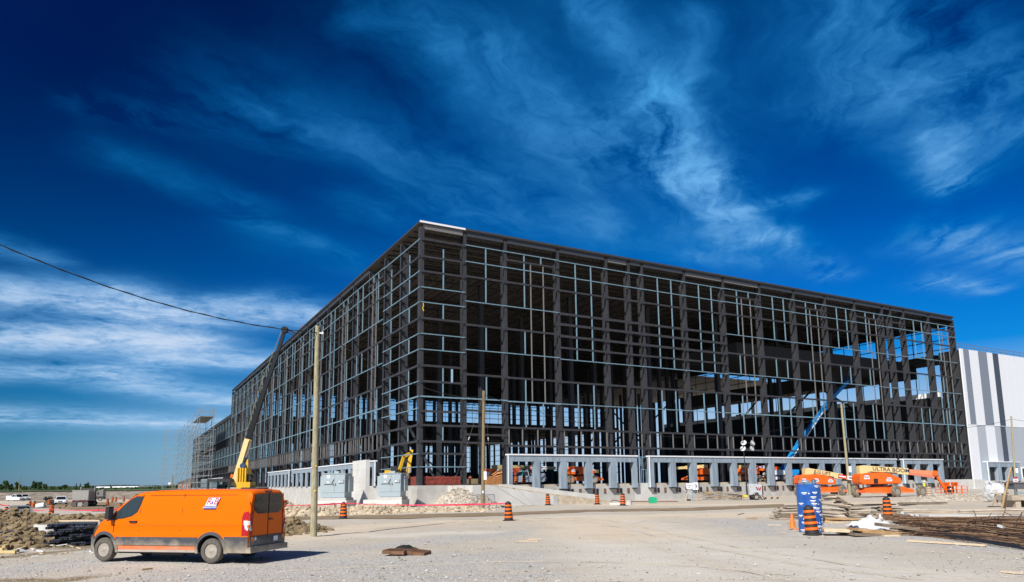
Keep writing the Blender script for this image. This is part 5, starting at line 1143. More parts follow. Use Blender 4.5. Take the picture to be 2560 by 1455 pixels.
# ---- cars
car_white = mat('white_car_paint', (.80, .81, .83), .25, var=.02, coat=.5); car_silver = mat('silver_car_paint', (.35, .38, .42), .3, metal=.4, coat=.4); car_grey = mat('grey_blue_car_paint', (.20, .25, .31), .3, coat=.4)
def car(name, label, cat, loc, rz, paint, L=4.7, W=1.85, H=1.7, kind='suv', grille=True, group=None):
    t = thing(name, label, cat, loc, rz, group); h = W / 2; hb = .98 if kind != 'pickup' else 1.1
    q = MB(); prof = [(-L / 2, .45), (-L / 2 - .03, .75), (-L / 2 + .05, hb), (L / 2 - 1.35, hb), (L / 2 - .25, hb - .12), (L / 2, hb - .35), (L / 2 + .02, .4), (L / 2 - .3, .28), (-L / 2 + .3, .28)]
    n = len(prof); c = .62; ins = [(x * .985, c + (z - c) * .93) for x, z in prof]
    q.add([(x, -h, z) for x, z in ins] + [(x, -h + .09, z) for x, z in prof] + [(x, h - .09, z) for x, z in prof] + [(x, h, z) for x, z in ins], [tuple(range(n)), tuple(reversed(range(3 * n, 4 * n)))] + [(r_ * n + k, r_ * n + (k + 1) % n, (r_ + 1) * n + (k + 1) % n, (r_ + 1) * n + k) for r_ in range(3) for k in range(n)])
    q.build('body', paint, t)
    if kind == 'suv': x0, x1, x2, x3 = -L / 2 + .12, -L / 2 + .55, L / 2 - 2.3, L / 2 - 1.45
    elif kind == 'pickup': x0, x1, x2, x3 = -.55, -.35, .85, 1.55
    else: x0, x1, x2, x3 = -L / 2 + .5, -L / 2 + 1.2, .5, 1.3
    def cabin(x0, x1, x2, x3, m_, nm, z1, k=0.0):
        q = MB(); a = h - .06; e = h - .22
        q.add([(x0, -a, hb - .02), (x3, -a, hb - .02), (x3, a, hb - .02), (x0, a, hb - .02), (x1, -e, z1), (x2, -e, z1), (x2, e, z1), (x1, e, z1)], MB.BF); return q.build(nm, m_, t)
    cabin(x0, x1, x2, x3, paint, 'cabin', H)
    zl, zh = hb + .06, H - .09
    def li(a, b_, z): return a + (b_ - a) * (z - hb) / (H - hb)
    def yy(z): return li(h - .06, h - .22, z)
    for s in (-1, 1):
        xm = (x0 + x3) / 2
        for (pa, pb_) in ((.06, .48), (.54, .93)):
            X = lambda f, z: li(x0, x1, z) + (li(x3, x2, z) - li(x0, x1, z)) * f
            q = MB(); q.add([(X(pa, zl), s * (yy(zl) + .012), zl), (X(pb_, zl), s * (yy(zl) + .012), zl), (X(pb_, zh), s * (yy(zh) + .012), zh), (X(pa, zh), s * (yy(zh) + .012), zh)], [(0, 1, 2, 3)]); q.build('side_window', van_glass, t, fix=False)
        MB().b2((L / 2 - .1, s * (h - .18) - .16, hb - .36), (L / 2 + .03, s * (h - .18) + .16, hb - .22)).build('headlight', tail_w, t); MB().b2((-L / 2 - .05, s * (h - .14) - .1, .75), (-L / 2 + .02, s * (h - .14) + .1, .95)).build('tail_light', tail_r, t)
        MB().box((x3 - .3, s * (h + .1), hb + .1), (.12, .2, .16)).build('mirror', paint, t)
        for x in (L / 2 - .95, -L / 2 + .95): wheel(t, (x, s * (h - .12), .36), .36, .24, n=16, tm=rubber_d, rm=chrome, rz=0 if s < 0 else math.pi)
    for xa, xb, nm in ((x3, x2, 'windshield'), (x0, x1, 'rear_window')):
        s = 1 if xa == x3 else -1; q = MB(); q.add([(li(xa, xb, zl) + s * .015, -yy(zl) + .08, zl), (li(xa, xb, zl) + s * .015, yy(zl) - .08, zl), (li(xa, xb, zh) + s * .015, yy(zh) - .08, zh), (li(xa, xb, zh) + s * .015, -yy(zh) + .08, zh)], [(0, 1, 2, 3)]); q.build(nm, van_glass, t, fix=False)
    if grille: MB().b2((L / 2 - .05, -.42, hb - .42), (L / 2 + .035, .42, hb - .24)).build('grille', black_m, t)
    MB().b2((L / 2 - .1, -h + .08, .3), (L / 2 + .045, h - .08, .45)).build('bumper', black_m, t)
    if kind == 'pickup':
        q = MB(); q.b2((-L / 2 + .08, -h + .08, hb), (-.75, h - .08, hb + .38)); q.build('bed_cover', paint, t)
    return t
g = far(153, 1252, 152); car('suv', 'white suv facing the camera beside the dump truck', 'suv', (g.x, 152, terr(g.x, 152)), R(-90 + 28), car_white, 4.8, 2.1, 1.75)
g = far(40, 1250, 205); car('pickup_truck', 'white pickup with covered bed seen from its side', 'pickup', (g.x, 205, terr(g.x, 205)), R(-22), car_white, 5.9, 2.0, 1.95, 'pickup')
g = far(57, 1249, 214); car('pickup_truck', 'second white pickup half hidden behind the covered one', 'pickup', (g.x, 214, terr(g.x, 214)), R(-30), car_white, 5.6, 2.0, 1.9, 'pickup')
g = far(50, 1284, 74); car('parked_car', 'silver car half hidden behind the earth berm', 'car', (g.x, 74, terr(g.x, 74)), R(-50), car_silver, 4.4, 1.8, 1.35, 'sedan')
p = inplane(1316, 1208, 13); car('pickup_truck', 'grey blue pickup parked inside behind the first dock opening', 'pickup', (p.x, p.y, ZS), R(172), car_grey, 5.4, 1.95, 1.85, 'pickup')
# dump truck seen from behind
g = far(200, 1254, 128); DT = thing('dump_truck', 'grey dump truck seen from behind on the brown graded ground', 'truck', (g.x, 128, terr(g.x, 128)), R(0))
DT.rotation_euler = (0, 0, R(22)); alu = mat('dusty_aluminium', (.40, .385, .36), .5, var=.1, metal=.1); dk = mat('grimy_frame', (.06, .055, .05), .8)
q = MB(); q.add([(-1.3, 0, 1.15), (1.3, 0, 1.15), (1.3, 0, 2.95), (-1.3, 0, 2.95), (-1.3, 6.4, 1.05), (1.3, 6.4, 1.05), (1.3, 6.4, 2.75), (-1.3, 6.4, 2.75)], [(0, 1, 2, 3), (4, 7, 6, 5), (0, 4, 5, 1), (1, 5, 6, 2), (3, 7, 4, 0)]); q.build('dump_body', alu, DT)
for k in range(9): MB().b2((1.3, .35 + .7 * k, 1.2), (1.36, .45 + .7 * k, 2.8)).build('body_rib', alu, DT)
MB().b2((-1.25, -.05, 1.25), (1.25, -.01, 2.85)).build('tailgate', alu, DT); MB().b2((-1.34, -.07, 2.86), (1.34, .05, 2.99)).build('top_rail', alu, DT)
q = MB(); q.b2((-.5, .2, .55), (.5, 8.6, 1.0)); q.b2((-1.25, .1, .95), (1.25, .3, 1.12)); q.build('frame', dk, DT)
for s in (-1, 1):
    MB().b2((s * .9 - .35, .02, .08), (s * .9 + .35, .08, .95)).build('mud_flap', mat('grey_flap', (.12, .12, .11), .8), DT)
    for y in (1.1, 2.5, 4.0, 8.6): wheel(DT, (s * 1.0, y, .5), .5, .5, n=16, tm=rubber_d, rz=0 if s < 0 else math.pi)
    for x in (1.1, .42): MB().box((s * x, -.09, 1.0 + (.12 if x > 1 else -.02)), (.18, .06, .14)).build('tail_light', mat('lit_red_lens', (.8, .02, .02), .3), DT)
    MB().tube((s * 1.15, 6.75, 1), (s * 1.15, 6.75, 3.6), .09, 8).build('exhaust_stack', chrome, DT); MB().box((s * 1.55, 8.2, 2.3), (.2, .12, .5)).build('mirror', black_m, DT)
MB().b2((-.35, -.02, .1), (.35, .03, .85)).build('hitch_plate', alu, DT)
q = MB(); q.b2((-1.2, 6.9, .8), (1.2, 8.6, 3.1)); q.b2((-1.0, 8.6, .8), (1.0, 10.4, 1.9)); q.build('cab', dk, DT); q = MB(); q.prism([(6.3, 2.8), (7.9, 3.35), (8.2, 3.1), (6.9, 2.75)], -1.2, 1.2, axis='x'); q.build('cab_shield', dk, DT); MB().b2((-.9, 6.86, 2.1), (.9, 6.895, 2.8)).build('rear_window', van_glass, DT)
# small white trailer near the truck
g = far(243, 1230, 190); t = thing('site_trailer', 'pale sloping screening machine behind the dump truck cab', 'trailer', (g.x, 190, terr(g.x, 190)), R(12))
MB().prism([(-1.8, 1.2), (1.8, 1.2), (1.8, 3.2), (-1.0, 2.1), (-1.8, 1.9)], -1, 1, axis='y').build('hopper', galv_grey, t); MB().b2((-1.9, -.8, .5), (1.9, .8, 1.15)).build('chassis', dk, t)
for x in (-1.2, 1.2): wheel(t, (x, -.9, .45), .45, .3, n=12, tm=rubber_d)

# ---- light tower
g = at(1886, 1250); LT = thing('light_tower', 'grey trailer light tower with four lamps on a tall black mast', 'light tower', g, R(3))
lg_m = mat('light_grey_enclosure', (.46, .47, .49), .45)
q = MB(); q.prism([(-.75, .62), (-.8, 1.75), (-.65, 1.92), (.55, 1.92), (.8, 1.75), (.78, .62), (.42, .62), (.3, .9), (-.3, .9), (-.42, .62)], -.55, .55, axis='y'); q.build('enclosure', lg_m, LT)
wheel(LT, (0, -.62, .36), .36, .22, tm=rubber_d, rm=rim_m, n=18); wheel(LT, (0, .62, .36), .36, .22, tm=rubber_d, rm=rim_m, n=18, rz=math.pi)
q = MB(); q.b2((.79, -.5, .6), (.95, .5, 1.7)); q.bar((.8, -.4, .55), (1.15, -.4, .05), .07, .07); q.bar((.8, .4, .55), (1.15, .4, .05), .07, .07); q.build('end_frame', black_m, LT)
q = MB(); q.bar((-.7, 0, .5), (-3.2, 0, .75), .08, .10); q.bar((-1.6, 0, .55), (-1.6, 0, .05), .06, .06); q.build('tow_bar', black_m, LT); MB().b2((-1.45, -.3, .38), (-.9, .3, .6)).build('tool_box', yellow_m, LT)
ph = far(1869, 1096, g.y).z - g.z
MB().tube((-.85, 0, .5), (-.98, 0, ph), .055, 8).build('mast', black_m, LT); MB().tube((-.85, 0, .5), (-.9, 0, 4.6), .09, 8).build('mast_base', black_m, LT)
MB().bar((-2.3, 0, ph - 1.3), (-.1, 0, ph - 1.3), .05, .06).build('lamp_bar', black_m, LT)
for px, py, s in ((1859, 1107, -1), (1882, 1107, 1), (1857, 1121.5, -1), (1880, 1121, 1)):
    v = far(px, py, g.y) - Vector(g); T = Matrix.Translation(v) @ Euler((R(62), 0, R(35 * s))).to_matrix().to_4x4()
    b = MB(); b.lathe([(.07, -.36), (.15, -.27), (.33, 0), (.34, .03)], 16, 0, T); h = b.build('lamp_head', lg_m, LT, smooth=True); MB().lathe([(.001, .04), (.31, .025)], 16, 0, T).build('lamp_glass', glassmat('lamp_lens', (.62, .60, .52), .15), h)
    MB().bar(v, Vector((-1.2, 0, v.z + .05)), .04, .05).build('lamp_arm', black_m, LT)
q = MB(); q.add([(.03, -.566, 1.55), (.16, -.566, 1.55), (.36, -.566, 1.12), (.24, -.566, 1.12)], [(0, 1, 2, 3)]); q.build('logo_stroke', text_k, LT, fix=False)
for pts in ([(.28, 1.5), (.40, 1.5), (.46, 1.38), (.40, 1.20)], [(.40, 1.22), (.48, 1.1), (.56, 1.10), (.50, 1.38), (.44, 1.36)], [(.46, 1.12), (.57, 1.12), (.72, 1.55), (.60, 1.55)]):
    MB().prism(pts, -.566, -.556, axis='y').build('logo_stroke', red_m if True else None, LT)
# ------------------------------------------------------------------ poles and wires
def pole(label, bx, by_, tx, ty, r0, r1, m_, name='utility_pole', marks=(), z=None, dist=None):
    b0 = at(bx, by_) if dist is None else far(bx, by_, dist)
    if dist is not None: b0.z = terr(b0.x, b0.y)
    t0 = far(tx, ty, b0.y); t = thing(name, label, 'utility pole', b0, 0)
    q = MB(); h = t0 - b0; n = 10; pts = [h * (k / n) for k in range(n + 1)]
    sides = 14; vs = []; fs = []
    for k, p in enumerate(pts):
        r = r0 + (r1 - r0) * k / n
        for i in range(sides):
            a = 2 * math.pi * i / sides; vs.append((p.x + r * math.cos(a), p.y + r * math.sin(a), p.z - (.5 if k == 0 else 0)))
    fs = [(k * sides + i, k * sides + (i + 1) % sides, (k + 1) * sides + (i + 1) % sides, (k + 1) * sides + i) for k in range(n) for i in range(sides)] + [tuple(range(n * sides, (n + 1) * sides))]
    q.add(vs, fs); q.build('shaft', m_, t, smooth=True)
    for (px, py, w, hh, m2, nm) in marks:
        c = far(px, py, b0.y - r0 * .98 - .01) - b0; MB().b2((c.x - w / 2, c.y - .03, c.z - hh / 2), (c.x + w / 2, c.y + .015, c.z + hh / 2)).build(nm, m2, t)
    return t, b0, t0
wtag = text_w; ytag = mat('yellow_tag', (.75, .75, .02), .5); otag = mat('orange_tag', (.85, .40, .01), .5)
pl1, b1_, t1_ = pole('tall treated wooden pole right of the orange van', 784, 1342, 793.5, 815, .155, .10, pole_m, marks=((790, 1165, .055, .055, otag, 'tag'), (788, 1227, .055, .055, ytag, 'tag')))
q = MB(); q.bar(t1_ - b1_ + Vector((0, 0, -.32)), t1_ - b1_ + Vector((.26, 0, -.35)), .05, .05); q.tube(t1_ - b1_ + Vector((.26, 0, -.38)), t1_ - b1_ + Vector((.26, 0, -.28)), .04, 8); q.build('insulator', white_m, pl1)
pl2, b2p, t2_ = pole('brown wooden pole with guy wires in front of the first bays', 1207, 1272, 1209.5, 977, .17, .13, pole_b, marks=((1213, 1189, .26, .75, wtag, 'meter_box'), (1207.5, 1230, .12, .22, wtag, 'tag')))
pl3, b3p, t3_ = pole('leaning wooden pole behind the orange boom lifts', 2125, 1238, 2103, 1010, .20, .15, pole_m, marks=((2125, 1173, .40, .85, wtag, 'white_box'),))
pl4, b4p, t4_ = pole('wooden pole in front of the striped white building', 2540, 1226, 2528, 1040, .17, .12, pole_m, dist=115, marks=((2542, 1176, .40, .75, wtag, 'white_box'),))
for (px, yb, yt, px2, d, lb) in ((47, 1227, 1195, 50, 262, 'far thin utility pole among the left trees'), (431, 1224, 1188, 432, 270, 'far thin utility pole above the van roof')):
    pole(lb, px, yb, px2, yt, .2, .14, pole_b, dist=d)
cable_m = mat('black_cable', (.012, .012, .013), .5); wire_m = mat('dark_wire', (.05, .05, .05), .5)
def wire(label, A, B, sag, r, m_=cable_m, n=26, name='overhead_cable', twist=False):
    A, B = Vector(A), Vector(B); pts = [A.lerp(B, k / n) - Vector((0, 0, 4 * sag * (k / n) * (1 - k / n))) for k in range(n + 1)]
    t = thing(name, label, 'cable', A); b = MB(); b.path([p - A for p in pts], r, 7)
    if twist:
        q = MB(); q.path([p - A + Vector((0, r * 1.3 * math.sin(i * 1.1), r * 1.3 * math.cos(i * 1.1))) for i, p in enumerate(pts)], r * .7, 6); q.build('second_strand', m_, t)
    return b.build('strand', m_, t)
A1 = t1_ + Vector((.0, -.12, -.33))
wire('thick black twisted cable sagging in from the upper left to the near pole', far(-320, 460, 20.0), A1, .9, .018, n=60, twist=True)
wire('dark wire from the near pole to the brown pole across the building', t1_ + Vector((.26, 0, -.33)), t2_ + Vector((-.1, 0, -.5)), 1.0, .02)
wire('dark wire from the brown pole to the leaning pole across the docks', t2_ + Vector((.1, 0, -.4)), t3_ + Vector((0, 0, -.6)), 4.2, .025)
wire('dark wire from the leaning pole to the pole at the right edge', t3_ + Vector((0, 0, -.6)), t4_ + Vector((0, 0, -.5)), 2.2, .025)
wire('dark wire leaving the picture to the right', t4_ + Vector((0, 0, -.5)), t4_ + Vector((26, 6, -1.5)), .6, .025)
def guy(label, A, B, guard0, r=.012):
    A, B = Vector(A), Vector(B); t = thing('guy_wire', label, 'guy wire', B); MB().tube(A - B, (0, 0, 0), r, 6).build('wire', galv_grey, t)
    MB().tube((A - B) * .0, (A - B) * guard0, .05, 8).build('guard', yellow_m, t); c = (A - B) * .64; MB().tube(c, c + (A - B).normalized() * .35, .06, 8).build('strain_insulator', white_m, t)
guy('guy wire with long yellow guard left of the brown pole', t2_ + Vector((-.1, 0, -.6)), at(1116, 1264), .19, .018)
guy('guy wire with yellow guard right of the brown pole', t2_ + Vector((.1, .1, -.6)), at(1232, 1262) + Vector((0, 2, 0)), .17, .014)

# ------------------------------------------------------------------ drums, cones
def drum_proto():
    t = thing('construction_drum', '', 'drum', (0, 0, 0)); 
    q = MB(); q.lathe([(.40, 0), (.40, .045), (.36, .06)], 8); q.build('base', rubber_d, t)
    zs = [.06, .20, .32, .445, .56, .685, .80, .925, 1.03, 1.13]
    def rr(z): return .285 - .075 * z
    prof = []
    for k, z in enumerate(zs): prof.append((rr(z) + (.012 if k % 2 else .012), z))
    for k, (z0, z1) in enumerate(zip(zs, zs[1:])):
        kk = k % 2 == 0; q = MB(); o_ = .0 if kk else .014
        q.lathe([(rr(z0) + o_ - .02, z0 + .001), (rr(z0) + o_, z0 + .012), (rr(z1) + o_, z1 - .012), (rr(z1) + o_ - .02, z1 - .001)], 20); q.build('black_band' if kk else 'orange_band', drum_k if kk else drum_o, t, smooth=True)
    q = MB(); q.lathe([(.19, 1.125), (.17, 1.17), (.10, 1.19), (.001, 1.195)], 16); q.bar((-.10, 0, 1.18), (.10, 0, 1.24), .05, .04) if False else None; q.b2((-.10, -.025, 1.18), (.10, .025, 1.235)); q.build('handle_cap', drum_k, t); return t
drum0 = drum_proto(); GD = 'striped construction drums'; drum0['group'] = GD
used = [False]
def drum(px, py, label, tilt=0.0, sc=1.0, z=None, pos=None):
    p = pos if pos is not None else at(px, py, z)
    o = drum0 if not used[0] else dup(drum0); used[0] = True
    o.location = p; o.rotation_euler = (random.uniform(-.03, .03), tilt + random.uniform(-.02, .02), random.uniform(0, 1.5)); o.scale = (sc,) * 3; o['label'] = label; return o
drum(1272, 1302, 'striped drum on the edge of the brown haul road, tape tied to it', -.03, .95)
drum(858, 1297, 'striped drum tied with red tape in front of the grey cabinets', .02, .92)
drum(2031, 1337, 'dented striped drum standing right in front of the blue wrapped column', -.07, .98)
drum(2221, 1293, 'striped drum on a square black base behind the rebar pile', -.02, .98)
drum(1286, 1261, 'striped drum left end of the concrete ramp wall, on loose stones', -.02, .98)
drum(1370, 1263, 'tilted striped drum at the right end of the outer ramp wall', -.10, .96)
drum(1493, 1261, 'striped drum beside the low end of the inner ramp wall', 0, .93)
drum(1557, 1264, 'brightest striped drum with grey base beside the concrete ring', .03, .98)
drum(128, 1287, 'large striped drum in the middle of the left red tape', 0, 1.0, pos=far(128, 1287, 80) * 1)
for px, py, d, lb in ((15, 1279, 84, 'striped drum at the left end of the red tape'), (59, 1281, 86, 'striped drum whose dark top shows behind the silver car'), (69, 1271, 100, 'pale faded striped drum with stake left of the dump truck track'), (73, 1256, 128, 'striped drum of the leaning pair beyond the silver car'), (83, 1257, 126, 'leaning striped drum left of the white culvert pipe'), (123, 1250, 150, 'striped drum behind the white suv left side'),
                      (270, 1252, 135, 'faded drum alone right of the dump truck'), (281, 1246, 170, 'first of two distant drums above the van hood'), (290, 1245, 175, 'second of two distant drums above the van hood'), (302, 1263, 98, 'dark topped drum just left of the van windshield'), (310, 1243, 178, 'distant tilted drum above the van windshield')):
    p = far(px, py, d); p.z = terr(p.x, p.y); drum(0, 0, lb, random.uniform(-.08, .08) if 'lean' not in lb else .16, 1.0, pos=p)
for px, off, lb in ((1109, 1.8, 'small striped drum inside behind the left part of the red mesh'), (1139, 1.8, 'small striped drum inside behind the right part of the red mesh'), (1176, 5, 'striped drum inside left of the brown pole'), (1257, 2.2, 'striped drum inside against the third column beside the wooden bin'), (1290, 6, 'dark striped drum inside behind the first dock opening'), (1309, 4, 'leaning striped drum with green hose in the first dock opening'), (2273, 1.4, 'orange drum inside the last dock block behind the salmon boom')):
    p = inplane(px, 1212, off); p.z = ZS; drum(0, 0, lb, .12 if 'leaning' in lb else 0, .92, pos=p)
fg = at(2324, 1243); drum(0, 0, 'faded pale striped drum beside the lift basket', .02, 1.15, pos=fg)
for c in [c for c in bpy.data.objects if c.parent and c.parent.get('label', '').startswith('faded pale striped')]:
    if c.name.startswith('orange_band'):
        c.data = c.data.copy(); c.data.materials.clear(); c.data.materials.append(mat('faded_drum_plastic', (.60, .42, .30), .7))
    elif c.name.startswith('black_band'): c.data = c.data.copy(); c.data.materials.clear(); c.data.materials.append(mat('faded_drum_band', (.25, .21, .17), .7))
g = at(1982, 1323); t = thing('traffic_cone', 'orange traffic cone left of the blue wrapped column', 'cone', g)
cone_m = mat('orange_cone_plastic', (.88, .20, .03), .5); MB().lathe([(.155, .04), (.03, .74), (.001, .745)], 20).build('cone', cone_m, t, smooth=True); MB().b2((-.19, -.19, 0), (.19, .19, .04)).build('base', cone_m, t)
p = inplane(1303, 1188, 4); q = MB(); q.path([Vector((0, 0, 0)), Vector((.15, 0, .35)), Vector((.0, 0, .75)), Vector((-.25, 0, 1.05))], .07, 6); o = q.build('green_hose', mat('green_hose_rubber', (.02, .45, .33), .5)); tag(o, 'bright green hose sticking up from a leaning drum inside', 'hose'); o.location = (p.x + .1, p.y, ZS + 1.0)

# red tape runs
def tape(label, pts, w=.09, tw=1.0, sag=.06):
    A = Vector(pts[0]); t = thing('barrier_tape', label, 'barrier tape', A); b = MB(); L = [Vector(p) for p in pts]; n = 26; P_ = []
    for a, c in zip(L, L[1:]):
        for k in range(n): f = k / n; P_.append(a.lerp(c, f) - Vector((0, 0, 4 * sag * f * (1 - f))))
    P_.append(L[-1])
    vs = []
    for i, p in enumerate(P_):
        a = .5 + .5 * math.sin(i * .23 * tw); d = Vector((0, .5 * w * (1 - a), .5 * w * (.35 + .65 * a))); vs += [p - A - d, p - A + d]
    b.add(vs, [(2 * i, 2 * i + 1, 2 * i + 3, 2 * i + 2) for i in range(len(P_) - 1)]); b.build('strip', tape_m, t, fix=False); return t
d1 = at(1272, 1302) + Vector((-.2, 0, 1.05)); d2 = at(858, 1297) + Vector((.1, -.1, 1.05))
tape('red barrier tape from the middle drum to the drum before the cabinets', [d1, d2], .10, sag=.12)
tape('red barrier tape from the drum before the cabinets to behind the van', [d2, far(700, 1263.5, d2.y - 2)], .10, sag=.05)
tape('red tape end hanging down beside the drum before the cabinets', [d2 + Vector((.25, 0, 0)), d2 + Vector((.32, 0, -.5))], .16, sag=0)
L1 = far(128, 1274, 79.5); tape('red barrier tape at the left strung over three drums to the van', [far(-8, 1258.5, 83), far(20, 1263, 83.5), far(62, 1273, 85), L1, far(300, 1273, 70)], .13, .6, .10)

# ------------------------------------------------------------------ blue wrapped column
bp_ = at(2036, 1333) + Vector((.1, .55, 0)); BC = thing('wrapped_column', 'tall round column wrapped in blue sheeting with white logos, bolts on top', 'wrapped column', bp_)
blue_w = mat('blue_sheeting', (.012, .07, .32), .30, var=.30, scale=2.5, bump=.3, bscale=3, stretch=(2, 2, 1), col2=(.03, .13, .44), dust=.35, dustz=.1)
pr = []
for k in range(26):
    z = .02 + 2.03 * k / 25; pr.append((.495 + .004 * math.sin(z * 9) + .003 * math.sin(z * 23) + (.008 if k in (4, 9, 14, 19) else 0), z))
q = MB(); q.lathe(pr + [(.46, 2.06), (.001, 2.055)], 36); q.build('sheeting', blue_w, BC, smooth=True)
wr = random.Random(4)
for k in range(34):   # printed marks of the sheeting
    z = .12 + .155 * (k % 13) + wr.uniform(-.03, .03); a0 = -math.pi / 2 + wr.uniform(-1.35, 1.35) if k > 12 else -math.pi / 2 + (-1.1 + .36 * ((k * 5) % 7)); r = .517
    def P3(da, z): a = a0 + da; return (r * math.cos(a), r * math.sin(a), z)
    q = MB(); w = .23
    for zz0, zz1, ww in ((0, .040, w), (-.045, -.022, w * .6)): q.grid(lambda u, v: P3(-ww + 2 * ww * u, z + zz0 + (zz1 - zz0) * v), 5, 1)
    if k % 2 == 0: q.add([P3(w + .06, z - .03), P3(w + .22, z - .03), P3(w + .16, z + .035), P3(w + .12, z + .012)], [(0, 1, 2, 3)])
    q.build('printed_mark', text_w, BC, fix=False)
for a in range(8):
    x, y = .34 * math.cos(a * .785 + .3), .34 * math.sin(a * .785 + .3); q = MB(); q.tube((x, y, 2.05), (x, y, 2.24), .022, 8); q.tube((x, y, 2.10), (x, y, 2.14), .042, 6); q.build('anchor_bolt', galv, BC)
MB().b2((-.15, -.1, 2.055), (.12, .12, 2.16)).build('loose_cap', galv, BC)

# ------------------------------------------------------------------ cabinets
cab_m = mat('grey_cabinet_paint', (.345, .41, .435), .45, var=.03); cab_s = mat('dark_gap', (.05, .06, .065), .6)
def cabinet(label, px0, px1, pyt, pyb, d, ppx0, ppx1, ppyb):
    A, B = far(px0, pyb, d), far(px1, pyt, d); w = B.x - A.x; h = B.z - A.z; t = thing('electrical_cabinet', label, 'electrical cabinet', ((A.x + B.x) / 2, d, 0), R(-4), 'grey electrical cabinets'); z0 = A.z
    q = MB(); q.b2((-w / 2, 0, z0), (w / 2, 2.3, z0 + h)); q.build('body', cab_m, t)
    MB().b2((-w / 2 - .05, -.06, z0 + h + .003), (w / 2 + .05, 2.36, z0 + h + .07)).build('lid', cab_m, t); MB().b2((-.15, .5, z0 + h + .07), (.35, 1.0, z0 + h + .28)).build('roof_box', cab_m, t)
    for k, (a, b_) in enumerate(((-w / 2 + .03, .08), (.10, w / 2 - .03))):
        dr = MB().b2((a, -.05, z0 + h * .22), (b_, -.004, z0 + h - .05)).build('door', cab_m, t); MB().b2((b_ - .14 if k == 0 else a + .08, -.09, z0 + h * .50), (b_ - .08 if k == 0 else a + .14, -.051, z0 + h * .60)).build('handle', black_m, dr)
    MB().b2((-w / 2 + .03, -.045, z0 + .03), (w / 2 - .03, -.004, z0 + h * .21)).build('lower_panel', cab_m, t)
    u_ = w / 2.2
    q = MB(); q.prism([(-.95 * u_, z0 + h * .58), (-.2 * u_, z0 + h * .58), (.02 * u_, z0 + h * .78), (-.95 * u_, z0 + h * .78)], -.16, -.052, axis='y'); q.build('hood', cab_m, t)
    q = MB(); q.b2((.5 * u_, -.14, z0 + h * .62), (.98 * u_, -.052, z0 + h * .77)); q.build('hood', cab_m, t)
    for x, z in ((-.5, .68), (.62, .69)): MB().b2((x * u_ - .09, -.168, z0 + h * z - .09), (x * u_ + .09, -.161, z0 + h * z + .09)).build('label_plate', text_w, t); MB().b2((x * u_ - .09, -.172, z0 + h * z + .05), (x * u_ + .09, -.1685, z0 + h * z + .09)).build('label_band', red_m, t)
    T = Matrix.Translation((-.5 * u_, -.058, z0 + h * .885)) @ Matrix.Rotation(R(90), 4, 'X'); MB().lathe([(.001, .006), (.17, .006), (.17, 0)], 20, 0, T).build('badge', text_w, t); letters('PTI', .15, text_k, t, (-.5 * u_, -.066, z0 + h * .885), (R(90), 0, 0))
    MB().b2((-w / 2 - .34, .4, z0 + .1), (-w / 2 - .004, 2.0, z0 + h - .22)).build('radiator', cab_m, t); MB().b2((w / 2 + .004, .5, z0 + h * .25), (w / 2 + .28, 2.0, z0 + h - .25)).build('radiator', cab_m, t)
    pd = MB(); PA, PB = far(ppx0, ppyb, d - .7), far(ppx1, ppyb, d - .7); cx_ = (A.x + B.x) / 2
    pd.b2((PA.x - cx_, -.75, -.5), (PB.x - cx_, 2.8, z0 - .26)); pd.build('pad', conc_l, t); MB().b2((-w / 2 - .15, -.2, z0 - .256), (w / 2 + .15, 2.5, z0 - .004)).build('plinth', conc, t)
    for k in range(8): MB().tube((-.25 * u_ + .24 * k - .55, -.78, max(.22, z0 - .95)), (-.25 * u_ + .24 * k - .55, -.752, max(.22, z0 - .95)), .055, 10).build('duct_end', black_m, t)
    return t
cabinet('right grey electrical cabinet on a concrete pad below the excavator', 948, 1003, 1184, 1242.5, 71.5, 908, 1006, 1271)
cabinet('left grey electrical cabinet half behind the tall treated pole', 804, 864, 1184.5, 1245, 72.5, 788, 868, 1270)
# guard posts, chain, hydrant
g = at(831, 1264); t = thing('hydrant', 'dark red standpipe post in front of the left cabinet', 'hydrant', g); hgt = far(831, 1229, g.y).z - g.z
q = MB(); q.tube((0, 0, .1), (0.02, 0, hgt * .66), .10, 10); q.tube((.02, 0, hgt * .62), (.02, 0, hgt), .17, 10, 0, .19); q.tube((-.25, 0, .2), (.25, 0, .2), .07, 8); q.build('standpipe', red_m, t, smooth=True); MB().tube((0, 0, -.3), (0, 0, .1), .13, 10).build('blue_foot', mat('light_blue_pipe', (.12, .42, .72), .5), t)
g = at(842.5, 1266); t = thing('bollard', 'dark grey steel guard post beside the red standpipe', 'bollard', g); MB().tube((0, 0, -.2), (0, 0, far(842, 1218, g.y).z - g.z), .07, 10).build('post', galv_grey, t)
g = at(876, 1265); t = thing('bollard', 'pale galvanised guard post left of the concrete pier', 'bollard', g); MB().tube((0, 0, -.2), (0, 0, far(876, 1219, g.y).z - g.z), .09, 10).build('post', galv, t)
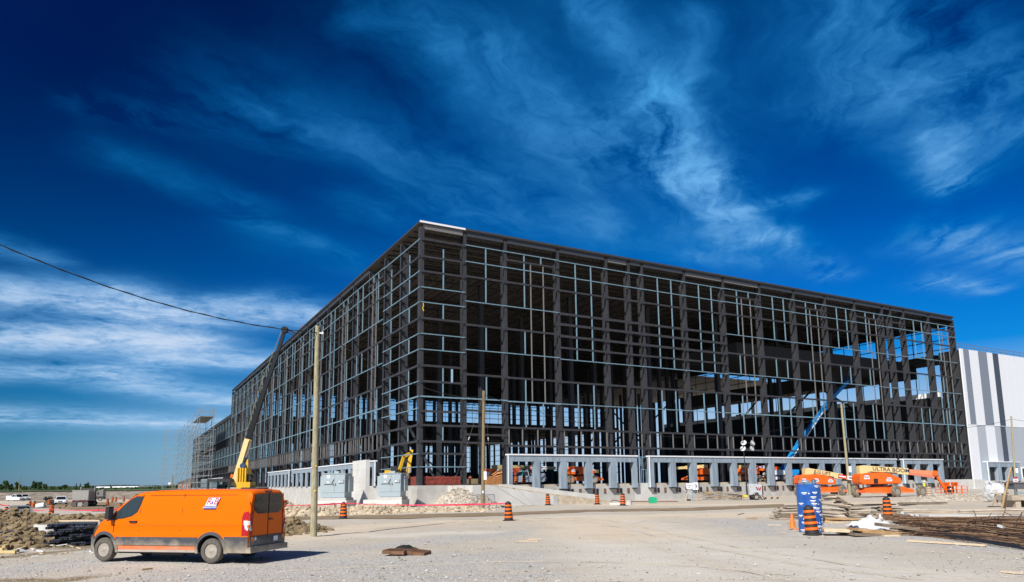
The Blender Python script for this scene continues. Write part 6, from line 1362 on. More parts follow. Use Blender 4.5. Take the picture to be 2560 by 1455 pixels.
# crowd barrier by the brown pole
g0, g1_ = at(1180, 1272), at(1237, 1268); t = thing('crowd_barrier', 'grey steel crowd barrier around the foot of the brown pole', 'barrier', g0); d = g1_ - g0
q = MB(); zt_ = far(1200, 1238, g0.y).z - g0.z
q.tube((0, 0, 0), (0, 0, zt_ - .2), .025, 6); q.tube(d, d + Vector((0, 0, zt_ - .2)), .025, 6); q.tube(Vector((0.05, 0, zt_)), d * .97 + Vector((0, 0, zt_)), .03, 6); q.tube((0, 0, .25), d + Vector((0, 0, .25)), .025, 6); q.tube(d * .97 + Vector((0, 0, zt_)), d + Vector((0, 0, zt_ - .22)), .03, 6); q.tube(Vector((.05, 0, zt_)), (0, 0, zt_ - .2), .03, 6); q.build('frame', galv, t)
for k in range(1, 17): f = k / 17; MB().tube(d * f + Vector((0, 0, .25)), d * f + Vector((0, 0, zt_)), .012, 5).build('bar', galv, t)
# wooden bin, tank and spoil inside the third bay
p = inplane(1236, 1212, 2.6); t = thing('wooden_bin', 'open brown wooden waste bin inside beside the third column', 'bin', (p.x, p.y, ZS), BRZ); ob = mat('orange_brown_board', (.46, .20, .07), .8, var=.2)
for k in range(8): MB().b2((-1.4 + .36 * k, -.9, 0), (-1.07 + .36 * k, -.84, .95 + .05 * (k % 3))).build('board', ob, t)
for s in (-1, 1): MB().b2((s * 1.42 - .04, -.82, 0), (s * 1.42 + .04, .9, 1.0)).build('end_board', ob, t)
q = MB(); q.add([(-.2, -.6, .9), (1.5, -.7, 1.3), (1.4, .7, 1.9), (-.1, .6, 1.2), (.6, 0, 1.75)], [(0, 1, 4), (1, 2, 4), (2, 3, 4), (3, 0, 4)]); q.build('scrap_sheet', ob, t)
p = inplane(1226, 1212, 4.5); t = thing('water_tank', 'bright orange tank inside behind the brown pole', 'tank', (p.x, p.y, ZS)); MB().lathe([(.75, .5), (.8, 1.0), (.8, 1.7), (.7, 1.9), (.1, 1.95)], 18).build('tank', orange_lift, t, smooth=True); MB().b2((-.35, -.86, 1.0), (-.05, -.8, 1.5)).build('label_plate', text_w, t); MB().b2((-.9, -.7, 0), (.9, .7, .5)).build('stand', dk, t)
p = inplane(1188, 1212, 4.0); t = thing('trailer_tray', 'low khaki steel tray inside left of the brown pole', 'tray', (p.x, p.y, ZS), BRZ); MB().prism([(-1.6, .1), (1.6, .1), (1.9, .75), (-2.0, .7)], -.8, .8, axis='y').build('tray', mat('khaki_boom_paint2', (.30, .22, .12), .7), t)

# ------------------------------------------------------------------ signs, bin, ring, grate, sticks
g = at(1730, 1252); t = thing('direction_sign', 'white sign boards on stakes with a black arrow pointing right', 'sign', g, R(6))
q0 = far(1718, 1222, g.y) - g
q = MB(); q.bar((-.55, 0, 0), (-.50, 0, 2.15), .09, .05); q.bar((.12, 0, 0), (.10, 0, 2.2), .09, .05); q.build('steel_stake', galv, t); MB().bar((.85, 0, 0), (.70, .02, 1.5), .05, .09).build('wood_stake', wood_brown, t); MB().bar((-.95, -.3, 0), (-.45, 0, 1.0), .05, .09).build('wood_stake', wood_pale, t)
bA = MB().b2((-.62, -.06, 1.42), (.08, -.035, 2.07)).build('board', text_w, t); bB = MB().b2((.14, -.06, 1.30), (.84, -.035, 2.16)).build('board', text_w, t)
q = MB(); y = -.066; q.add([(.22, y, 1.70), (.55, y, 1.70), (.55, y, 1.77), (.22, y, 1.77)], [(0, 1, 2, 3)]); q.add([(.76, y, 1.735), (.50, y, 2.02), (.42, y, 2.0), (.62, y, 1.735), (.42, y, 1.46), (.50, y, 1.44)], [(0, 1, 2, 3), (0, 3, 4, 5)]); q.build('arrow', text_k, bB, fix=False)
MB().b2((-.55, -.066, 1.78), (.01, -.0605, 1.86)).build('faded_lettering', galv_grey, bA); MB().b2((-.43, -.066, 1.57), (-.12, -.0605, 1.66)).build('faded_lettering', galv_grey, bA)
MB().b2((-.6, -.18, 0), (-.2, .1, .2)).build('sand_bag', black_m, t)
o = MB().bar((0, 0, 1.55), (1.45, .3, .55), .20, .04).build('leaning_plank', text_w); tag(o, 'white painted plank leaning down left of the sign boards', 'plank'); o.location = at(1704, 1250)
g = at(1632, 1258); t = thing('green_bin', 'small green plastic tub on the ground before the docks', 'tub', g, .2); gp = mat('green_plastic', (.02, .40, .20), .4)
MB().prism([(-.36, .02), (.34, .02), (.40, .45), (.28, .62), (-.30, .62), (-.40, .45)], -.28, .28, axis='y').build('tub', gp, t); MB().b2((-.2, -.2, .62), (.15, .2, .68)).build('lid', gp, t)
g = at(1572, 1262); t = thing('concrete_ring', 'short grey concrete ring beside the brightest drum', 'concrete ring', g); MB().lathe([(.30, 0), (.30, .45), (.24, .45), (.24, .05)], 20).build('ring', conc, t, smooth=True)
g = at(1545, 1262); o = MB().b2((-.9, -.3, 0), (.9, .3, .22)).build('concrete_block', conc_l); tag(o, 'flat pale concrete slab left of the concrete ring', 'slab'); o.location = g
o = MB().path([Vector(p) for p in ((0, 0, .05), (.8, .1, .25), (1.4, .2, .10), (3.5, .2, .06), (5, -.2, .04), (8, -.3, .04))], .05, 6).build('red_hose', mat('dark_red_hose', (.16, .03, .025), .7)); tag(o, 'dark red hose lying along the dock front', 'hose'); o.location = at(1520, 1256)
# rusty grates lifted out of a catch basin
cast = mat('rusty_cast_iron', (.17, .085, .045), .8, var=.35, scale=7, bump=.3, bscale=20)
def grate(label, p, rz, tilt, w=.72, h_=.66):
    t = thing('drain_grate', label, 'drain grate', p, rz); t.rotation_euler = (tilt[0], tilt[1], rz)
    q = MB(); q.b2((-w / 2, -h_ / 2, 0), (w / 2, -h_ / 2 + .06, .10)); q.b2((-w / 2, h_ / 2 - .06, 0), (w / 2, h_ / 2, .12)); q.b2((-w / 2, -h_ / 2 + .061, 0), (-w / 2 + .06, h_ / 2 - .061, .12)); q.b2((w / 2 - .06, -h_ / 2 + .061, 0), (w / 2, h_ / 2 - .061, .12)); q.build('frame', cast, t)
    for k in range(9): x = -w / 2 + .10 + (w - .2) * k / 8; MB().b2((x - .017, -h_ / 2 + .062, .02), (x + .017, h_ / 2 - .062, .115)).build('bar', cast, t)
grate('rusty square drain grate at the left, resting on the gravel', at(990, 1389) + Vector((0, .1, .06)), R(-12), (0, .02)); grate('rusty square drain grate at the right, lying flatter', at(1045, 1388) + Vector((0, .1, .02)), R(-16), (.03, .10), .62, .6)
q = MB(); q.grid(lambda u, v: (-.42 + .84 * u, -.05 + .4 * v, .02 + max(0, 1 - abs(2 * u - 1) ** 2) * max(0, 1 - abs(2 * v - 1) ** 2) * (.09 + .16 * mnoise.noise((u * 5, v * 4, 2.2)))), 14, 8); o = q.build('filter_cloth', fence_m, fix=False); tag(o, 'crumpled black filter cloth sticking up behind the rusty grates', 'filter cloth'); o.location = at(1010, 1381) + Vector((0, .35, .05)); o.rotation_euler = (0, 0, .2)
def stick(name, p, q_, w, h_, m_, label, cat='plank', lift=.0):
    A, B = at(*p), at(*q_); A.z += h_ / 2 + lift + .02; B.z += h_ / 2 + lift + .02; o = MB().bar((0, 0, 0), B - A, w, h_).build(name, m_); o.location = A; return tag(o, label, cat)
stick('wood_lath', (1296, 1355), (1346, 1355.5), .09, .03, wood_pale, 'longer thin lath lying on the gravel in the middle')
stick('wood_lath', (1320, 1350.5), (1352, 1350), .07, .03, wood_pale, 'shorter thin lath just behind the longer one')
stick('wood_lath', (1920, 1314), (1954, 1314.5), .08, .03, wood_pale, 'thin lath on the gravel left of the traffic cone')
stick('wood_lath', (2505, 1432), (2560, 1437), .08, .03, wood_pale, 'thin lath on the gravel at the lower right corner')
stick('wood_lath', (354, 1427), (380, 1424), .06, .03, wood_brown, 'short broken stick on the gravel below the van')

# ------------------------------------------------------------------ lumber and rebar at the right
GL = 'planks of the lumber heaps'
def board(p, q_, w, h_, z, m_, parent, nm='plank', tilt=0):
    A, B = at(*p), at(*q_); P0 = Vector(parent.location); A.z += z; B.z += z + tilt
    MB().bar(A - P0, B - P0, w, h_).build(nm, m_, parent)
def pile(name, label, base, rows, cat='lumber pile'):
    t = thing(name, label, cat, at(*base)); rr = random.Random(sum(map(ord, label)))
    for (x0, y0, x1, y1, n, w, h_, m_, z0) in rows:
        for k in range(n):
            j = rr.uniform(-6, 6); board((x0 + j, y0 + rr.uniform(-.4, .4)), (x1 + j + rr.uniform(-6, 6), y1 + rr.uniform(-.4, .4)), w, h_ * .9, z0 + h_ * (k + .5), m_, t, tilt=rr.uniform(-.05, .05))
    return t
def stack(name, label, cat, px0, px1, pyb, blocks):
    """blocks of layered boards seen from their long side: (px0, px1, top pixel row, bottom pixel row, layers, material, skew, depth behind the front)"""
    d0 = at((px0 + px1) / 2, pyb).y; g = at((px0 + px1) / 2, pyb); t = thing(name, label, cat, g); rr = random.Random(sum(map(ord, label)))
    for (x0, x1, yt, yb, n, m_, sk, dd) in blocks:
        y = d0 + dd; A, B = far(x0, yb, y), far(x1, yt, y); zb, zt = A.z, B.z; hh = (zt - zb) / n; ww = B.x - A.x
        zb = max(zb, g.z)
        for k in range(n):
            a0 = A.x + rr.uniform(-.06, .06) * ww; a1 = B.x + rr.uniform(-.07, .05) * ww; z = zb + hh * (k + .5); w = rr.uniform(.5, .9); gap = hh * rr.uniform(.62, .9)
            q = Vector((a0, y + rr.uniform(-.12, .2) + w / 2, z)); p = Vector((a1, y + rr.uniform(-.12, .2) + w / 2, z + sk * ww + rr.uniform(-.02, .02)))
            MB().bar(q - g, p - g, w, gap).build('plank', rr.choice(m_) if isinstance(m_, tuple) else m_, t)
            if rr.random() < .35: 
                q2 = q + Vector((0, .9, rr.uniform(-.02, .03))); p2 = p + Vector((rr.uniform(-.2, .2), .9, 0)); MB().bar(q2 - g, p2 - g, w, gap).build('plank', m_[0] if isinstance(m_, tuple) else m_, t)
    return t
wg2 = mat('pale_weathered_wood', (.52, .45, .36), .85, var=.2, scale=3, stretch=(.6, 6, 6)); wg3 = mat('dark_weathered_wood', (.20, .16, .12), .9, var=.3, scale=3, stretch=(.6, 6, 6))
WG = (wood_grey, wood_grey, wg2, wg3)
stack('lumber_pile', 'low pile of weathered planks left of the blue wrapped column', 'lumber pile', 1945, 2012, 1299, [(1945, 2012, 1287, 1299, 5, WG, 0, 0), (1958, 2014, 1274, 1287, 4, WG, .03, .5), (1968, 2014, 1263, 1273, 3, WG, 0, 1.2)])
stack('lumber_pile', 'high stack of grey planks right behind the blue wrapped column', 'lumber pile', 2060, 2130, 1294, [(2060, 2116, 1266, 1294, 9, WG, -.10, 0), (2058, 2126, 1254, 1262, 2, WG, -.13, .2), (2060, 2108, 1236, 1254, 6, WG, 0, 1.6), (2100, 2126, 1236, 1262, 3, WG, -.6, 1.2)])
stack('lumber_pile', 'flat stack of grey boards with square hollow ends in the middle', 'lumber pile', 2128, 2260, 1293, [(2128, 2178, 1268, 1293, 7, WG, 0, 0), (2178, 2206, 1278, 1293, 5, WG, 0, .1), (2128, 2245, 1256, 1267, 3, WG, 0, .8), (2206, 2262, 1266, 1291, 6, WG, 0, .6)])
stack('lumber_pile', 'long weathered timbers lying behind the rebar', 'lumber pile', 2258, 2560, 1292, [(2260, 2405, 1271, 1281, 2, (wg2, wood_grey), -.02, .6), (2262, 2400, 1281, 1291, 2, (wood_grey,), 0, 0), (2402, 2575, 1272, 1283, 2, (wg2, wood_grey), 0, .4), (2352, 2575, 1283, 1292, 2, (wood_grey, wood_pale), 0, 0), (2262, 2370, 1255, 1266, 2, (wood_grey, wg3), 0, 4)])
stack('beam_stack', 'pale grey beams and pallets lying behind the rebar pile', 'beam stack', 2325, 2560, 1302, [(2325, 2434, 1285, 1297, 1, (conc_l,), 0, 0), (2370, 2434, 1297, 1303, 1, (wood_grey,), 0, -.3), (2436, 2575, 1286, 1294, 1, (conc_l,), 0, .2), (2436, 2575, 1295, 1306, 3, (conc, galv_grey), 0, -.2)])
stack('timber_pile', 'big brown timbers in front of the white crumpled tarp', 'timber pile', 2130, 2315, 1340, [(2136, 2310, 1318, 1328, 1, (wood_brown,), -.09, .1), (2150, 2300, 1326, 1334, 1, (wood_brown,), -.05, 0), (2132, 2282, 1331, 1341, 1, (wg3,), -.03, -.2), (2210, 2250, 1337, 1343, 1, (wood_pale,), 0, -.4), (2070, 2130, 1321, 1331, 1, (wood_pale,), -.02, .2), (2066, 2122, 1304, 1309, 1, (wood_pale,), 0, 2.5), (2064, 2150, 1294, 1304, 2, (rust, wood_brown), -.02, 3.2), (2212, 2300, 1306, 1318, 1, (wg3,), -.12, 1.2)])
stick('wood_plank', (2270, 1355), (2465, 1367), .14, .06, wood_pale, 'long pale plank lying in front of the rebar pile')
# pallets left of the light trailer
t = thing('pallet_heap', 'heap of broken brown pallets left of the light tower', 'pallet heap', at(1790, 1250)); rr = random.Random(5)
for k in range(110):
    a = at(rr.uniform(1748, 1845), rr.uniform(1246, 1251)); P0 = Vector(t.location); an = rr.uniform(-.5, .5); L_ = rr.uniform(.5, 1.6); z = rr.uniform(.03, 1.15) * (1 - abs(a.x - P0.x) / 6)
    MB().bar(a - P0 + Vector((0, 0, z)), a - P0 + Vector((L_ * math.cos(an), L_ * math.sin(an), z + rr.uniform(-.15, .2))), .10, .04).build('pallet_board', (wood_brown, wg3, wood_grey, wg3, wg3)[k % 5], t)
t = thing('wood_skid', 'low wooden skid on the ground right of the light tower', 'skid', at(1925, 1247))
MB().b2((-1.3, -.4, .2), (1.3, .4, .3)).build('deck', wood_grey, t)
for x in (-1.1, -.4, .4, 1.1): MB().b2((x - .12, -.4, 0), (x + .12, .4, .2)).build('block', wood_grey, t)
# scraps at the road edge
for i, (x0, y0, x1, y1, m_, lb) in enumerate([(1868, 1297, 1890, 1298, wood_brown, 'broken brown board at the edge of the pale road'), (1880, 1294, 1950, 1296, wood_grey, 'thin grey board left of the low plank pile'), (1843, 1288, 1858, 1285, wood_grey, 'small grey board end on the pale road edge'), (1946, 1270, 1953, 1283, rust, 'bent rusty rod leaning at the low plank pile'), (2010, 1322, 1972, 1324, wood_grey, 'grey board under the traffic cone')]): stick('scrap_board', (x0, y0), (x1, y1), .14, .05, m_, lb)
# rebar
rbm = MB(); rr = random.Random(8)
def rb(x0, y0, x1, y1, z0, z1, r, m=0, n=5):
    A, B = at(x0, y0), at(x1, y1); A.z += z0; B.z += z1; c = Vector((rr.uniform(-.15, .15), rr.uniform(-.3, .3), rr.uniform(-.02, .10))); pts = [A.lerp(B, k / n) + c * (4 * (k / n) * (1 - k / n)) for k in range(n + 1)]
    rbm.path(pts, r, 4, m)
for k in range(250):
    f = rr.random(); x0 = rr.uniform(2210, 2400); L_ = rr.uniform(120, 420); y0 = 1298 + 40 * f + (x0 - 2230) * .04; z = (.30 + .35 * mnoise.noise((x0 * .012, 3.3, 0))) * max(0, 1 - abs(f - .4) * 1.9) * (.3 + rr.random())
    rb(x0, y0, x0 + L_, y0 + L_ * rr.uniform(-.02, .12) + rr.uniform(-6, 8), z + .03, z * rr.uniform(.2, 1.3) + .03, rr.uniform(.014, .03), rr.choice((0, 0, 1, 2)))
for k in range(40):
    x0 = rr.uniform(2150, 2330); y0 = rr.uniform(1297, 1306); rb(x0, y0, x0 + rr.uniform(60, 200), y0 + rr.uniform(-3, 7), .05 + .15 * rr.random(), .05 + .2 * rr.random(), .016)
for k in range(26): x0 = rr.uniform(2420, 2540); rb(x0, 1340, x0 + rr.uniform(-60, 60), 1326, .1, rr.uniform(.5, 1.0) * rr.random(), .014, 1)
t = thing('rebar_pile', 'long tangled pile of rusty reinforcing bars at the lower right', 'rebar pile', (0, 0, 0)); tag(rbm.build('bars', [rust, mat('dark_rust', (.06, .034, .022), .85, var=.3), mat('light_rust', (.25, .16, .095), .85, var=.3)], t, fix=False), kind='stuff')
for k in range(14):
    x0, y0 = 2300 + 6 * k, 1322 + 2.2 * k; A, B = at(x0, y0), at(x0 + 190, y0 + 20 + k * .6); A.z += .12; B.z += .06; MB().tube(A, B, .028, 6).build('black_rod', black_m, t)
lp = MB()
for pts in ([(2490, 1310), (2506, 1296), (2518, 1258)], [(2480, 1312), (2500, 1290), (2535, 1302), (2556, 1312)], [(2500, 1300), (2512, 1280), (2530, 1290), (2540, 1306)], [(2545, 1310), (2510, 1304), (2486, 1306), (2478, 1314)]):
    P_ = [far(x, y, 33.5) for x, y in pts]; lp.path(P_, .018, 5)
lp.build('bent_bar', rust, t, fix=False)
# white tarp
g = at(2185, 1322); t = thing('crumpled_tarp', 'crumpled white tarp lying behind the brown timbers', 'tarp', g); tm = mat('white_tarp', (.52, .53, .54), .6, var=.05)
def tf(u, v):
    a, r = 2 * math.pi * u, v; x, y = 1.18 * r * math.cos(a), .55 * r * math.sin(a); z = .46 * max(0, 1 - r ** 2.2) * (1 - .35 * (x > .4)) + .26 * mnoise.fractal((x * 2.5, y * 3.5, 1.3), 1, 2, 4) * (1 if r < .99 else .3) + .03; return (x, y, z)
q = MB(); q.grid(tf, 48, 16); q.build('sheet', tm, t, smooth=False, fix=False)
for x, z in ((.25, .42), (.6, .3), (.0, .55)): MB().box((x, -.25, z), (.18, .2, .10), rz=.5).build('scrap_piece', wood_grey, t)
for i, (x, y) in enumerate(((2262, 1301), (2284, 1306), (2297, 1307), (2506, 1341))): o = MB().box((0, 0, .12), (.35 if i == 0 else .18, .2, .10), rot=(.3, .2, .5)).build('white_scrap', tm); tag(o, ('largest pale scrap of sheeting on the rebar', 'white scrap in the middle of the rebar edge', 'small white scrap right of the middle one', 'white scrap at the right end of the rebar')[i], 'scrap'); o.location = at(x, y) + Vector((0, 0, .25))
sc_ = MB()
for k in range(90):
    px, py = rr.choice(((rr.uniform(1960, 2560), rr.uniform(1296, 1350)), (rr.uniform(0, 240), rr.uniform(1345, 1400)), (rr.uniform(1900, 2560), rr.uniform(1262, 1290)))); p = at(px, py); a = rr.uniform(0, 3.1); L_ = rr.uniform(.08, .5)
    sc_.bar(p + Vector((0, 0, .03)), p + Vector((L_ * math.cos(a), L_ * math.sin(a), .03 + rr.uniform(0, .06))), rr.uniform(.03, .09), .03, rr.choice((0, 1, 2, 3)))
tag(sc_.build('scattered_scraps', [wood_grey, wood_pale, wood_brown, white_m], fix=False), 'small scraps of wood and litter strewn over the dirt', kind='stuff')
# big bag, sawhorse, boxes, bench at the far right
g = at(2506, 1256); t = thing('bulk_bag', 'big white bulk bag bulging behind the wooden sawhorse', 'bulk bag', g + Vector((0, .8, 0)))
def bf(u, v):
    a = 2 * math.pi * u; r = .98 * (math.sin(math.pi * min(1, .10 + .80 * v)) ** .55) * (1 + .14 * mnoise.fractal((math.cos(a) * 2, math.sin(a) * 2, v * 3), 1, 2, 4)) * (.86 + .18 * abs(math.cos(2 * a))); return (r * math.cos(a), r * math.sin(a), 1.75 * v + .12 * mnoise.noise((math.cos(a) * 1.5, math.sin(a) * 1.5, 7)) * v)
q = MB(); q.grid(bf, 36, 14); q.build('bag', tm, t, smooth=False, fix=False)
for a in (.5, 2.2, 3.6, 5.2): MB().box((.6 * math.cos(a), .6 * math.sin(a), 1.85), (.25, .05, .35), rot=(.5, .3, a)).build('lifting_loop', tm, t)
g = at(2505, 1267); t = thing('sawhorse', 'wide wooden sawhorse at the right with an upright board against it', 'sawhorse', g)
for s in (-1, 1):
    q = MB(); q.prism([(s * .12, 1.0), (s * .38, 1.0), (s * .75, 0), (s * .5, 0)], -.12, .12, axis='y'); q.build('leg', wood_grey, t); MB().b2((s * .62 - .4, -.2, -.02), (s * .62 + .4, .2, .06)).build('foot', black_m, t)
MB().b2((-.7, -.14, 1.004), (.55, .14, 1.10)).build('beam', wood_grey, t)
o = MB().bar((0, 0, 0), far(2521, 1171, g.y) - at(2498, 1272), .10, .16).build('leaning_board', wood_brown); tag(o, 'long brown board leaning up beside the bulk bag', 'board'); o.location = at(2498, 1272) - Vector((0, .3, 0))
g = at(2545, 1268); t = thing('lumber_table', 'thick stack of timbers on blocks at the right edge', 'timber stack', g)
for k in range(4): MB().b2((-1.0, -.9 + .46 * k, .55), (3.0, -.46 + .46 * k, .92)).build('timber', wood_grey, t)
for k in range(3): MB().b2((-.7 + 1.3 * k, -.8, 0), (-.3 + 1.3 * k, .8, .545)).build('block', wood_grey, t)
A = far(2530, 1240, 61); B = far(2590, 1204, 61); g = Vector((A.x, 61, terr(A.x, 61))); t = thing('steel_rack', 'grey steel frame rack behind the timbers at the right edge', 'rack', g)
zt_ = B.z - g.z; w = 3.2
MB().b2((-.1, -.5, zt_ - .12), (w, .9, zt_)).build('top_plate', galv_grey, t); MB().b2((0, -.42, zt_ - .62), (w, .8, zt_ - .125)).build('side_panel', mat('dark_grey_panel', (.10, .10, .11), .6), t)
for x in (.05, .95, 1.9, 2.8): MB().b2((x - .06, -.45, 0), (x + .06, -.33, zt_ - .63)).build('post', galv_grey, t); MB().b2((x - .06, .7, 0), (x + .06, .82, zt_ - .63)).build('post', galv, t)
MB().b2((0, -.44, zt_ - 1.0), (w, -.34, zt_ - .88)).build('rail', galv, t)
sg = thing('small_sign', 'small white and red notice board standing on the steel rack', 'sign', g + Vector((.55, .1, zt_)), 0); MB().b2((-.2, 0, .02), (.2, .03, .38)).build('board', text_w, sg); MB().b2((-.2, -.006, .26), (.2, -.001, .38)).build('red_band', red_m, sg); MB().b2((-.2, -.006, .381), (.2, .03, .42)).build('blue_band', navy, sg); MB().b2((-.12, -.006, .1), (.12, -.001, .18)).build('red_text', red_m, sg)
g = at(2464, 1248); b = MB()
for k in range(70): a, e = rr.uniform(0, 6.28), rr.uniform(.1, 1.3); r = rr.uniform(.5, .95); v = Vector((math.cos(a) * math.cos(e), math.sin(a) * math.cos(e), math.sin(e) * .8)) * r; b.bar((0, 0, .02), v, .05, .015)
t = thing('brush_clump', 'dry brown clump of brush on the gravel right of the lift basket', 'brush', g); b.build('twigs', wood_brown, t, fix=False)

# ------------------------------------------------------------------ pipes and pallets at the left
pvc = mat('dark_grey_pipe', (.08, .09, .115), .35, var=.2, scale=4); pvc2 = mat('light_end_pipe', (.10, .115, .14), .4)
A, B = at(160, 1362), at(330, 1342); ang = math.atan2(B.y - A.y, B.x - A.x); t = thing('pipe_bundle', 'strapped bundle of dark grey conduit pipes left of the van', 'pipe bundle', A, ang)
r_ = .055; rr = random.Random(2); tube_m = {}
def pipe_mesh(L, r): 
    q = MB(); q.lathe([(r, 0), (r, L), (r * .78, L), (r * .78, 0)], 10, 0, Matrix.Rotation(R(90), 4, 'Y'), closed=True); return q.mesh('pipe', pvc, smooth=True)
pm = pipe_mesh(5.2, r_)
for j in range(8):
    for i in range(14):
        x = rr.uniform(-.15, .15) - (.5 if (j + i // 4) % 3 == 0 else 0) + (i // 5) * -.05; place(pm, 'pipe', t, (x - .2, -1.25 + i * 2.05 * r_ + (j % 2) * r_, r_ + .04 + j * 1.85 * r_))
top = .04 + 8 * 1.85 * r_ + .04
MB().bar((.15, -1.35, top + .04), (.15, .40, top + .04), .09, .06).build('strap_board', wood_pale, t); MB().bar((.15, -1.34, top + .03), (.15, -1.34, .02), .09, .06).build('strap_board', wood_pale, t); MB().bar((3.0, -1.35, top + .04), (3.0, .4, top + .04), .09, .06).build('strap_board', wood_pale, t)
MB().b2((.4, -1.2, 0), (.55, .3, .035)).build('bearer', wood_grey, t); MB().b2((3.2, -1.2, 0), (3.35, .3, .035)).build('bearer', wood_grey, t)
def pipes(label, L, r=.06):
    t = thing('loose_pipes', label, 'pipes', at(*L[0][:2]))
    for (x0, y0, x1, y1, z0, z1) in L:
        P0 = Vector(t.location); a, b_ = at(x0, y0), at(x1, y1); a.z += z0; b_.z += z1; MB().tube(a - P0, b_ - P0, r, 10).build('pipe', pvc, t, smooth=True)
    return t
pipes('long loose dark pipes lying along the foot of the earth berm', [(-30, 1327, 115, 1320, .15, .2), (-30, 1326, 118, 1318, .3, .3), (20, 1321, 190, 1316, .3, .35), (120, 1317, 260, 1309, .2, .3)])
pipes('group of grey pipes ending beside the concrete manhole ring', [(52, 1335, 105, 1326, .08, .1), (58, 1336, 108, 1328, .08, .1), (64, 1338, 110, 1330, .08, .1), (56, 1334, 106, 1325, .2, .2), (62, 1336, 109, 1328, .2, .2)])
pipes('fan of thick black pipes at the left edge', [(-30, 1350, 46, 1358, .25, .1), (-30, 1346, 40, 1355, .3, .12), (-30, 1365, 35, 1354, .12, .22), (-30, 1358, 30, 1360, .2, .1), (-30, 1343, 52, 1332, .1, .1), (-30, 1370, 25, 1362, .1, .1)], .085)
g = at(126, 1336); t = thing('manhole_ring', 'wide pale concrete manhole ring with soil on top, behind the pipe bundle', 'manhole ring', g); MB().lathe([(.72, -.1), (.72, .5), (.58, .5), (.58, .1)], 28).build('ring', conc_l, t, smooth=True); MB().lathe([(.57, .42), (.40, .52), (.001, .58)], 20).build('soil_fill', brown_dirt, t)
g = at(22, 1378); t = thing('timber_skid', 'yellowish skid of square timbers at the left edge', 'timber skid', g); yw = mat('yellow_lumber', (.55, .42, .20), .8, var=.18, scale=3, stretch=(.6, 6, 6))
for (x0, y0, x1, y1, z) in ((-20, 1377, 8, 1377, .05), (8, 1377, 56, 1363, .15), (-20, 1372, 20, 1363, .15), (36, 1383, 66, 1371, .06), (-20, 1383, 40, 1384, .05), (28, 1371, 62, 1368, .14), (20, 1362, 54, 1361, .17)):
    a, b_ = at(x0, y0) - Vector(g), at(x1, y1) - Vector(g); MB().bar(a + Vector((0, 0, z)), b_ + Vector((0, 0, z)), .10, .10).build('timber', yw, t)
o = MB().add([(0, 0, .02), (.5, -.1, .02), (.6, .2, .03), (.3, .15, .14), (.1, .25, .05)], [(0, 1, 3), (1, 2, 3), (2, 4, 3), (4, 0, 3)]).build('plastic_scrap', tm); tag(o, 'scrap of grey plastic sheet beside the yellowish timber skid', 'scrap'); o.location = at(18, 1381)
g = far(102, 1256, 122); t = thing('culvert_pipe', 'short white culvert pipe lying on the ground left of the suv', 'pipe', (g.x, 122, terr(g.x, 122)), R(12)); MB().lathe([(.42, -.6), (.46, .6), (.38, .6), (.36, -.6)], 18, 0, Matrix.Translation((0, 0, .45)) @ Matrix.Rotation(R(80), 4, 'Y'), closed=True).build('pipe', white_m, t, smooth=True); MB().b2((-1.1, -.5, 0), (1.2, .5, .06)).build('mat', dk, t)
g = far(132, 1250, 158); t = thing('scrap_heap', 'dark heap of machine parts left of the white suv', 'scrap heap', (g.x, 158, terr(g.x, 158)))
for k in range(14): MB().box((rr.uniform(-1.6, 1.6), rr.uniform(-.6, .6), rr.uniform(.3, 1.3)), (rr.uniform(.3, 1), rr.uniform(.3, .8), rr.uniform(.3, .9)), rot=(rr.random(), rr.random(), rr.random())).build('scrap_part', (dk, rubber_d, galv_grey, wood_brown)[k % 4], t)
o = MB().b2((-1.6, -.8, 0), (1.6, .8, .5)).build('pale_slab', conc_l); g = far(91, 1290, 66); tag(o, 'pale concrete slab just behind the earth berm', 'slab'); o.location = (g.x, 66, terr(g.x, 66) - .1)

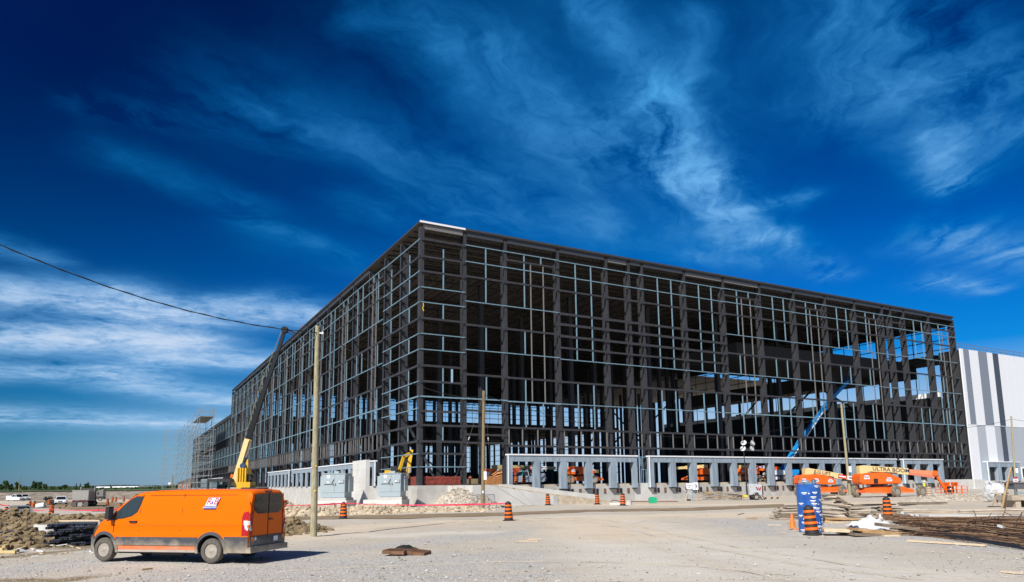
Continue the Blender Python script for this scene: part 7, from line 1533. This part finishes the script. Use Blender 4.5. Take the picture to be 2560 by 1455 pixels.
# ------------------------------------------------------------------ scaffold on the far left face
sc_m = mat('scaffold_tube', (.33, .35, .36), .5, metal=.2)
SC = thing('scaffold', 'tall tube scaffold tower stepping down along the far end of the left face', 'scaffold', BW(-4, 168), BRZ)
frames = [(0, 27.0), (8, 27.0), (26, 27.5), (46, 27.6), (66, 27.4), (88, 27.2), (100, 27.2)]
sj = MB()
for i, (y, h) in enumerate(frames):
    for x in (0, -4.2) if i < 5 else (0, -5, -9.5): MB().bar((x, y, 0), (x, y, h), .13, .13).build('standard', sc_m, SC)
    for k in range(13): z = 1.9 + k * 2.05; sj.bar((-4.2 if i < 5 else -9.5, y, z), (.6, y, z), .09, .09)
for (ya, ha), (yb, hb) in zip(frames, frames[1:]):
    for x in (-4.2, 0):
        for k in range(13):
            z = 1.9 + k * 2.05
            if k % 2 == 0 or x: sj.bar((x, ya, z), (x, yb, z), .08, .08)
            if k % 2 == 0 and k < 12: sj.bar((x, yb, z), (x, ya, z + 3.4), .08, .08)
for k in range(6): sj.bar((-9.5, 100, 2 + k * 4.1), (-4.2, 100, 4 + k * 4.1), .08, .08); sj.bar((-9.5, 88, 2 + k * 4.1), (-9.5, 100, 4 + k * 4.1), .08, .08)
tag(sj.build('ledgers_and_braces', sc_m, SC, fix=False), kind='stuff')
for y0, y1 in ((0, 8), (8, 26)): MB().b2((-4.2, y0, 24.5), (0, y1, 24.6)).build('platform', galv_grey, SC)
gr = MB()
for z in (25.6, 26.4, 27.3):
    for x in (-4.2, 0): gr.bar((x, 0, z), (x, 8, z), .09, .09)
    gr.bar((-4.2, 0, z), (0, 0, z), .09, .09)
gr.build('guard_rail', sc_m, SC)
# rope and clutter on the steel
for i, (px, py) in enumerate(((1058, 757),)):
    p = inplane(px, py, -.2); o = MB().path([Vector((0, 0, 0)), Vector((.05, 0, -.3)), Vector((-.05, 0, -.6)), Vector((.06, 0, -.95))], .04, 5).build('yellow_strap', yellow_m); tag(o, 'yellow strap hanging from a girt beside the corner column', 'strap'); o.location = p
p = inplane(1130, 940, -.15); o = MB().b2((-.11, -.03, -.75), (.11, .03, .78)).build('hanging_sheet', mat('pale_blue_sheet', (.30, .48, .60), .4)); tag(o, 'narrow pale blue sheet standing between two girts of the first bay', 'sheet'); o.location = p; o.rotation_euler = (0, 0, BRZ)
